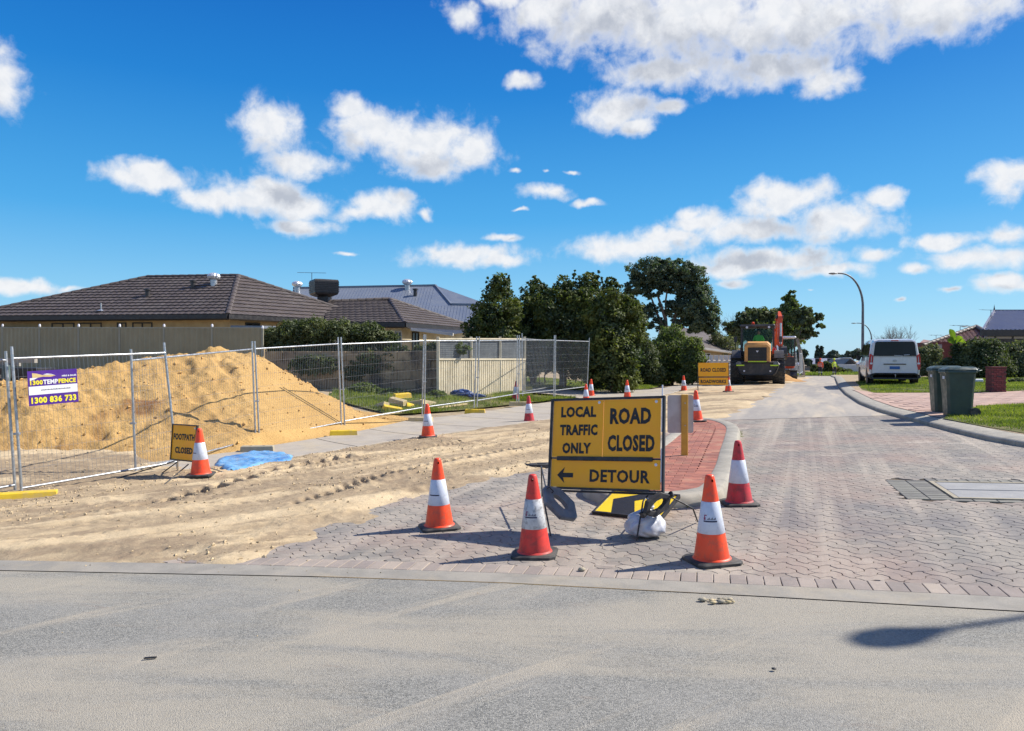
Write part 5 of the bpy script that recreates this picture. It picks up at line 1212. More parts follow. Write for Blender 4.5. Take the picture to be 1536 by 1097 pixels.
def roof_face(poly, up_dir, pitch_u, course, amp, step, name, mat, parent, kind='stuff', nsub=6, th=.05):
    """tiled / corrugated roof plane: poly 3D convex, up_dir = direction up the slope; eave = lowest edge"""
    P3 = [Vector(p) for p in poly]; n = (P3[1]-P3[0]).cross(P3[2]-P3[0]).normalized()
    if n.z < 0: n = -n
    u = (P3[1]-P3[0]).normalized(); v = n.cross(u)
    if v.z < 0: v = -v; u = -u
    o = P3[0]; q = [((p-o).dot(u), (p-o).dot(v)) for p in P3]; vmin, vmax = min(a[1] for a in q), max(a[1] for a in q)
    def span(vv):
        xs_ = []
        for i in range(len(q)):
            a, c = q[i], q[(i+1) % len(q)]
            if (a[1]-vv)*(c[1]-vv) <= 0 and abs(a[1]-c[1]) > 1e-9: xs_.append(a[0]+(c[0]-a[0])*(vv-a[1])/(c[1]-a[1]))
        return (min(xs_), max(xs_)) if xs_ else None
    nc = max(1, int(round((vmax-vmin)/course))) if course else 14; b = MB(); dv = (vmax-vmin)/nc
    for k in range(nc):
        v0, v1 = vmin+dv*k+1e-4, vmin+dv*(k+1)-1e-4
        s0, s1 = span(v0), span(v1)
        if not s0 or not s1: continue
        lo, hi = min(s0[0], s1[0]), max(s0[1], s1[1]); du = pitch_u/nsub; m_ = int((hi-lo)/du)+1; us_ = [math.floor(lo/du)*du+du*i for i in range(m_+2)]
        r0, r1, rf = [], [], []
        sh_ = 0
        for uu in us_:
            wv = amp*abs(math.sin(PI*(uu+sh_)/pitch_u)) if course else amp*(.5+.5*math.sin(2*PI*uu/pitch_u))
            ua, ub = min(max(uu, s0[0]), s0[1]), min(max(uu, s1[0]), s1[1])
            a = o+u*ua+v*v0+n*(wv+step); c = o+u*ub+v*v1+n*(wv); rf.append(o+u*ua+v*(v0+.003)-n*.02); r0.append(a); r1.append(c)
        N = len(us_); base = len(b.v); b.v += [tuple(p) for p in rf+r0+r1]
        for i in range(N-1):
            for a_, c_ in ((0, N), (N, 2*N)): b.f.append((base+a_+i, base+a_+i+1, base+c_+i+1, base+c_+i)); b.mi.append(0)
    return b.build(name, mat, parent, world=True, kind=kind)
def ridge_caps(a, c, name, mat, parent, L=.42, r=.13):
    a, c = Vector(a), Vector(c); d = (c-a); n = max(1, int(d.length/L)); t = d.normalized()
    b = MB(); side_ = t.cross(Vector((0, 0, 1))).normalized(); upv = side_.cross(t)
    rg = []
    for z, k in ((0, 1.08), (L*1.02, .92)): rg.append([side_*math.cos(q)*r*k+upv*math.sin(q)*r*k*.8+t*z for q in [PI*j/6 for j in range(7)]])
    b.loft(rg, cyc=False, caps=True); me = bpy.data.meshes.new(name); me.from_pydata([tuple(p) for p in b.v], [], b.f); me.materials.append(mat)
    for k in range(n):
        o = bpy.data.objects.new(name, me); COL.objects.link(o); o.parent = parent; o.location = a+t*(k*d.length/n)-WO[parent]
def wall(name, a, c, z0, z1, th, mat, parent, world=True, m=None):
    a, c = Vector((a[0], a[1], 0)), Vector((c[0], c[1], 0)); t = (c-a).normalized(); n = Vector((-t.y, t.x, 0))*th
    b = MB(); b.loft([[Vector((p.x, p.y, z)) for p in (a, c, c+n, a+n)] for z in (z0, z1)]); return b.build(name, mat, parent, world=world)
def window(a, c, z0, z1, parent, frame=M['fascia'], glass=None, inset=.0):
    """a, c: plan ends on the wall face (outside is to the right of a->c)"""
    a, c = Vector((a[0], a[1], 0)), Vector((c[0], c[1], 0)); t = (c-a).normalized(); n = Vector((t.y, -t.x, 0)); L = (c-a).length
    Mw = Matrix((t, Vector((0, 0, 1)), n)).transposed().to_4x4(); Mw.translation = a+Vector((0, 0, z0)); h = z1-z0; f_ = .05
    b = MB()
    for q in ((0, f_, 0, h), (L-f_, L, 0, h), (f_, L-f_, 0, f_), (f_, L-f_, h-f_, h), (L/2-f_/2, L/2+f_/2, f_, h-f_)): b.box(q[0], q[1], q[2], q[3], -.03, .03)
    w_ = b.xf(Mw).build('window', frame, parent, world=True)
    b = MB(); b.box(f_, L-f_, f_, h-f_, -.02, -.005); b.xf(Mw).build('pane', glass or M['winglass'], w_, world=True); return w_
def fascia(pts, z, parent, h=.2, mat=None, nm='gutter', d=.09):
    for a, c in zip(pts[:-1], pts[1:]):
        a, c = Vector(a), Vector(c); t = (c-a); t.z = 0; t.normalize(); n = Vector((t.y, -t.x, 0))
        b = MB(); b.loft([[a+n*x+Vector((0, 0, y)) for x, y in ((0, -h), (d, -h+.06), (d, .0), (0, .0))], [c+n*x+Vector((0, 0, y)) for x, y in ((0, -h), (d, -h+.06), (d, .0), (0, .0))]])
        b.build(nm, mat or M['fascia'], parent, world=True)

# ---- left house with brown tiles
hA, hL, hB = W(342, 472, 32.5), W(-62, 473, 34.2), W(578, 485, 40.3); ez = hA.z
for p in (hL, hB): p.z = ez
hR1 = W(358, 413.5, 37.0); tt_ = min((abs((hR1.x+(hL.x-hA.x)*q)/(hR1.y+(hL.y-hA.y)*q)-(222-768)/F), q) for q in [i/400 for i in range(400)])[1]
hR0 = hR1+(hL-hA)*tt_
hs_ = thing('house', 'left house with dark brown tiled hip roof above the grey green fence', 'house', (hA.x, hA.y, g1(hA.x, hA.y)))
hN = Vector((hL.x+2.2, hL.y+9.5, ez))
roof_face([hA, hL, hR0, hR1], (0, 1, .5), .30, .335, .018, .045, 'roof_tiles', M['tile'], hs_)
roof_face([hB, hA, hR1], (-1, .8, .5), .30, .335, .018, .045, 'roof_tiles', M['tile'], hs_)
b = MB(); b.add([hL, hN, hR0], [(0, 1, 2)]); b.add([hN, hB, hR1, hR0], [(0, 1, 2, 3)]); b.build('rear_roof', M['tile'], hs_, world=True)
for a, c in ((hA, hR1), (hL, hR0), (hR0, hR1), (hB, hR1)): ridge_caps(a+Vector((0, 0, -.015)), c+Vector((0, 0, -.015)), 'ridge_cap', M['tile'], hs_)
fascia([hL, hA, hB], ez, hs_, .24)
ti = lambda p, dx, dy: (p.x+dx, p.y+dy)
wA, wL, wB = ti(hA, -.15, .62), ti(hL, .6, .5), ti(hB, -.4, .1)
zb = 0.2
wall('front_wall', wL, wA, zb, ez-.12, .25, M['creambrick'], hs_); wall('side_wall', wA, wB, zb, ez-.12, .25, M['creambrick'], hs_)
b = MB(); b.add([hL+Vector((0, 0, -.2)), hA+Vector((0, 0, -.2)), Vector((wA[0], wA[1]+.2, ez-.2)), Vector((wL[0], wL[1]+.2, ez-.2))], [(0, 1, 2, 3)]); b.build('eave_lining', M['whitewall'], hs_, world=True)
def wallpt(px, a=wL, c=wA):
    # intersection of the sight line in plan with the wall line
    k = (px-768)/F; dx, dy = c[0]-a[0], c[1]-a[1]; t = (k*a[1]-a[0])/(dx-k*dy); return (a[0]+dx*t, a[1]+dy*t)
for p0, p1_, z0, z1 in ((78, 112, 1.9, 3.35), (120, 153, 1.9, 3.35), (176, 190, 2.3, 3.35), (199, 229, 1.9, 3.35)):
    a, c = wallpt(p0), wallpt(p1_); window((a[0], a[1]-.005), (c[0], c[1]-.005), z0, z1, hs_)
a, c = wallpt(368, wA, wB), wallpt(390, wA, wB); window((a[0]+.01, a[1]-.01), (c[0]+.01, c[1]-.01), 2.0, 3.35, hs_)
def onroof(px, py, a, b_, c):
    """sight line meets the plane a b c"""
    n = (Vector(b_)-Vector(a)).cross(Vector(c)-Vector(a)); d = Vector(((px-768)/F, 1, -(py-HY)/F)); o_ = Vector((0, 0, CH)); return o_+d*((Vector(a)-o_).dot(n)/d.dot(n))
def whirly(parent, p, s=1.):
    t = MB(); t.lathe([(.14*s, -.15), (.14*s, .22*s), (.17*s, .24*s)], 16, p); t.build('vent_neck', M['galv'], parent, world=True, auto=50)
    t = MB(); rg = []
    for z, r_ in ((.24, .17), (.28, .22), (.36, .25), (.44, .22), (.50, .12), (.52, .02)): rg.append([(p.x+r_*s*(1+.08*(j % 2))*math.cos(2*PI*j/28), p.y+r_*s*(1+.08*(j % 2))*math.sin(2*PI*j/28), p.z+z*s) for j in range(28)])
    t.loft(rg); t.build('vent_turbine', M['galvbright'], parent, world=True)
M['galvbright'] = pmat('bright zinc', (.72, .75, .78, 1), (.6, .63, .67, 1), 9, .28, .5)
whirly(hs_, onroof(321, 428, hA, hL, hR1), 1.15)
for px, py in ((290, 432), (222, 445)):
    p = onroof(px, py, hA, hL, hR1); b = MB(); b.lathe([(.11, -.2), (.11, .28), (.15, .28), (.15, .36), (.04, .38)], 14, p); b.build('flue', M['fascia'], hs_, world=True, auto=40)
p = onroof(152, 467, hA, hL, hR1); b = MB(); b.lathe([(.03, -.1), (.03, .36)], 10, p); b.lathe([(.2, .0), (.05, .08)], 12, p); b.build('vent_pipe', M['galv'], hs_, world=True)
# evaporative cooler on its dropper
p = W(486, 449, 40); b = MB(); b.box(p.x-.28, p.x+.28, p.y-.28, p.y+.28, p.z-.5, p.z+.35); b.build('cooler_duct', M['fascia'], hs_, world=True)
b = MB(); q = [(-.62, -.5), (.62, -.5), (.72, .5), (-.72, .5)]
def rb(h0, z, p=p): return [Vector((p.x+x*h0*math.cos(.5)-y*h0*math.sin(.5), p.y+x*h0*math.sin(.5)+y*h0*math.cos(.5), p.z+z)) for x, y in ((-.62, -.62), (.62, -.62), (.62, .62), (-.62, .62))]
b.loft([rb(.55, .12), rb(.92, .22), rb(1.0, .30), rb(1.02, .92), rb(.96, 1.0), rb(.3, 1.05)]); ec = b.build('cooler_box', M['fascia'], hs_, world=True)
M['grille'] = pmat('grey cooler louvre', (.09, .09, .095, 1), (.07, .07, .075, 1), 6, .6)
for k in range(6):
    b = MB(); rr_ = rb(1.035, .37+k*.09); 
    b.loft([rr_, [v+Vector((0, 0, .05)) for v in rb(1.05, .355+k*.09)]]); b.build('louvre', M['grille'], ec, world=True)
def antenna(base, h, L, name='antenna', parent=None, rz=0., els=5):
    b = MB(); b.bar(base, base+Vector((0, 0, h)), .02); t = Vector((math.cos(rz), math.sin(rz), 0)); n = Vector((-t.y, t.x, .12)).normalized(); top_ = base+Vector((0, 0, h))
    b.bar(top_-t*L/2, top_+t*L/2, .014)
    for k in range(els): c = top_+t*L*(k/(els-1)-.5); e = .25+.12*math.sin(k*2.3); b.bar(c-n*e, c+n*e, .009)
    return b.build(name, M['galvdark'], parent, world=True)
antenna(W(468, 435, 41), W(0, 409.5, 41).z-W(0, 435, 41).z, 1.5, 'antenna', hs_, .15)
# front wing with its own hip roof
gG, gL, gR, rL, rR = W(607, 484.5, 37), W(488, 481, 36.2), W(722, 491, 45), W(487, 455.5, 40), W(585, 448.5, 41.3)
gL.z = gR.z = gG.z; rL.z = rR.z-.25
roof_face([gG, gL, rL, rR], (0, 1, .4), .30, .335, .018, .045, 'roof_tiles', M['tile'], hs_)
roof_face([gR, gG, rR], (-1, .6, .5), .30, .335, .018, .045, 'roof_tiles', M['tile'], hs_)
b = MB(); b.add([gR, Vector((gL.x-1, 47, gG.z)), gL, rL, rR], [(0, 1, 3, 4), (1, 2, 3)]); b.build('rear_roof', M['tile'], hs_, world=True)
for a, c in ((gG, rR), (rL, rR), (gR, rR)): ridge_caps(a+Vector((0, 0, -.015)), c+Vector((0, 0, -.015)), 'ridge_cap', M['tile'], hs_)
fascia([gL, gG, gR], gG.z, hs_, .26)
v0, v1, v2 = (gL.x, gL.y+.5), (gG.x-.25, gG.y+.45), (gR.x-.3, gR.y+.1)
wall('wing_wall', v0, v1, .2, gG.z-.12, .25, M['creamfence'], hs_); wall('wing_side_wall', v1, v2, .2, gG.z-.12, .25, M['creamfence'], hs_)
a, c = wallpt(592, v0, v1), wallpt(603, v0, v1); window((a[0], a[1]-.01), (c[0], c[1]-.01), 1.8, 3.1, hs_, M['whitewall'])
a, c = wallpt(618, v1, v2), wallpt(628, v1, v2); window((a[0]+.01, a[1]-.01), (c[0]+.01, c[1]-.01), 1.2, 3.1, hs_)
# patio beams under the wing
b = MB(); b.bar(W(617, 494, 36.6), W(680, 502, 36.0), .09); b.build('patio_beam', M['whitewall'], hs_, world=True)
b = MB(); b.add([W(610, 491, 37), W(617, 493.5, 36.6), W(680, 501.5, 36.0), W(717, 497, 44)], [(0, 1, 2, 3)]); b.build('patio_roof', M['fascia'], hs_, world=True)

# ---- second house, blue grey metal roof
m5, m4 = W(428, 499, 47), W(737, 499, 47); m1 = W(440, 433, 54); m4.z = m5.z
mh = thing('house', 'second house behind with a smooth blue grey metal roof', 'house', (m4.x-8, m4.y+6, g1(m4.x-8, m4.y+6)))
def onroof(px, py, a, b_, c):
    n = (Vector(b_)-Vector(a)).cross(Vector(c)-Vector(a)); d = Vector(((px-768)/F, 1, -(py-HY)/F)); o_ = Vector((0, 0, CH)); return o_+d*((Vector(a)-o_).dot(n)/d.dot(n))
m2, m6, m7 = onroof(653, 429, m5, m4, m1), onroof(677, 457.5, m5, m4, m1), onroof(737, 458.5, m5, m4, m1)
b = MB(); b.add([m5, m4, m7, m6, m2, m1], [(0, 1, 2, 3, 4, 5)]); b.build('roof_sheet', M['metalroof'], mh, world=True)
for k in range(1, 60):   # raised ribs of the sheets
    f_ = k/60; a_ = m5.lerp(m4, f_); px_ = 768+a_.x/a_.y*F; up_ = (m1-m5); up_.x = 0; e_ = a_+up_
    if e_.x > m2.x: tt = min(1., max(.45, (m7.z-a_.z)/(m1.z-a_.z)+.0)); e_ = a_+up_*tt*(1 if e_.x > m6.x else 1)
    b = MB(); b.bar(a_+Vector((0, 0, .005)), e_+Vector((0, 0, .005)), .018); b.build('rib', M['metalroof'], mh, world=True)
b = MB(); b.add([m6, m7, m7+Vector((0, 1.5, 0)), W(737, 462, 56), m2+Vector((.1, .1, 0))], [(0, 1, 2, 3, 4)]); b.build('hip_sheet', M['metalroof'], mh, world=True)
for a, c in ((m1, m2), (m2, m6), (m6, m7)):
    b = MB(); b.bar(a+Vector((0, 0, .04)), c+Vector((0, 0, .04)), .09); b.build('ridge_flashing', M['metalroof'], mh, world=True)
wall('side_wall', (m5.x, m5.y+.5), (m4.x, m4.y+.5), .2, m4.z-.1, 8., M['creambrick'], mh)
whirly(mh, onroof(611, 434, m1, m2, m5), 1.4); whirly(mh, onroof(446, 437, m1, m2, m5), 1.4)
p = onroof(623, 444, m1, m2, m5); b = MB(); b.lathe([(.13, -.2), (.13, .4), (.18, .4), (.18, .5)], 14, p); b.build('flue', M['fascia'], mh, world=True)
p = onroof(495, 449, m1, m2, m5); b = MB(); b.lathe([(.13, -.2), (.13, .45), (.2, .45), (.2, .55)], 14, p); b.build('flue', M['fascia'], mh, world=True)

# ---- steel sheet fence
cpx = [-62, 4.5, 60, 118.5, 180, 246.5, 318.5, 394]
cD = [35.3, 33.6, 32.6, 31.6, 30.8, 30.0, 29.3, 28.8]
cf = thing('steel_fence', 'tall grey green steel sheet fence with capped posts behind the sand heap', 'fence', (-17, 31, g1(-17, 31)))
for i, (px, D) in enumerate(zip(cpx, cD)):
    tz = W(px, 486.5 if px < 390 else 489, D); b = MB(); gzz = tz.z-2.45
    b.box(tz.x-.035, tz.x+.035, tz.y-.05, tz.y+.03, gzz, tz.z-.10); b.build('post', M['colorpost'], cf, world=True)
    b = MB(); b.lathe([(.045, 0), (.045, .06), (.03, .10), (.0, .11)], 10, (tz.x, tz.y-.01, tz.z-.10)); b.build('post_cap', M['signwhite'], cf, world=True, auto=40)
    if i < len(cpx)-1:
        px2, D2 = cpx[i+1], cD[i+1]; a, c = W(px, 491, D), W(px2, 491.3, D2); t = (c-a); L = Vector((t.x, t.y, 0)).length; t2 = Vector((t.x, t.y, 0)).normalized(); n = Vector((t2.y, -t2.x, 0)); b = MB(); rg0, rg1 = [], []
        K = 9
        for k in range(K*4+1):
            f_ = k/(K*4); ph = k % 4; dd = .0 if ph in (0, 3) else .028; q = a+t*f_+n*dd; rg0.append((q.x, q.y, q.z-2.4)); rg1.append((q.x, q.y, q.z-.03))
        b.loft([rg0, rg1], caps=False, cyc=False); b.build('fence_sheet', M['colorbond'], cf, world=True)
        b = MB(); b.bar(a+n*.01-Vector((0, 0, .02)), c+n*.01-Vector((0, 0, .02)), .03); b.build('top_rail', M['colorpost'], cf, world=True)
# garden shed roof line seen over the fence
a, c = W(346, 489.5, 30.8), W(393, 490, 30.6); b = MB(); b.loft([[a+Vector((0, y, z)) for y, z in ((0, -.08), (1.8, .0), (1.8, .1), (0, .03))], [c+Vector((0, y, z)) for y, z in ((0, -.08), (1.8, .0), (1.8, .1), (0, .03))]])
for x in (a.x+.1, c.x-.1): b.box(x-.05, x+.05, a.y+.1, a.y+.2, g1(x, a.y), a.z-.06); b.box(x-.05, x+.05, a.y+1.6, a.y+1.7, g1(x, a.y), a.z-.02)
tag(b.build('lean_to', M['metalroof']), 'thin grey lean to roof edge showing just above the steel fence', 'lean-to')

# ---- old stained wall below the hedge
ow = thing('garden_wall', 'old stained limestone wall behind the sand heap below the hedge', 'wall', (-7, 28.6, g1(-7, 28.6)))
wa, wb = W(396, 520, 28.6), W(657, 520, 27.6); L = (wb-wa).length; t = (wb-wa).normalized(); a_ = math.atan2(t.y, t.x)
M['block'] = pmat('limestone block', (.40, .29, .17, 1), (.25, .18, .11, 1), 1.2, .92, 0, .006, 14, c3=(.05, .045, .04, 1), s3=.9, amt3=.92, rnd_obj=.25, world=True)
b = MB(); b.box(0, L, .06, .28, -1.4, .25); b.xf(Matrix.Translation((wa.x, wa.y, 0)) @ Matrix.Rotation(a_, 4, 'Z') @ Matrix.Translation((0, 0, W(0, 527, 28.2).z-.25))); b.build('core', M['oldwall'], ow, world=True)
bme = bpy.data.meshes.new('stone_block'); b = MB(); b.box(-.245, .245, 0, .12, -.17, .17, bev=.012); bme.from_pydata(b.v, [], b.f); bme.materials.append(M['block'])
zt_ = W(0, 527, 28.2).z
for r_ in range(5):
    for k in range(int(L/.5)+1):
        x = k*.5+(.25 if r_ % 2 else .0)
        if x+.25 > L or x < .2: continue
        o = bpy.data.objects.new('stone_block', bme); COL.objects.link(o); o.parent = ow; p = wa+t*x; o.location = Vector((p.x, p.y-.03*rnd.random(), zt_-.18-r_*.35))-WO[ow]; o.rotation_euler = (rnd.uniform(-.02, .02), 0, a_+rnd.uniform(-.015, .015))

# ---- cream fence with lattice top
crf = thing('cream_fence', 'cream ribbed fence with a wire lattice top beside the grass', 'fence', (-1, 29.2, g1(-1, 29.2)))
cx_ = [657, 706.5, 750, 787]; cDD = [27.0, 28.4, 29.8, 31.2]
for i, (px, D) in enumerate(zip(cx_, cDD)):
    b = MB(); tz = W(px, 505.5, D); b.box(tz.x-.05, tz.x+.05, tz.y-.05, tz.y+.05, g1(tz.x, tz.y)-.1, tz.z, bev=.008); b.build('post', M['creamfence'], crf, world=True)
    if i < 3:
        px2, D2 = cx_[i+1], cDD[i+1]; a, c = W(px, 539, D), W(px2, 539, D2); t = c-a; t2 = Vector((t.x, t.y, 0)).normalized(); n = Vector((t2.y, -t2.x, 0))
        L = t.length; K = int(L/.115)
        for k in range(K): # each fold of the sheet stands as a picket-wide rib
            f0, f1 = (k+.06)/K, (k+.94)/K; b = MB(); pts = []
            for f_, dd in ((f0, .0), (f0+.18/K, .035), (f1-.18/K, .035), (f1, .0)):
                q = a+t*f_+n*dd; pts.append(q)
            b.loft([[(q.x, q.y, g1(q.x, q.y)-.1) for q in pts], [(q.x, q.y, q.z-.02) for q in pts]]); b.build('fence_rib', M['creamfence'], crf, world=True)
        b = MB(); b.add([(a.x, a.y+.01, g1(a.x, a.y)-.1), (c.x, c.y+.01, g1(c.x, c.y)-.1), (c.x, c.y+.01, c.z), (a.x, a.y+.01, a.z)], [(0, 1, 2, 3)]); b.build('back_sheet', M['creamfence'], crf, world=True)
        for py, w_ in ((539, .045), (508.5, .035)):
            aa, cc = W(px, py, D), W(px2, py, D2); b = MB(); b.bar(aa+n*.03, cc+n*.03, w_); b.build('rail', M['creamfence'], crf, world=True)
        b = MB(); aa, cc, a2, c2 = W(px, 538, D), W(px2, 538, D2), W(px, 509, D), W(px2, 509, D2); K = 22
        for k in range(1, K): b.tube([aa.lerp(cc, k/K), a2.lerp(c2, k/K)], .004, 3, caps=False)
        for k in range(1, 10): b.tube([aa.lerp(a2, k/10), cc.lerp(c2, k/10)], .004, 3, caps=False)
        b.build('lattice', M['galvdark'], crf, world=True, kind='stuff')
        b = MB(); b.slab([aa+Vector((0, .06, 0)), cc+Vector((0, .06, 0)), c2+Vector((0, .06, 0)), a2+Vector((0, .06, 0))], (0, 1, 0), .004); b.build('shade_cloth', M['shade'] if 'shade' in M else M.setdefault('shade', pmat('grey shade cloth', (.16, .18, .19, 1), (.12, .135, .145, 1), 3, .8)), crf, world=True)

# ---- stacked grey boards and dark crates at the far left
tb = thing('timber_stack', 'stack of weathered grey boards and pallets left of the sand heap behind the wire', 'timber stack', W(40, 560, 15.5))
D = 15.6
for k, (p0, y0, p1_, y1, th) in enumerate(((-60, 541, 54, 541, .07), (0, 565, 14, 565, .05), (95, 557, 178, 556, .06), (-50, 549, 30, 547, .05), (-60, 566, 16, 566, .09))):
    a, c = W(p0, y0, D+k*.25), W(p1_, y1, D+k*.25); b = MB(); b.bar(a, c, th); b.build('board', M['wood'], tb, world=True)
for k, (p0, p1_, y0, y1) in enumerate(((-40, 8, 552, 612), (24, 60, 552, 606), (60, 100, 562, 600))):
    a, c = W(p0, y1, D+.6), W(p1_, y0, D+.6); b = MB(); b.box(a.x, c.x, D+.5, D+1.2, a.z-.4, c.z, bev=.02); b.build('crate', M['fascia'], tb, world=True)
M['teal'] = pmat('faded teal post', (.10, .15, .15, 1), (.07, .1, .1, 1), 5, .6)
for p0, p1_ in ((12, 10), (4, 8)):
    b = MB(); b.bar(W(p1_, 548, D-.2), W(p0, 612, D-.2), .06); b.build('board', M['teal'], tb, world=True)

# ---- house behind the bushes (middle)
mhz = thing('house', 'low dark roofed house half hidden behind the bushes left of the loader', 'house', W(1040, 575, 58))
a1, a2, a3, a4 = W(985, 512, 56), W(1118, 530, 60), W(1075, 497, 64), W(990, 488, 62)
b = MB(); b.add([a1, a2, a3, a4], [(0, 1, 2, 3)]); b.add([a2, a2+Vector((3, 10, -.4)), a3], [(0, 1, 2)]); b.build('roof', M['tile'], mhz, world=True)
wall('front_wall', (a1.x, a1.y+.5), (a2.x, a2.y+.5), .2, W(0, 522, 58).z, 6, M['creambrick'], mhz)
fascia([a1, a2], 0, mhz, .2, M['whitewall'])
window(wallpt(1052, (a1.x, a1.y+.49), (a2.x, a2.y+.49)), wallpt(1066, (a1.x, a1.y+.49), (a2.x, a2.y+.49)), 1.2, 2.2, mhz, M['whitewall'])
# picket style fence by it
pf = thing('pale_fence', 'pale post fence running behind the distant ROAD CLOSED sign', 'fence', P(1075, 570))
a, c = W(1050, 545, 46), W(1110, 545, 52)
for k in range(9):
    p = a.lerp(c, k/8); b = MB(); b.box(p.x-.12, p.x+.12, p.y-.1, p.y+.1, .2, W(0, 533, p.y).z, bev=.01); b.build('pier', M['whitewall'], pf, world=True)
for z in (.4, .75, 1.05, 1.35):
    b = MB(); b.bar(Vector((a.x, a.y, z+.3)), Vector((c.x, c.y, z+.3)), .05); b.build('rail', M['render_grey'], pf, world=True)

# ---- right hand houses
M['roofr'] = pmat('pale corrugated roof', (.27, .275, .33, 1), (.24, .245, .30, 1), 1., .4, .2)
rh = thing('house', 'right hand house with pale corrugated roof and a dark deep eave', 'house', W(1520, 575, 44))
r1_, r2_, r3_, r4_ = W(1474, 495.5, 44), W(1640, 495.5, 44), W(1660, 467, 49), W(1491, 467, 49)
q1_, q2_ = W(1497, 487.5, 45.5), W(1484, 489, 45.4)
r2_.z = r1_.z; r3_.z = r4_.z
roof_face([r1_, r2_, r3_, r4_], (0, 1, .8), .26, None, .075, 0, 'roof_sheet', M['roofr'], rh, kind=None, nsub=4)
b = MB(); b.add([r1_, r4_, W(1478, 492, 58)], [(0, 1, 2)]); b.build('gable_sheet', M['fascia'], rh, world=True)
for a, c in ((r4_, r3_), (r4_, r1_)): b = MB(); b.bar(a+Vector((0, 0, .05)), c+Vector((0, 0, .05)), .07); b.build('ridge_flashing', M['roofr'], rh, world=True)
b = MB(); b.lathe([(.09, -.1), (.05, .1), (.02, .3), (.0, .45)], 8, r4_); b.build('finial', M['fascia'], rh, world=True)
b = MB(); b.box(r1_.x-.1, r2_.x, r1_.y-.1, r1_.y+.1, W(0, 504, 44).z, r1_.z+.02); b.build('deep_fascia', M['fascia'], rh, world=True)
b = MB(); b.box(r1_.x+.3, r2_.x, r1_.y+.25, r1_.y+.35, W(0, 508, 44).z, W(0, 505, 44).z); b.build('beam', M['render_grey'], rh, world=True)
M['bluegrey'] = pmat('blue grey wall', (.10, .12, .17, 1), (.08, .10, .14, 1), 2, .7)
wall('front_wall', (r1_.x+1.4, r1_.y+1.8), (r2_.x, r2_.y+1.8), .3, r1_.z-.1, .3, M['bluegrey'], rh)
for x in (1492, 1518): b = MB(); p = W(x, 0, 44.3); b.box(p.x-.06, p.x+.06, p.y-.06, p.y+.06, .3, W(0, 505, 44.3).z); b.build('veranda_post', M['fascia'], rh, world=True)
window((W(1500, 0, 45.6).x, r1_.y+1.79), (W(1530, 0, 45.6).x, r1_.y+1.82), 1.3, 2.7, rh)
antenna(W(1486, 487, 47), .9, 1.4, 'antenna', rh, .3)
bh = thing('house', 'red brick house with speckled tiled gable roof behind the shrubs on the right', 'house', W(1440, 570, 54))
g0, gA_, gB_, gC = W(1386, 517, 56), W(1467, 491, 56), W(1486, 500, 55), W(1398, 519, 50)
b = MB(); b.add([W(1384, 520, 52), W(1486, 512, 50), W(1476, 493, 55), W(1464, 491, 56)], [(0, 1, 2, 3)])
roof_face([W(1382, 520, 52), Vector((W(1488, 511, 50).x, 50.5, W(1382, 520, 52).z)), W(1474, 494, 55.5), W(1462, 492, 56)], (0, 1, .5), .30, .34, .05, .04, 'roof_tiles', M['tilered'], bh)
ridge_caps(W(1384, 518.5, 52), W(1464, 490, 56), 'ridge_cap', M['tile'], bh, .5, .17); ridge_caps(W(1464, 490, 56), W(1488, 503, 52), 'ridge_cap', M['tile'], bh, .5, .17)
M['redwall'] = pmat('dark red brick wall', (.20, .06, .055, 1), (.16, .05, .048, 1), 4, .85, 0, .003, 20)
wall('brick_wall', (W(1410, 0, 51).x, 50.8), (W(1486, 0, 51).x, 50.8), .3, W(0, 513, 51).z, 4, M['redwall'], bh)
b = MB(); p = W(1409, 0, 50.5); b.box(p.x-.12, p.x+.12, p.y-.1, p.y+.1, .3, W(0, 517, 50.5).z); b.build('downpipe', M['alub'], bh, world=True)
antenna(W(1440, 502, 55), W(0, 488.5, 55).z-W(0, 502, 55).z, 1.3, 'antenna', bh, .1); antenna(W(1404, 512, 70), W(0, 503, 70).z-W(0, 512, 70).z, 1.2, 'antenna', bh, .1)
lh = thing('house', 'low tiled roof seen between the van and the right hand shrubs', 'house', W(1390, 560, 66))
b = MB(); b.add([W(1374, 519, 64), W(1402, 520, 62), W(1396, 511, 68), W(1385, 509.5, 68)], [(0, 1, 2, 3)]); b.build('roof', M['tilered'], lh, world=True)
wall('front_wall', (W(1376, 0, 64.5).x, 64.6), (W(1402, 0, 64.5).x, 64.6), .2, W(0, 519, 64).z, 5, M['creambrick'], lh)

# ---- far houses at the end of the street
fh = thing('house', 'far grey house with a dark gable and white roof slope left of the van', 'house', W(1275, 562, 112))
a, c, e = W(1264, 548, 110), W(1286, 548, 110), W(1275, 539, 110)
b = MB(); b.loft([[a, c, e], [a+Vector((1, 9, 0)), c+Vector((1, 9, 0)), e+Vector((1, 9, 0))]]); b.build('gable', M['fascia'], fh, world=True)
b = MB(); b.slab([c+Vector((.25, -.3, -.1)), c+Vector((4, 9, -.1)), e+Vector((2.2, 9, .15)), e+Vector((0, -.3, .15))], (0, 0, 1), .1); b.build('roof_slope', M['signwhite'], fh, world=True)
b = MB(); b.box(a.x+.15, c.x-.15, 110.1, 118, 0, a.z); b.build('wall', M['bluegrey'], fh, world=True)
b = MB(); b.box(a.x+.5, c.x-.6, 110.0, 110.12, 0.1, a.z-.35); b.build('garage_door', M['render_grey'], fh, world=True)
fh2 = thing('house', 'long low pale house with grey metal roof behind the workers', 'house', W(1225, 562, 120))
b = MB(); b.box(W(1196, 0, 122).x, W(1262, 0, 122).x, 122, 130, 0, W(0, 549, 122).z); b.build('wall', M['render_grey'], fh2, world=True)
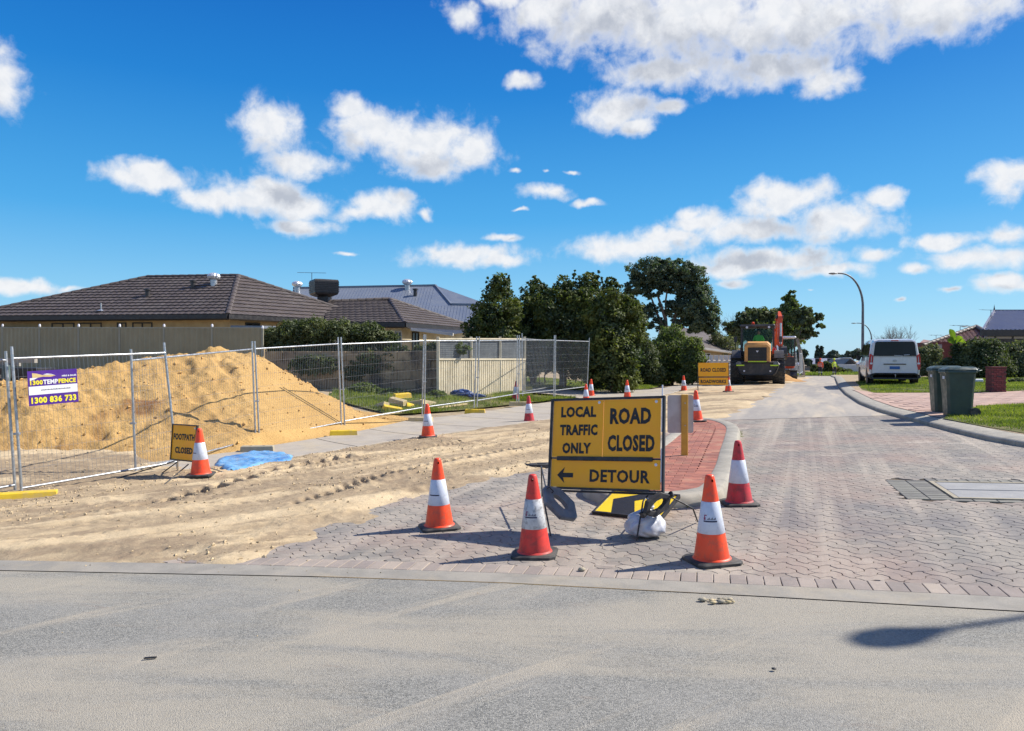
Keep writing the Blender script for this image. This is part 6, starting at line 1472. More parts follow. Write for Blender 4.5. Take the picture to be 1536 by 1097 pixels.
b = MB(); a, c = W(1192, 548, 121), W(1266, 548, 121); b.slab([a, c, W(1262, 538.5, 127), W(1200, 538.5, 127)], (0, 0, 1), .08); b.build('roof', M['roofr'], fh2, world=True)
for k in range(3): window((W(1205+k*18, 0, 121.9).x, 121.95), (W(1213+k*18, 0, 121.9).x, 121.95), .9, 1.9, fh2)
fh3 = thing('house', 'far small pale building just left of the van mirror', 'house', W(1290, 558, 105))
b = MB(); b.box(W(1285, 0, 105).x, W(1312, 0, 105).x, 105, 112, 0, W(0, 547, 105).z); b.build('wall', M['whitewall'], fh3, world=True)
b = MB(); b.slab([W(1284, 547, 104.5), W(1313, 547, 104.5), W(1310, 541, 109), W(1290, 541, 109)], (0, 0, 1), .08); b.build('roof', M['roofr'], fh3, world=True)
# ================================================================== vegetation
def leaves(pts, nrm, size, aspect=.55, jitter=.35):
    n = len(pts); N = nrm+rng.normal(0, .75, (n, 3)); N /= np.linalg.norm(N, axis=1)[:, None]+1e-9
    A = np.cross(N, rng.normal(0, 1, (n, 3))); A /= np.linalg.norm(A, axis=1)[:, None]+1e-9; B = np.cross(N, A)
    s = size*(1-jitter+2*jitter*rng.random(n))[:, None]
    V = np.stack([pts-A*s, pts-B*s*aspect, pts+A*s, pts+B*s*aspect], 1).reshape(-1, 3); return V
def crown(name, blobs, n, size, mat, parent, aspect=.55, clump=.35, hollow=.55, per=14):
    """blobs: (x, y, z, rx, ry, rz). leaves gather in small clumps spread through each blob's volume"""
    Vs = []; tot = sum((b[3]*b[5])**.9 for b in blobs)
    for (x, y, z, rx, ry, rz) in blobs:
        m = int(n*(rx*rz)**.9/tot); nc = max(5, m//per); d = rng.normal(0, 1, (nc, 3)); d /= np.linalg.norm(d, axis=1)[:, None]; r = (hollow+(1-hollow)*rng.random(nc)**.7)*(.82+.30*rng.random(nc)); cc = d*r[:, None]*np.array([rx, ry, rz])
        idx = rng.integers(0, nc, m); cl = clump*min(rx, rz)*(.5+.9*rng.random(nc))
        q = rng.normal(0, 1, (m, 3)); q /= np.linalg.norm(q, axis=1)[:, None]; q *= (rng.random(m)**.45)[:, None]
        p = cc[idx]+q*cl[idx][:, None]*np.array([1, 1, .8]); nn = q*.8+d[idx]*.6+np.array([0, 0, .35])
        Vs.append(leaves(p+np.array([x, y, z]), nn, size, aspect))
    V = np.concatenate(Vs)-np.array(WO[parent]); return link(fast_mesh(name, V, np.arange(len(V)).reshape(-1, 4)), name, parent, mat)
M['bark'] = pmat('grey brown bark', (.16, .12, .095, 1), (.10, .08, .065, 1), 6, .9, 0, .01, 20)
M['palebark'] = pmat('pale bark', (.34, .30, .26, 1), (.22, .19, .16, 1), 4, .85, 0, .006, 18)
M['lf_conifer'] = leafmat('dark conifer foliage', (.025, .045, .024, 1), (.065, .095, .028, 1), (.13, .15, .03, 1), .3)
M['lf_eucalypt'] = leafmat('eucalypt foliage', (.075, .11, .07, 1), (.13, .17, .095, 1), (.055, .085, .055, 1), .35)
M['lf_bush'] = leafmat('bush foliage', (.05, .08, .028, 1), (.12, .16, .04, 1), (.17, .2, .06, 1), .4)
M['lf_hedge'] = leafmat('hedge foliage', (.03, .05, .022, 1), (.08, .105, .035, 1), (.13, .15, .06, 1), .3)
M['lf_gum'] = leafmat('gum foliage', (.09, .12, .05, 1), (.16, .18, .075, 1), (.06, .085, .04, 1), .35)
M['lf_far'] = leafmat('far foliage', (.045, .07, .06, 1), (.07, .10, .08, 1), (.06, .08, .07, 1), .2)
M['lf_bright'] = leafmat('bright leaves', (.16, .24, .03, 1), (.26, .32, .04, 1), (.12, .2, .03, 1), .5)
M['lf_var'] = leafmat('variegated leaves', (.05, .075, .03, 1), (.30, .30, .16, 1), (.08, .10, .04, 1), .3)
M['lf_purple'] = leafmat('purple leaves', (.06, .03, .035, 1), (.10, .05, .05, 1), (.05, .04, .03, 1), .3)
def bpx(px, py, rx, ry, D, dd=None, dp=0.):
    c = W(px, py, D+dp); k = D/F; return (c.x, c.y, c.z, rx*k, (dd or rx*k), ry*k)
def tree(name, label, cat, D, bpx_base, blobs, n, size, mat, limbs, bark='bark', group=None, r0=.16, aspect=.55, clump=.35, hollow=.55, per=14, crown_name='crown'):
    bx = W(bpx_base, 0, D); base = Vector((bx.x, D, g1(bx.x, D))); t = thing(name, label, cat, base, 0, group)
    b = MB()
    for L in limbs:
        pts = [base+Vector((0, 0, -.1)) if i == 0 and p is None else W(p[0], p[1], D+(p[2] if len(p) > 2 else 0)) for i, p in enumerate(L[1])]
        k = len(pts); pts2 = []
        for i in range(k-1):
            for q in range(3):
                f_ = q/3; v = pts[i].lerp(pts[i+1], f_); w_ = .04*(pts[i+1]-pts[i]).length; pts2.append(v+Vector((rnd.uniform(-w_, w_), rnd.uniform(-w_, w_), 0)) if q else v)
        pts2.append(pts[-1]); m_ = len(pts2); b.tube(pts2, [L[0]*(1-.78*i/(m_-1)) for i in range(m_)], 7)
    b.build('trunk', M[bark], t, world=True, smooth=True)
    crown(crown_name, [bpx(*(q[:4]), D, q[4] if len(q) > 4 else None, q[5] if len(q) > 5 else 0) for q in blobs], n, size, M[mat], t, aspect, clump, hollow, per); return t
gA = 'dark conifers beside the driveway'
def conifer(label, D, cx, topy, w_, boty, n, size=.07, trunkto=585):
    bl = []; y = topy; H_ = boty-topy
    while y < boty-6:
        f_ = (y-topy)/H_; r = w_*min(1, .18+1.2*f_**.55)*(1 if f_ < .8 else 1-.3*(f_-.8)/.2)
        bl.append((cx+rnd.uniform(-.22, .22)*w_*(.3+f_), y+r*.3, r*rnd.uniform(.75, 1.0), r*rnd.uniform(.55, .85), None, rnd.uniform(-.6, .6)))
        if f_ > .2:
            for s_ in (-1, 1, rnd.choice((-1, 1))): bl.append((cx+s_*r*rnd.uniform(.5, 1.0), y+rnd.uniform(-8, 10), r*rnd.uniform(.28, .5), r*rnd.uniform(.35, .7), None, rnd.uniform(-1, .8)))
        y += r*.45+4
    for k in range(7): bl.append((cx+rnd.uniform(-.4, .4)*w_, topy+rnd.uniform(2, 30)+abs(rnd.uniform(-.4, .4))*20, w_*.09, rnd.uniform(7, 13)))
    return tree('conifer', label, 'tree', D, cx, bl, n, size, 'lf_conifer', [(.15, [None, (cx, boty-10), (cx, (topy+boty)/2)]), (.10, [None, (cx-9, boty-20), (cx-15, topy+60)]), (.09, [None, (cx+10, boty-20), (cx+14, topy+50)])], group=gA, clump=.34, hollow=.5, per=18)
conifer('leftmost dark conifer, its crown against the metal roof', 34, 748, 413, 44, 585, 36000)
conifer('second dark conifer from the left with a brownish top', 36, 800, 416, 40, 548, 26000)
conifer('middle dark conifer with a slim pointed top', 35, 845, 413, 42, 540, 26000)
conifer('broad dark conifer second from the right of the dark row', 35, 884, 411, 48, 550, 34000)
conifer('rightmost dark conifer with yellow green lit flank beside the eucalypt', 33, 920, 418, 42, 578, 34000)
tree('eucalypt', 'tall spreading eucalypt with bare forked limbs behind the dark conifers', 'tree', 58, 1005, [(968, 408, 28, 19), (990, 402, 24, 15), (1018, 403, 24, 15), (1036, 413, 23, 17), (992, 420, 26, 14), (952, 430, 16, 16), (978, 436, 18, 13), (1006, 428, 18, 14), (1030, 436, 20, 16), (1050, 440, 18, 20), (1058, 464, 20, 18), (1032, 464, 26, 17), (1008, 462, 20, 14), (1046, 450, 24, 18), (1048, 480, 24, 16), (962, 470, 18, 14), (985, 486, 16, 10), (1068, 486, 14, 16), (976, 464, 13, 9), (1040, 488, 18, 12), (948, 456, 10, 11), (1018, 484, 12, 9), (960, 484, 8, 6)],
     62000, .095, 'lf_eucalypt', [(.30, [None, (1003, 520), (998, 478), (985, 440)]), (.2, [(1003, 520), (1012, 480), (1022, 440), (1030, 415)]), (.16, [(1001, 500), (985, 470), (968, 430)]), (.14, [(1008, 495), (1030, 470), (1050, 450)]), (.1, [(998, 478), (1000, 440), (1004, 410)])], clump=.30, hollow=.5, per=40, r0=.3)
tree('bush', 'tall yellow green bush beside the eucalypt trunk, above the pale bin', 'bush', 42, 1008, [(1008, 505, 22, 16), (1000, 530, 34, 26), (1025, 535, 24, 30), (985, 555, 30, 22), (1020, 562, 28, 14)], 26000, .06, 'lf_bush', [(.1, [None, (1005, 520)])], clump=.3)
tree('bush', 'dark shrub between the conifers and the tall yellow green bush', 'bush', 40, 965, [(962, 512, 14, 16), (965, 540, 22, 28), (950, 560, 20, 18), (975, 560, 20, 18)], 19000, .06, 'lf_hedge', [(.08, [None, (965, 540)])], clump=.3)
tree('bush', 'shrub left of the distant ROAD CLOSED sign', 'bush', 40, 1038, [(1040, 520, 14, 14), (1040, 545, 18, 26), (1030, 565, 18, 12)], 14000, .06, 'lf_bush', [(.06, [None, (1040, 540)])], clump=.3)
tree('bush', 'pale bare looking shrub behind the pale fence left of the loader', 'bush', 60, 1092, [(1090, 520, 16, 16), (1075, 510, 12, 12)], 3500, .07, 'lf_var', [(.08, [None, (1090, 530), (1085, 508)]), (.05, [(1090, 530), (1100, 506)]), (.05, [(1090, 535), (1072, 505)])], bark='palebark', clump=.5)
tree('dark_tree', 'round dark tree behind the left side of the loader cab', 'tree', 74, 1130, [(1133, 474, 22, 12), (1118, 484, 16, 14), (1100, 492, 14, 11), (1150, 480, 18, 16), (1140, 498, 26, 20), (1105, 505, 12, 12)], 9500, .2, 'lf_hedge', [(.25, [None, (1130, 500), (1135, 475)])], clump=.35)
tree('pine_tree', 'tall feathery green tree directly behind the excavator arm', 'tree', 76, 1187, [(1187, 443, 5, 8), (1183, 452, 9, 9), (1190, 460, 10, 11), (1180, 470, 16, 12), (1192, 478, 15, 12), (1186, 492, 24, 14), (1180, 508, 24, 14), (1166, 480, 14, 14)], 9500, .19, 'lf_bush', [(.22, [None, (1186, 450)])], clump=.4)
tree('gum_tree', 'loose pale gum with leaf clumps on drooping branches right of the excavator', 'tree', 72, 1205, [(1210, 468, 11, 8), (1222, 475, 12, 8), (1232, 489, 7, 5), (1222, 500, 6, 5), (1205, 482, 15, 10), (1203, 500, 16, 9), (1212, 494, 8, 6), (1196, 470, 10, 9)], 6000, .15, 'lf_gum', [(.2, [None, (1196, 510), (1203, 490), (1212, 470)]), (.09, [(1198, 510), (1216, 506), (1222, 500)]), (.08, [(1205, 488), (1222, 480), (1232, 489)])], bark='palebark', clump=.36, hollow=.4, per=24)
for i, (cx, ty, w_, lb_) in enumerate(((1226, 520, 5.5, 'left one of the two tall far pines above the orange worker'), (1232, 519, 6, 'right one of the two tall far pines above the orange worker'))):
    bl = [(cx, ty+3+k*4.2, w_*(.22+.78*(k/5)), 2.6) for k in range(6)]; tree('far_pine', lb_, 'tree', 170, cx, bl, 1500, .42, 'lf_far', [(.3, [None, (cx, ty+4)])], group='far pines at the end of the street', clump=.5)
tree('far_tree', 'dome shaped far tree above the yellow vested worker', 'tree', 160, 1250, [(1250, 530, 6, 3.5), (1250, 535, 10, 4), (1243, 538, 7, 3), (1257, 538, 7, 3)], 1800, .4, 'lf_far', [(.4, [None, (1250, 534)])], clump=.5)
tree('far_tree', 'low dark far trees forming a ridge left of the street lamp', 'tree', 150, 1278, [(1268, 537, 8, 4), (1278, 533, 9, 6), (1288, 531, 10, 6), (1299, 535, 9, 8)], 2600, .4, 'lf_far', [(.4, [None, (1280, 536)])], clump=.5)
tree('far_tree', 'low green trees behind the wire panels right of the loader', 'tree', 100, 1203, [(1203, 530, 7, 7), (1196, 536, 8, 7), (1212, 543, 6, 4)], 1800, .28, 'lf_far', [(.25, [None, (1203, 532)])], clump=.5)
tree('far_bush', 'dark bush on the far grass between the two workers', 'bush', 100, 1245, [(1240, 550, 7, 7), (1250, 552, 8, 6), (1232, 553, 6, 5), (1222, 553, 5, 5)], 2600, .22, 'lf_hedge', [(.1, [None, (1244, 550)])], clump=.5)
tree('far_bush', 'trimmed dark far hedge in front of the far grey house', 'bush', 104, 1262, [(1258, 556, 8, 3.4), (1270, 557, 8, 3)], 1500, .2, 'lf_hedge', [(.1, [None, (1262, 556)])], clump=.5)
# bare winter tree over the van
def bare(label, D, bx_, top, spread, n, seed, name='bare_tree'):
    base = W(bx_, 0, D); base = Vector((base.x, D, g1(base.x, D))); t = thing(name, label, 'tree', base); b = MB(); r_ = random.Random(seed)
    def br(p, d, L, r, lv):
        q = p+d*L; b.tube([p, (p+q)/2+Vector((r_.uniform(-1, 1), r_.uniform(-1, 1), 0))*L*.06, q], [r, r*.8, r*.55], 4)
        if lv > 0:
            for k in range(3):
                nd = (d+Vector((r_.uniform(-1, 1), r_.uniform(-1, 1), r_.uniform(-.1, .7)))*.55).normalized(); br(q if k else p.lerp(q, .75), nd, L*r_.uniform(.6, .8), r*.55, lv-1)
    H_ = top-base.z
    for k in range(n): br(base, Vector((r_.uniform(-spread, spread), r_.uniform(-.3, .3), 1)).normalized(), H_*.40, .07, 4)
    b.build('trunk', M['bark'], t, world=True); return t
bare('leafless winter tree above the roof of the white van', 78, 1356, W(0, 494, 78).z, .55, 5, 3); bare('smaller leafless tree just left of the van roof', 84, 1332, W(0, 505, 84).z, .35, 3, 5)
bare('thin leafless twigs rising left of the loader cab', 75, 1106, W(0, 478, 75).z, .3, 3, 9)
# hedge behind the old wall, climber on it
tree('hedge', 'dense dark hedge growing over the top of the old stained wall', 'hedge', 29.6, 500, [(412, 508, 18, 18), (440, 500, 26, 20), (475, 497, 28, 19), (515, 498, 28, 18), (550, 502, 26, 18), (580, 512, 18, 16), (430, 525, 28, 14), (480, 525, 34, 14), (535, 527, 34, 13), (585, 530, 20, 10)], 38000, .05, 'lf_hedge', [(.08, [None, (470, 515)]), (.08, [None, (540, 515)])], clump=.3, crown_name='foliage')
tree('climber', 'dark creeper hanging down the right half of the old wall', 'creeper', 28.0, 600, [(560, 545, 34, 18, .12), (600, 540, 34, 20, .12), (635, 540, 24, 24, .14), (610, 560, 26, 12, .10), (530, 560, 22, 12, .1), (650, 525, 18, 14, .2), (470, 548, 40, 16, .12)], 13000, .055, 'lf_hedge', [(.03, [None, (560, 560), (600, 540)]), (.02, [(540, 585), (590, 570), (640, 550)])], clump=.25, crown_name='foliage')
tree('creeper', 'light leafed creeper climbing the left end of the cream fence', 'creeper', 27.9, 664, [(664, 530, 9, 20, .12), (672, 545, 8, 14, .1), (690, 523, 14, 9, .12), (662, 560, 5, 12, .1)], 3000, .05, 'lf_bush', [(.02, [None, (664, 540)])], clump=.4, crown_name='foliage')
for i, (px, py, rx, ry, lb_) in enumerate(((545, 588, 26, 12, 'leafy green weeds at the foot of the old wall'), (585, 592, 22, 9, 'low green weeds behind the heap of fence feet'), (655, 592, 14, 6, 'tuft of green weeds at the corner of the old wall and the cream fence'))):
    tree('weed_clump', lb_, 'weeds', 26.8, px, [(px, py, rx, ry, .35), (px+rx*.6, py+3, rx*.5, ry*.7, .3)], 3200, .05, 'lf_bush', [(.02, [None, (px, py)])], clump=.4, crown_name='foliage')
# garden beyond the wire panels
tree('garden_shrub', 'purple leaved shrub seen through the open wire panels', 'shrub', 37, 818, [(815, 530, 22, 18), (825, 545, 18, 14), (800, 540, 10, 14)], 5000, .08, 'lf_purple', [(.05, [None, (818, 540)])], clump=.4)
tree('garden_shrub', 'bright yellow green shrub low behind the wire panels', 'shrub', 36, 808, [(806, 553, 13, 7), (818, 548, 8, 6), (798, 557, 8, 5)], 2600, .06, 'lf_bright', [(.03, [None, (808, 553)])], clump=.4)
tree('garden_tree', 'small rough trunked tree seen through the last wire panel', 'tree', 35, 843, [(845, 525, 24, 14), (860, 520, 18, 14)], 3500, .09, 'lf_conifer', [(.16, [None, (842, 560), (846, 530)]), (.08, [(842, 565), (852, 540), (862, 525)])], bark='palebark')
# right hand shrubs
gR_ = 'shrubs in front of the right hand houses'
tree('shrub', 'speckled pale leafed shrub between the van and the dark hedge', 'shrub', 42, 1394, [(1385, 535, 14, 15), (1400, 532, 12, 16), (1398, 550, 14, 14), (1382, 553, 12, 12)], 14000, .055, 'lf_var', [(.06, [None, (1392, 540)])], group=gR_, clump=.3)
tree('shrub', 'dark green shrub in front of the brick gable, left of the big shrub mass', 'shrub', 38, 1432, [(1440, 528, 12, 13), (1424, 552, 14, 14), (1440, 555, 20, 14)], 15000, .06, 'lf_hedge', [(.06, [None, (1432, 540)])], group=gR_, clump=.3)
tree('shrub', 'largest dark shrub mass behind the brick letterbox pillar', 'shrub', 37, 1472, [(1466, 523, 20, 15), (1488, 524, 16, 15), (1475, 545, 30, 24), (1455, 550, 20, 22), (1498, 552, 22, 20)], 30000, .06, 'lf_hedge', [(.08, [None, (1472, 540)])], group=gR_, clump=.3)
tree('shrub', 'greyish spiky shrub at the right edge in front of the dark veranda', 'shrub', 37.5, 1524, [(1515, 532, 16, 16), (1535, 528, 16, 18), (1525, 552, 26, 18), (1552, 545, 22, 24)], 20000, .06, 'lf_var', [(.06, [None, (1524, 545)])], group=gR_, clump=.3)
tree('shrub', 'small round silver green shrub on the lawn right of the pillar', 'shrub', 31, 1526, [(1526, 573, 12, 6, .3)], 2600, .035, 'lf_var', [(.02, [None, (1526, 575)])], clump=.4)
# banana palm leaves
pl = thing('banana_plant', 'banana plant with an upright light green torn leaf above the shrubs', 'plant', (W(1432, 0, 39).x, 39, g1(25, 39)))
b = MB(); b.tube([Vector((WO[pl].x, 39, WO[pl].z)), W(1432, 510, 39)], [.10, .06], 8); b.build('stem', M['lf_bright'], pl, world=True)
for (x0, y0, x1, y1, w_) in ((1432, 512, 1424, 494, .14), (1434, 514, 1444, 506, .16), (1432, 516, 1420, 510, .15), (1436, 516, 1450, 515, .14)):
    a, c = W(x0, y0, 39), W(x1, y1, 38.8); t_ = (c-a); sd_ = t_.cross(Vector((0, 1, .4))).normalized(); b = MB(); rg = []
    for k in range(8):
        f_ = k/7; wv = w_*math.sin(PI*min(.98, .08+f_*.92))+.01; m_ = a+t_*f_+Vector((0, 0, .12*math.sin(PI*f_))); rg.append([m_-sd_*wv, m_+Vector((0, .03, -.03)), m_+sd_*wv])
    b.loft(rg, caps=False, cyc=False); b.build('leaf', M['lf_bright'], pl, world=True)

# ================================================================== white van
M['whitepaint'] = pmat('white car paint', (.66, .67, .68, 1), (.62, .63, .645, 1), .8, .22, 0, 0, coat=.6, c3=(.52, .49, .44, 1), s3=1.2, amt3=.3)
M['redlens'] = pmat('red lamp lens', (.50, .01, .02, 1), (.38, .01, .015, 1), 8, .18)
M['plateblue'] = pmat('blue number plate', (.02, .12, .38, 1), (.02, .11, .34, 1), 4, .4)
M['carglass'] = pmat('tinted car glass', (.010, .013, .018, 1), (.016, .02, .028, 1), .8, .07, spec=.22)
M['rim'] = pmat('alloy rim', (.42, .43, .44, 1), (.35, .36, .37, 1), 8, .35, .7)
vx, vy = 15.85, 31.2; vz = g1(vx+.4, vy+1)+.11
van = thing('van', 'white people mover van parked on the lawn with tinted rear window and red tail lamps', 'van', (vx, vy, vz), -R(19.5))
W_ = .96
def vring(y, sc, zb, zt, zbelt=1.12, tuck=.85, n=7):
    hw = W_*sc; pts = [(-hw*.93, zb), (-hw, zb+.18), (-hw, zbelt*.7), (-hw*.985, zbelt), (-hw*(tuck+.04), zt-.16), (-hw*(tuck-.04), zt-.05), (-hw*(tuck-.20), zt)]
    pts = pts+[(-x, z) for x, z in pts[::-1]]; return [(x, y, z) for x, z in pts]
b = MB(); b.loft([vring(.0, .93, .48, 1.80), vring(.05, .975, .40, 1.87), vring(.25, 1, .32, 1.91), vring(1.6, 1, .30, 1.95), vring(3.1, 1, .30, 1.93), vring(3.75, .99, .30, 1.80, 1.08, .80), vring(4.25, .98, .30, 1.30, 1.02, .84), vring(4.75, .95, .32, 1.12, .9, .86), vring(5.05, .86, .40, .92, .8, .88), vring(5.12, .78, .46, .80, .7, .88)])
b.build('body', M['whitepaint'], van, auto=32)
b = MB(); b.loft([[(x, -.012, z) for x, z in ((-.80, 1.20), (.80, 1.20), (.735, 1.76), (.66, 1.80), (-.66, 1.80), (-.735, 1.76))], [(x, .03, z) for x, z in ((-.80, 1.20), (.80, 1.20), (.735, 1.76), (.66, 1.80), (-.66, 1.80), (-.735, 1.76))]]); b.build('rear_window', M['carglass'], van)
b = MB()
for q in (((-.83, 1.17), (.83, 1.17)), ((-.86, .47), (-.86, 1.18)), ((.86, .47), (.86, 1.18)), ((-.86, .47), (.86, .47))):
    (x0, z0), (x1, z1) = q; b.bar((x0, -.004, z0), (x1, -.004, z1), .008)
b.build('tailgate_seam', M['blackpaint'], van)
for s_ in (-1, 1):
    b = MB(); pts = [(.80, 1.22), (.93, 1.30), (.965, 1.05), (.955, .66), (.86, .62), (.82, .85)]
    b.loft([[(s_*x, -.018+max(0, x-.86)*.5, z) for x, z in pts], [(s_*x, .12, z) for x, z in pts]]); tl_ = b.build('tail_lamp', M['redlens'], van)
    b = MB(); b.box(min(s_*.835, s_*.93), max(s_*.835, s_*.93), -.024, -.015, .86, .93); b.build('clear_band', M['signwhite'], tl_)
    b = MB(); b.box(min(s_*.965, s_*1.12), max(s_*.965, s_*1.12), 3.72, 3.86, 1.02, 1.24, bev=.04); b.build('mirror', M['whitepaint'] if s_ > 0 else M['blackpaint'], van)
b = MB(); b.loft([vring(-.07, .90, .26, .46, .4, .97), vring(-.10, .96, .25, .50, .42, .98), vring(.02, 1.0, .24, .50, .42, .99), vring(.45, 1.005, .24, .46, .4, 1)]); b.build('bumper', M['blackpaint'], van, auto=40)
b = MB(); b.box(-.42, .42, -.035, -.0, .845, .885, bev=.008); b.build('handle_strip', M['blackpaint'], van)
b = MB(); b.box(-.19, .19, -.03, -.018, .655, .775, bev=.003); b.build('number_plate', M['plateblue'], van)
b = MB(); b.lathe([(.085, -.024), (.085, -.012)], 20, (0, 0, 0), 'y'); b.v = [(x, y, z*.55+1.0) for x, y, z in b.v]; b.build('emblem', M['rim'], van)
b = MB(); b.tube([(0, -.05, .33), (0, -.2, .33), (0, -.2, .40)], .018, 8); b.lathe([(.0, .40), (.026, .415), (.026, .44), (.0, .455)], 10, (0, -.2, 0)); b.build('tow_ball', M['galv'], van, auto=50)
b = MB(); b.box(-.14, .14, -.01, .05, 1.835, 1.865, bev=.008); b.build('high_brake_lamp', M['redlens'], van)
b = MB(); b.tube([(.30, -.03, 1.205), (-.02, -.03, 1.23)], .008, 5); b.tube([(.55, -.016, 1.25), (.34, -.016, 1.24)], .012, 4); b.build('rear_wiper', M['signwhite'], van)
for s_ in (-1, 1):
    for (y0, y1) in ((.45, 1.7), (1.78, 2.75), (2.85, 3.65)):
        b = MB(); xa, xb = s_*.953, s_*.862; o_ = s_*.014
        b.loft([[(xa+o_, y0, 1.16), (xa+o_, y1, 1.16), (xb+o_, y1-(.25 if y1 > 3.5 else 0), 1.72), (xb+o_, y0+(.1 if y0 < 1 else 0), 1.72)], [(xa-o_*2, y0, 1.16), (xa-o_*2, y1, 1.16), (xb-o_*2, y1, 1.72), (xb-o_*2, y0, 1.72)]]); b.build('side_window', M['carglass'], van)
    for y in (.95, 4.15):
        b = MB(); b.lathe([(.20, -.11), (.31, -.11), (.335, -.08), (.335, .08), (.31, .11), (.20, .11)], 28, (s_*.83, y, .335), 'x'); b.build('tyre', M['black'], van, auto=40)
        b = MB(); b.lathe([(.20, -.09), (.20, .085*1), (.14, .07), (.05, .095), (.0, .10)] if s_ > 0 else [(.0, -.10), (.05, -.095), (.14, -.07), (.20, -.085), (.20, .09)], 20, (s_*.835, y, .335), 'x'); b.build('rim', M['rim'], van, auto=40)
        b = MB(); b.lathe([(.36, -.012), (.40, -.0), (.36, .012)], 28, (s_*.955, y, .335), 'x'); b.build('wheel_arch', M['blackpaint'], van)
b = MB(); b.box(-.8, .8, .3, 4.6, .22, .34); b.build('underbody', M['blackpaint'], van)

# ================================================================== wheel loader
M['loaderorange'] = pmat('faded orange machine paint', (.76, .36, .095, 1), (.66, .31, .08, 1), 3, .5, 0, .001, 30, c3=(.34, .22, .13, 1), s3=3, amt3=.4)
M['lime'] = pmat('lime reflective tape', (.62, .85, .03, 1), (.55, .78, .03, 1), 8, .45)
M['machblack'] = pmat('black machine paint', (.030, .030, .034, 1), (.05, .048, .048, 1), 3, .5, 0, .001, 30, c3=(.11, .095, .075, 1), s3=2.5, amt3=.5)
M['cabglass'] = glassmat('cab glass', (.02, .06, .055, 1), .13)
M['exred'] = pmat('orange red machine paint', (.80, .10, .03, 1), (.68, .08, .025, 1), 3, .45, 0, .001, 30, c3=(.28, .08, .04, 1), s3=3, amt3=.4)
M['hivisgreen'] = pmat('green hi-vis cloth', (.25, .95, .14, 1), (.2, .88, .11, 1), 6, .8)
M['hivisorange'] = pmat('orange hi-vis cloth', (.90, .13, .05, 1), (.80, .10, .04, 1), 6, .8)
M['hivisyellow'] = pmat('yellow hi-vis cloth', (.62, .80, .03, 1), (.55, .70, .03, 1), 6, .8)
M['navycloth'] = pmat('navy work trousers', (.018, .022, .04, 1), (.03, .033, .05, 1), 6, .85)
M['skin'] = pmat('skin', (.42, .23, .15, 1), (.38, .20, .13, 1), 9, .5)
M['boot'] = pmat('tan work boot', (.16, .10, .05, 1), (.12, .08, .04, 1), 9, .8)
M['tapewhite'] = pmat('silver reflective tape', (.68, .70, .72, 1), (.6, .62, .65, 1), 9, .4)
lp = P(1133, 578); ld = thing('wheel_loader', 'orange and black wheel loader seen from behind with lime tape strips and a dark cab', 'wheel loader', (lp.x, lp.y-.3, g1(lp.x, lp.y)), -R(19))
def big_wheel(x, y, parent, r=.80, w_=.60):
    b = MB(); N = 36; b.lathe([(r*.52, -w_*.42), (r*.80, -w_*.5), (r*.93, -w_*.48), (r*.955, -w_*.3), (r*.955, w_*.3), (r*.93, w_*.48), (r*.80, w_*.5), (r*.52, w_*.42)], N, (x, y, r), 'x')
    for k in range(22): # tread bars
        for s_ in (-1, 1):
            a = 2*PI*(k+(.5 if s_ > 0 else 0))/22; da = .10; q = []
            for xx, aa in ((s_*.02, a-da*.4), (s_*w_*.5, a+da*.6), (s_*w_*.5, a+da*1.5), (s_*.02, a+da*.5)):
                q.append((xx, aa))
            b.loft([[(x+xx, y+rr_*math.cos(aa), r+rr_*math.sin(aa)) for xx, aa in q] for rr_ in (r*.94, r)])
    wo = b.build('tyre', M['black'], parent)
    b = MB(); b.lathe([(r*.54, -w_*.40), (r*.50, -w_*.30), (.18, -w_*.12), (.18, w_*.12), (r*.50, w_*.30), (r*.54, w_*.40)], 24, (x, y, r), 'x'); b.build('rim', M['loaderorange'], wo, auto=40)
for s_ in (-1, 1):
    for y in (1.15, 4.3): big_wheel(s_*1.02, y, ld)
b = MB()
def lring(y, w0, w1, z0, z1, c=.12): return [(-w0+c, y, z0), (w0-c, y, z0), (w0, y, z0+c), (w1, y, z1-c), (w1-c, y, z1), (-w1+c, y, z1), (-w1, y, z1-c), (-w0, y, z0+c)]
b.loft([lring(.02, .80, .98, .50, 1.10), lring(-.12, .86, 1.04, .52, 1.16), lring(-.02, .92, 1.08, .50, 1.20), lring(.5, .92, 1.08, .50, 1.20)]); b.build('counterweight', M['machblack'], ld, auto=40)
for s_ in (-1, 1):
    b = MB(); N = 10; rg = []
    for k in range(N+1): a = PI*k/N; rg.append([(s_*.80, 1.15-1.0*math.cos(a), .80+.98*math.sin(a)), (s_*1.26, 1.15-1.0*math.cos(a), .80+.98*math.sin(a)), (s_*1.26, 1.15-.94*math.cos(a), .80+.92*math.sin(a)), (s_*.80, 1.15-.94*math.cos(a), .80+.92*math.sin(a))])
    b.loft(rg[2:-1]); b.build('mudguard', M['machblack'], ld, auto=50)
    b = MB(); b.lathe([(.13, -.02), (.13, .02), (.10, .03)], 18, (s_*.88, -.10, 1.08), 'y'); b.build('tail_lamp_ring', M['galvdark'], ld)
    b = MB(); b.box(min(s_*.62, s_*1.0), max(s_*.62, s_*1.0), -.150, -.138, .975, 1.035); b.build('lime_strip', M['lime'], ld)
    b = MB(); b.lathe([(.045, -.03), (.045, .01)], 12, (s_*.62, -.12, .72), 'y'); b.build('work_lamp', M['signwhite'], ld)
b = MB()
def hring(y, w_, zt): return [(-w_, y, 1.15), (w_, y, 1.15), (w_, y, zt-.14), (w_-.16, y, zt), (-w_+.16, y, zt), (-w_, y, zt-.14)]
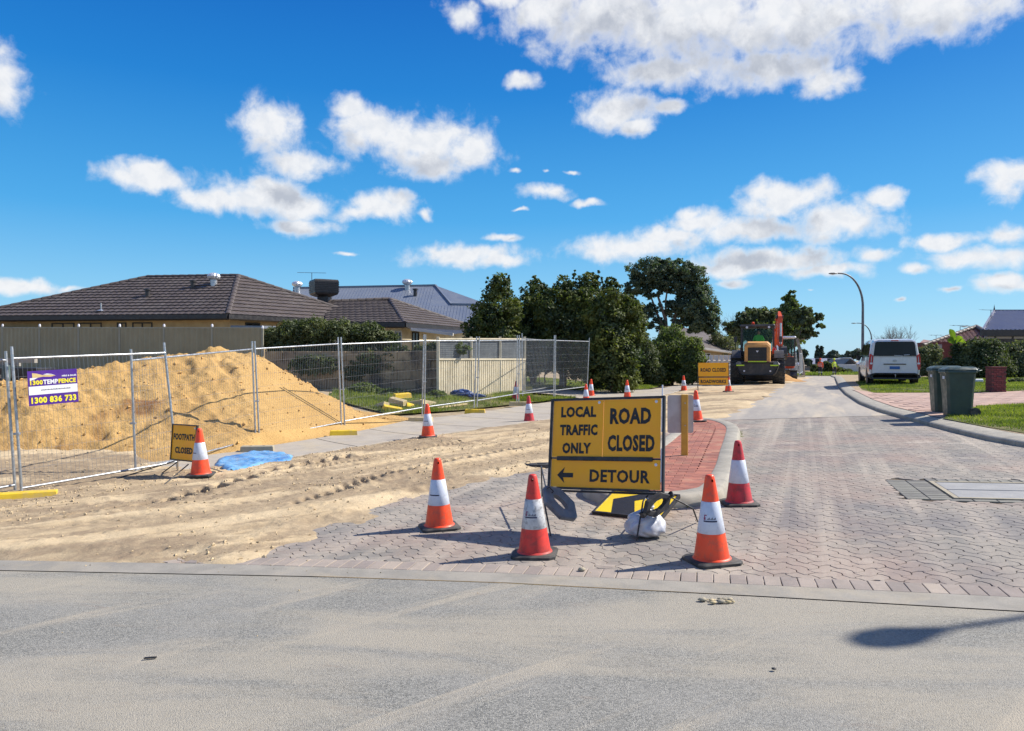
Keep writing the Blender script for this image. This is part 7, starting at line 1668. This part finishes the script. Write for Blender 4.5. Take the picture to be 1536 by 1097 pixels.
b.loft([hring(-.05, .60, 2.04), hring(.03, .63, 2.14), hring(.9, .64, 2.22), hring(1.9, .64, 2.25)]); b.build('engine_hood', M['loaderorange'], ld, auto=30)
b = MB(); b.box(-.45, .45, -.075, -.04, 1.24, 1.90, bev=.02); gr_ = b.build('radiator_grille', M['letters'], ld)
for k in range(9): b = MB(); b.box(-.42, .42, -.088, -.074, 1.28+k*.068, 1.30+k*.068); b.build('louvre', M['machblack'], gr_)
b = MB(); b.add([(-.07, -.092, 1.74), (.07, -.092, 1.74), (0, -.092, 1.64)], [(0, 2, 1)]); b.build('emblem', M['signwhite'], ld)
b = MB(); b.box(-.44, .44, -.10, -.088, 1.165, 1.215); b.build('lime_strip', M['lime'], ld)
b = MB(); b.box(-1.0, 1.0, .4, 5.3, .55, 1.15); b.box(-.35, .35, 5.3, 6.1, .5, 1.6); b.build('chassis', M['machblack'], ld)
# cab
b = MB(); cx0, cx1, cy0, cy1 = -.86, .80, 1.95, 3.6
for x in (cx0, cx1):
    for y in (cy0, cy1): b.bar((x, y, 1.5), (x*.94, y, 3.05), .065)
b.box(cx0-.06, cx1+.06, cy0-.1, cy1+.1, 2.98, 3.14, bev=.05); b.box(cx0-.03, cx1+.03, cy0-.04, cy1+.04, 1.2, 1.75, bev=.03)
b.build('cab_frame', M['machblack'], ld)
b = MB(); b.box(cx0+.08, cx1-.08, cy0-.02, cy0-.005, 1.78, 2.94); b.build('cab_rear_glass', M['cabglass'], ld)
b = MB(); b.box(cx0+.08, cx1-.08, cy1+.005, cy1+.02, 1.78, 2.94); b.build('cab_front_glass', M['cabglass'], ld)
for x in (cx0+.01, cx1-.02): b = MB(); b.box(x, x+.012, cy0+.08, cy1-.08, 1.78, 2.94); b.build('cab_side_glass', M['cabglass'], ld)
b = MB(); b.lathe([(.05, 3.14), (.07, 3.16), (.07, 3.25), (.03, 3.28)], 12, (-.25, 2.2, 0)); b.build('beacon', M['cone'], ld, auto=50)
for x in (-.55, .55): b = MB(); b.lathe([(.06, -.03), (.06, .03)], 12, (x, 1.83, 2.99), 'y'); b.build('roof_lamp', M['signwhite'], ld)
b = MB(); b.tube([(.95, 1.3, 1.25), (.95, 1.3, 1.95), (.90, 1.3, 2.0)], .05, 10); b.build('exhaust', M['galvbright'], ld, auto=60)
b = MB(); b.lathe([(.09, 0), (.09, .52), (.03, .58), (.02, .64)], 14, (.80, 1.2, 1.32)); b.build('fire_extinguisher', M['redlens'], ld, auto=50)
for s_ in (-1, 1): b = MB(); b.tube([(s_*1.0, 1.6, 1.75), (s_*1.12, 1.6, 1.8), (s_*1.12, 1.6, 2.25)], .02, 6); b.box(min(s_*1.03, s_*1.2), max(s_*1.03, s_*1.2), 1.60, 1.64, 2.2, 2.5, bev=.02); b.build('mirror', M['machblack'], ld)
b = MB(); b.box(-1.15, 1.15, 6.2, 7.2, .05, 1.0, bev=.1); b.build('bucket', M['machblack'], ld)
b = MB()
for s_ in (-1, 1): b.bar((s_*.45, 4.0, 1.7), (s_*.45, 6.3, .7), .10)
b.build('lift_arms', M['loaderorange'], ld)
b = MB(); b.box(-.30, .30, 2.45, 3.0, 1.5, 1.9, bev=.05); b.box(-.26, .26, 3.0, 3.1, 1.85, 2.0, bev=.03); b.build('driver_seat', M['letters'], ld)

# ================================================================== people
def person(label, loc, rz, joints, edges, cols, zs, extra=None, s=1., group=None):
    """joints: name -> (x, y, z, r); one continuous skinned body; cols by height bands"""
    t = thing('person', label, 'person', loc, rz, group)
    names = list(joints); me = bpy.data.meshes.new('body'); me.from_pydata([Vector(joints[k][:3])*s for k in names], [(names.index(a), names.index(c)) for a, c in edges], [])
    o = bpy.data.objects.new('tmp', me); COL.objects.link(o); md = o.modifiers.new('s', 'SKIN'); md.branch_smoothing = .3; sub = o.modifiers.new('d', 'SUBSURF'); sub.levels = 2
    for i, k in enumerate(names):
        r = joints[k][3]*s; me.skin_vertices[0].data[i].radius = (r, r); me.skin_vertices[0].data[i].use_root = (k == 'pelvis')
    dg = bpy.context.evaluated_depsgraph_get(); dg.update(); m2 = bpy.data.meshes.new_from_object(o.evaluated_get(dg)); bpy.data.objects.remove(o)
    m2.materials.clear()
    for c in cols: m2.materials.append(c)
    for p in m2.polygons:
        p.use_smooth = True; p.material_index = zs(p.center/s)
    bo = bpy.data.objects.new('body', m2); COL.objects.link(bo); bo.parent = t
    return t
HJ = dict(pelvis=(0, 0, .95, .125), waist=(0, 0, 1.08, .125), chest=(0, 0, 1.30, .15), neck=(0, 0, 1.47, .06), head0=(0, .01, 1.56, .085), head=(0, .02, 1.66, .10), top=(0, .01, 1.74, .06),
          sl=(-.17, 0, 1.41, .075), el_=(-.24, .02, 1.14, .052), wl=(-.24, .10, .90, .038), hl=(-.24, .13, .82, .042), sr=(.17, 0, 1.41, .075), er=(.24, .02, 1.14, .052), wr=(.24, .10, .90, .038), hr=(.24, .13, .82, .042),
          tl=(-.095, 0, .88, .10), kl=(-.11, .02, .50, .07), al=(-.12, 0, .10, .05), fl=(-.13, .14, .04, .045), tr=(.095, 0, .88, .10), kr=(.11, .02, .50, .07), ar=(.12, 0, .10, .05), fr=(.13, .14, .04, .045))
HE = [('pelvis', 'waist'), ('waist', 'chest'), ('chest', 'neck'), ('neck', 'head0'), ('head0', 'head'), ('head', 'top'), ('chest', 'sl'), ('sl', 'el_'), ('el_', 'wl'), ('wl', 'hl'), ('chest', 'sr'), ('sr', 'er'), ('er', 'wr'), ('wr', 'hr'),
      ('pelvis', 'tl'), ('tl', 'kl'), ('kl', 'al'), ('al', 'fl'), ('pelvis', 'tr'), ('tr', 'kr'), ('kr', 'ar'), ('ar', 'fr')]
def hat(t, c, mat, brim=True):
    b = MB(); b.lathe([(.15 if brim else .115, .0), (.15 if brim else .115, .015), (.115, .02), (.105, .08), (.06, .13), (0, .14)], 16, c); b.build('hard_hat', M[mat], t, auto=50)
def worker(label, px, py, D, shirt, hatm, rz, arms=None, s=1.):
    J = dict(HJ); J.update(arms or {}); q = W(px, py, D); z = max(g1(q.x, q.y), 0)
    def zs(c):
        if c.z < .13: return 3
        if c.z < .97 and abs(c.x) < .20: return 1
        if c.z > 1.49: return 2
        if abs(c.x) > .2 and (c.z < .90): return 2
        return 0
    t = person(label, (q.x, q.y, z), rz, J, HE, [M[shirt], M['navycloth'], M['skin'], M['boot']], zs, s=s)
    hat(t, (0, .01, 1.70), hatm)
    for z in (1.06, 1.25):
        b = MB(); b.lathe([(.148 if z < 1.2 else .158, -.025), (.148 if z < 1.2 else .160, .025)], 18, (0, 0, z)); b.v = [(x*1.05, y*.98, zz) for x, y, zz in b.v]; b.build('reflective_band', M['tapewhite'], t)
    for x in (-.115, .115): b = MB(); b.lathe([(.074, -.03), (.076, .03)], 12, (x, .015, .42)); b.build('reflective_band', M['tapewhite'], t)
    # face and fingers
    for x in (-.035, .035): b = MB(); b.lathe([(.0, -.01), (.012, 0), (.0, .01)], 8, (x, .112, 1.66), 'y'); b.build('eye', M['letters'], t)
    b = MB(); b.tube([(0, .112, 1.655), (0, .135, 1.625)], [.010, .016], 6); b.build('nose', M['skin'], t)
    for s_, k in ((-1, 'hl'), (1, 'hr')):
        hx, hy, hzz, _ = J[k]; b = MB()
        for f_ in range(4): b.tube([(hx, hy-.03+.02*f_, hzz), (hx, hy-.03+.022*f_, hzz-.05), (hx-s_*.01, hy-.02+.022*f_, hzz-.085+.008*abs(f_-1.5))], .0095, 5)
        b.tube([(hx, hy+.03, hzz+.02), (hx-s_*.02, hy+.06, hzz-.03)], .011, 5); b.build('fingers', M['skin'], t)
    return t
worker('worker in an orange hi-vis shirt and orange hat standing at the end of the street', 1230.5, 562, 76, 'hivisorange', 'hivisorange', R(150), dict(wr=(.20, .22, 1.05, .038), hr=(.16, .30, 1.10, .042)))
worker('worker in a yellow hi-vis vest standing beside the far bush', 1251, 562, 77, 'hivisyellow', 'hivisyellow', R(200), dict(kl=(-.16, .06, .50, .07), al=(-.18, -.02, .10, .05), fl=(-.19, .12, .04, .045)))
# loader driver, seated in green
DJ = dict(HJ)
for k in DJ: x, y, z, r = DJ[k]; DJ[k] = (x, y, z-.85, r)
DJ.update(kl=(-.14, .45, .02, .075), al=(-.16, .50, -.36, .05), fl=(-.16, .64, -.40, .045), kr=(.14, .45, .02, .075), ar=(.16, .50, -.36, .05), fr=(.16, .64, -.40, .045), wl=(-.16, .36, .42, .038), hl=(-.12, .44, .46, .042), wr=(.16, .36, .42, .038), hr=(.12, .44, .46, .042), el_=(-.26, .12, .32, .052), er=(.26, .12, .32, .052))
mw = Matrix.Translation(ld.location) @ Matrix.Rotation(-R(19), 4, 'Z'); dl = mw @ Vector((0.02, 2.45, 1.98))
dt = person('driver in a green hi-vis vest and cap seated in the loader cab', dl, -R(19), DJ, HE, [M['hivisgreen'], M['navycloth'], M['skin'], M['boot']], lambda c: 1 if c.z < .10 else (2 if c.z > .64 else 0)); hat(dt, (0, .01, .83), 'navycloth', False)

# ================================================================== excavator
ep = W(1163, 566, 50); ep.z = g1(ep.x, ep.y)
ex_ = thing('excavator', 'orange red excavator behind the loader with its arm raised upright', 'excavator', ep, R(168))
for s_ in (-1, 1):
    b = MB(); q = [(-1.5, .3), (-1.3, .02), (1.3, .02), (1.5, .3), (1.3, .62), (-1.3, .62)]; b.prism(q, s_*.95-.22, s_*.95+.22, axis='x')
    for k in range(14): x = -1.3+k*.2; b.box(s_*.95-.24, s_*.95+.24, x, x+.10, -.0, .03); b.box(s_*.95-.24, s_*.95+.24, x, x+.10, .61, .65)
    b.build('track', M['machblack'], ex_)
b = MB(); b.box(-1.1, 1.1, -1.6, .8, .75, 1.55, bev=.08); b.build('engine_house', M['exred'], ex_)
b = MB(); b.box(-1.12, 1.12, -1.75, -1.3, .72, 1.6, bev=.12); b.build('counterweight', M['machblack'], ex_)
b = MB()
for x in (-1.08, -.30):
    for y in (-.55, .85): b.bar((x, y, 1.4), (x, y, 2.72), .06)
b.box(-1.12, -.26, -.6, .9, .9, 1.5, bev=.03); b.build('cab_frame', M['machblack'], ex_)
b = MB(); b.box(-1.18, -.20, -.68, .98, 2.70, 2.86, bev=.07); b.build('cab_roof', M['galvbright'], ex_)
for q in ((-1.07, -.31, .86, .875, 1.5, 2.68), (-1.07, -.31, -.565, -.55, 1.5, 2.68)): b = MB(); b.box(*q); b.build('cab_glass', M['cabglass'], ex_)
for x in (-1.09, -.30): b = MB(); b.box(x, x+.012, -.5, .8, 1.5, 2.68); b.build('cab_side_glass', M['cabglass'], ex_)
def armseg(pts, ws, hs, name, mat):
    b = MB(); rg = []
    P_ = [Vector(p) for p in pts]
    for i, p in enumerate(P_):
        t = (P_[min(i+1, len(P_)-1)]-P_[max(i-1, 0)]).normalized(); n = Vector((1, 0, 0)); u = t.cross(n).normalized(); rg.append([p+n*ws[i]*a+u*hs[i]*c for a, c in ((-1, -1), (1, -1), (1, 1), (-1, 1))])
    b.loft(rg); return b.build(name, mat, ex_)
armseg([(.12, .75, 1.35), (.12, 1.1, 2.1), (.12, 1.75, 3.0), (.12, 2.5, 3.75), (.12, 2.9, 4.05)], [.20, .19, .15, .12, .08], [.2, .28, .26, .18, .10], 'boom', M['exred'])
armseg([(.12, 2.6, 4.30), (.12, 2.95, 3.95), (.12, 3.15, 2.9), (.12, 3.2, 2.1)], [.07, .12, .14, .14], [.1, .24, .18, .1], 'stick', M['exred'])
for x in (-.12, .36):
    b = MB(); b.tube([(x, 1.2, 1.3), (x, 1.9, 2.9)], .06, 8); b.build('boom_cylinder', M['galvbright'], ex_)
b = MB(); b.tube([(.12, 1.9, 3.4), (.12, 2.6, 4.35)], .06, 8); b.build('stick_cylinder', M['galvbright'], ex_)
for x in (-.02, .26):
    b = MB(); b.tube([(x, 1.0, 2.25), (x, 1.65, 3.2), (x, 2.4, 3.95), (x, 2.8, 4.3)], .035, 6); b.build('hydraulic_hose', M['machblack'], ex_)
for (y, z) in ((1.35, 2.45), (1.95, 3.2), (2.55, 3.85)):
    b = MB(); b.box(-.10, .34, y-.06, y+.06, z-.05, z+.09, bev=.02); b.build('boom_bracket', M['exred'], ex_)
b = MB(); b.tube([(-.10, 2.95, 4.0), (.34, 2.95, 4.0)], .11, 12); b.build('boom_pin', M['machblack'], ex_)
b = MB(); b.tube([(.12, 3.42, 3.6), (.12, 3.42, 2.3)], .055, 8); b.build('bucket_cylinder', M['galvbright'], ex_)
b = MB(); b.lathe([(.09, 0), (.09, .12)], 10, (.32, 2.05, 3.65)); b.build('arm_lamp', M['lime'], ex_)
b = MB(); rg = []
for k in range(7): a = -1.2+k*.5; rg.append([(x, 3.15+.42*math.cos(a), 1.75+.45*math.sin(a)) for x in (-.25, .49)]+[(x, 3.15+.36*math.cos(a), 1.75+.39*math.sin(a)) for x in (.49, -.25)])
b.loft(rg); b.build('bucket', M['machblack'], ex_)
# spoil and stacked wire panels next to the excavator
sp_ = P(1178, 574); cr = rng.normal(0, 1, (900, 2)); Xs = sp_.x+.9+cr[:, 0]*.7; Ys = sp_.y+4+cr[:, 1]*1.6; hh = .5*np.exp(-((cr[:, 0]/1.2)**2+(cr[:, 1]/1.2)**2))
M['spoil'] = sandmat('orange spoil', (.55, .32, .13, 1), (.45, .25, .10, 1), (.25, .14, .07, 1), dk=.5)
xs, ys = np.arange(sp_.x-1.6, sp_.x+3.0, .1), np.arange(sp_.y+.5, sp_.y+8, .12)
me, X, Y, Z = grid_mesh('spoil_heap', xs, ys, lambda X, Y: gz(X, Y)-.03+.55*np.exp(-(((X-sp_.x-.7)/.9)**2+((Y-sp_.y-4)/2.2)**2))*(1+fbm(X*3, Y*3, 3, 2))*(1))
tag(link(me, 'spoil_heap', None, M['spoil'], True), 'low orange spoil heap by the wheels of the excavator', 'spoil heap')
wpanel('far wire panel standing nearest the excavator', (1186, 566), (1198, 561), (1180, 530), (1194, 529), 54, 58, 531, 530, 563, 559, name='temporary_fence', sp=.12, wr=.006, pr=.03)
wpanel('far wire panel beyond the excavator at the road edge', (1199, 564), (1204, 561), (1199, 529), (1203, 530), 55, 60, 530, 531, 561, 558, name='temporary_fence', sp=.10, wr=.006, pr=.03)
for px, lb_ in ((1188, 'pale block under the wire panel nearest the excavator'), (1201, 'pale block at the foot of the far wire panels by the road')): fence_foot(0, 0, 'creamblk', lb_, .8, R(10), P(px, 566))
b = MB(); o_ = W(1188, 541, 53.6); rg = []
for k in range(7): a = k/6; rg.append([(o_.x-.28+.5*a+.05*math.sin(k*2), o_.y+.06*math.sin(k*3), o_.z+.55-.5*a**1.5), (o_.x-.28+.5*a, o_.y+.06*math.sin(k*3), o_.z-.45-.15*math.sin(k*2))])
b.loft(rg, caps=False, cyc=False); tag(b.build('safety_mesh', M['hivisorange']), 'crumpled orange safety mesh hung on the far wire panel', 'safety mesh')
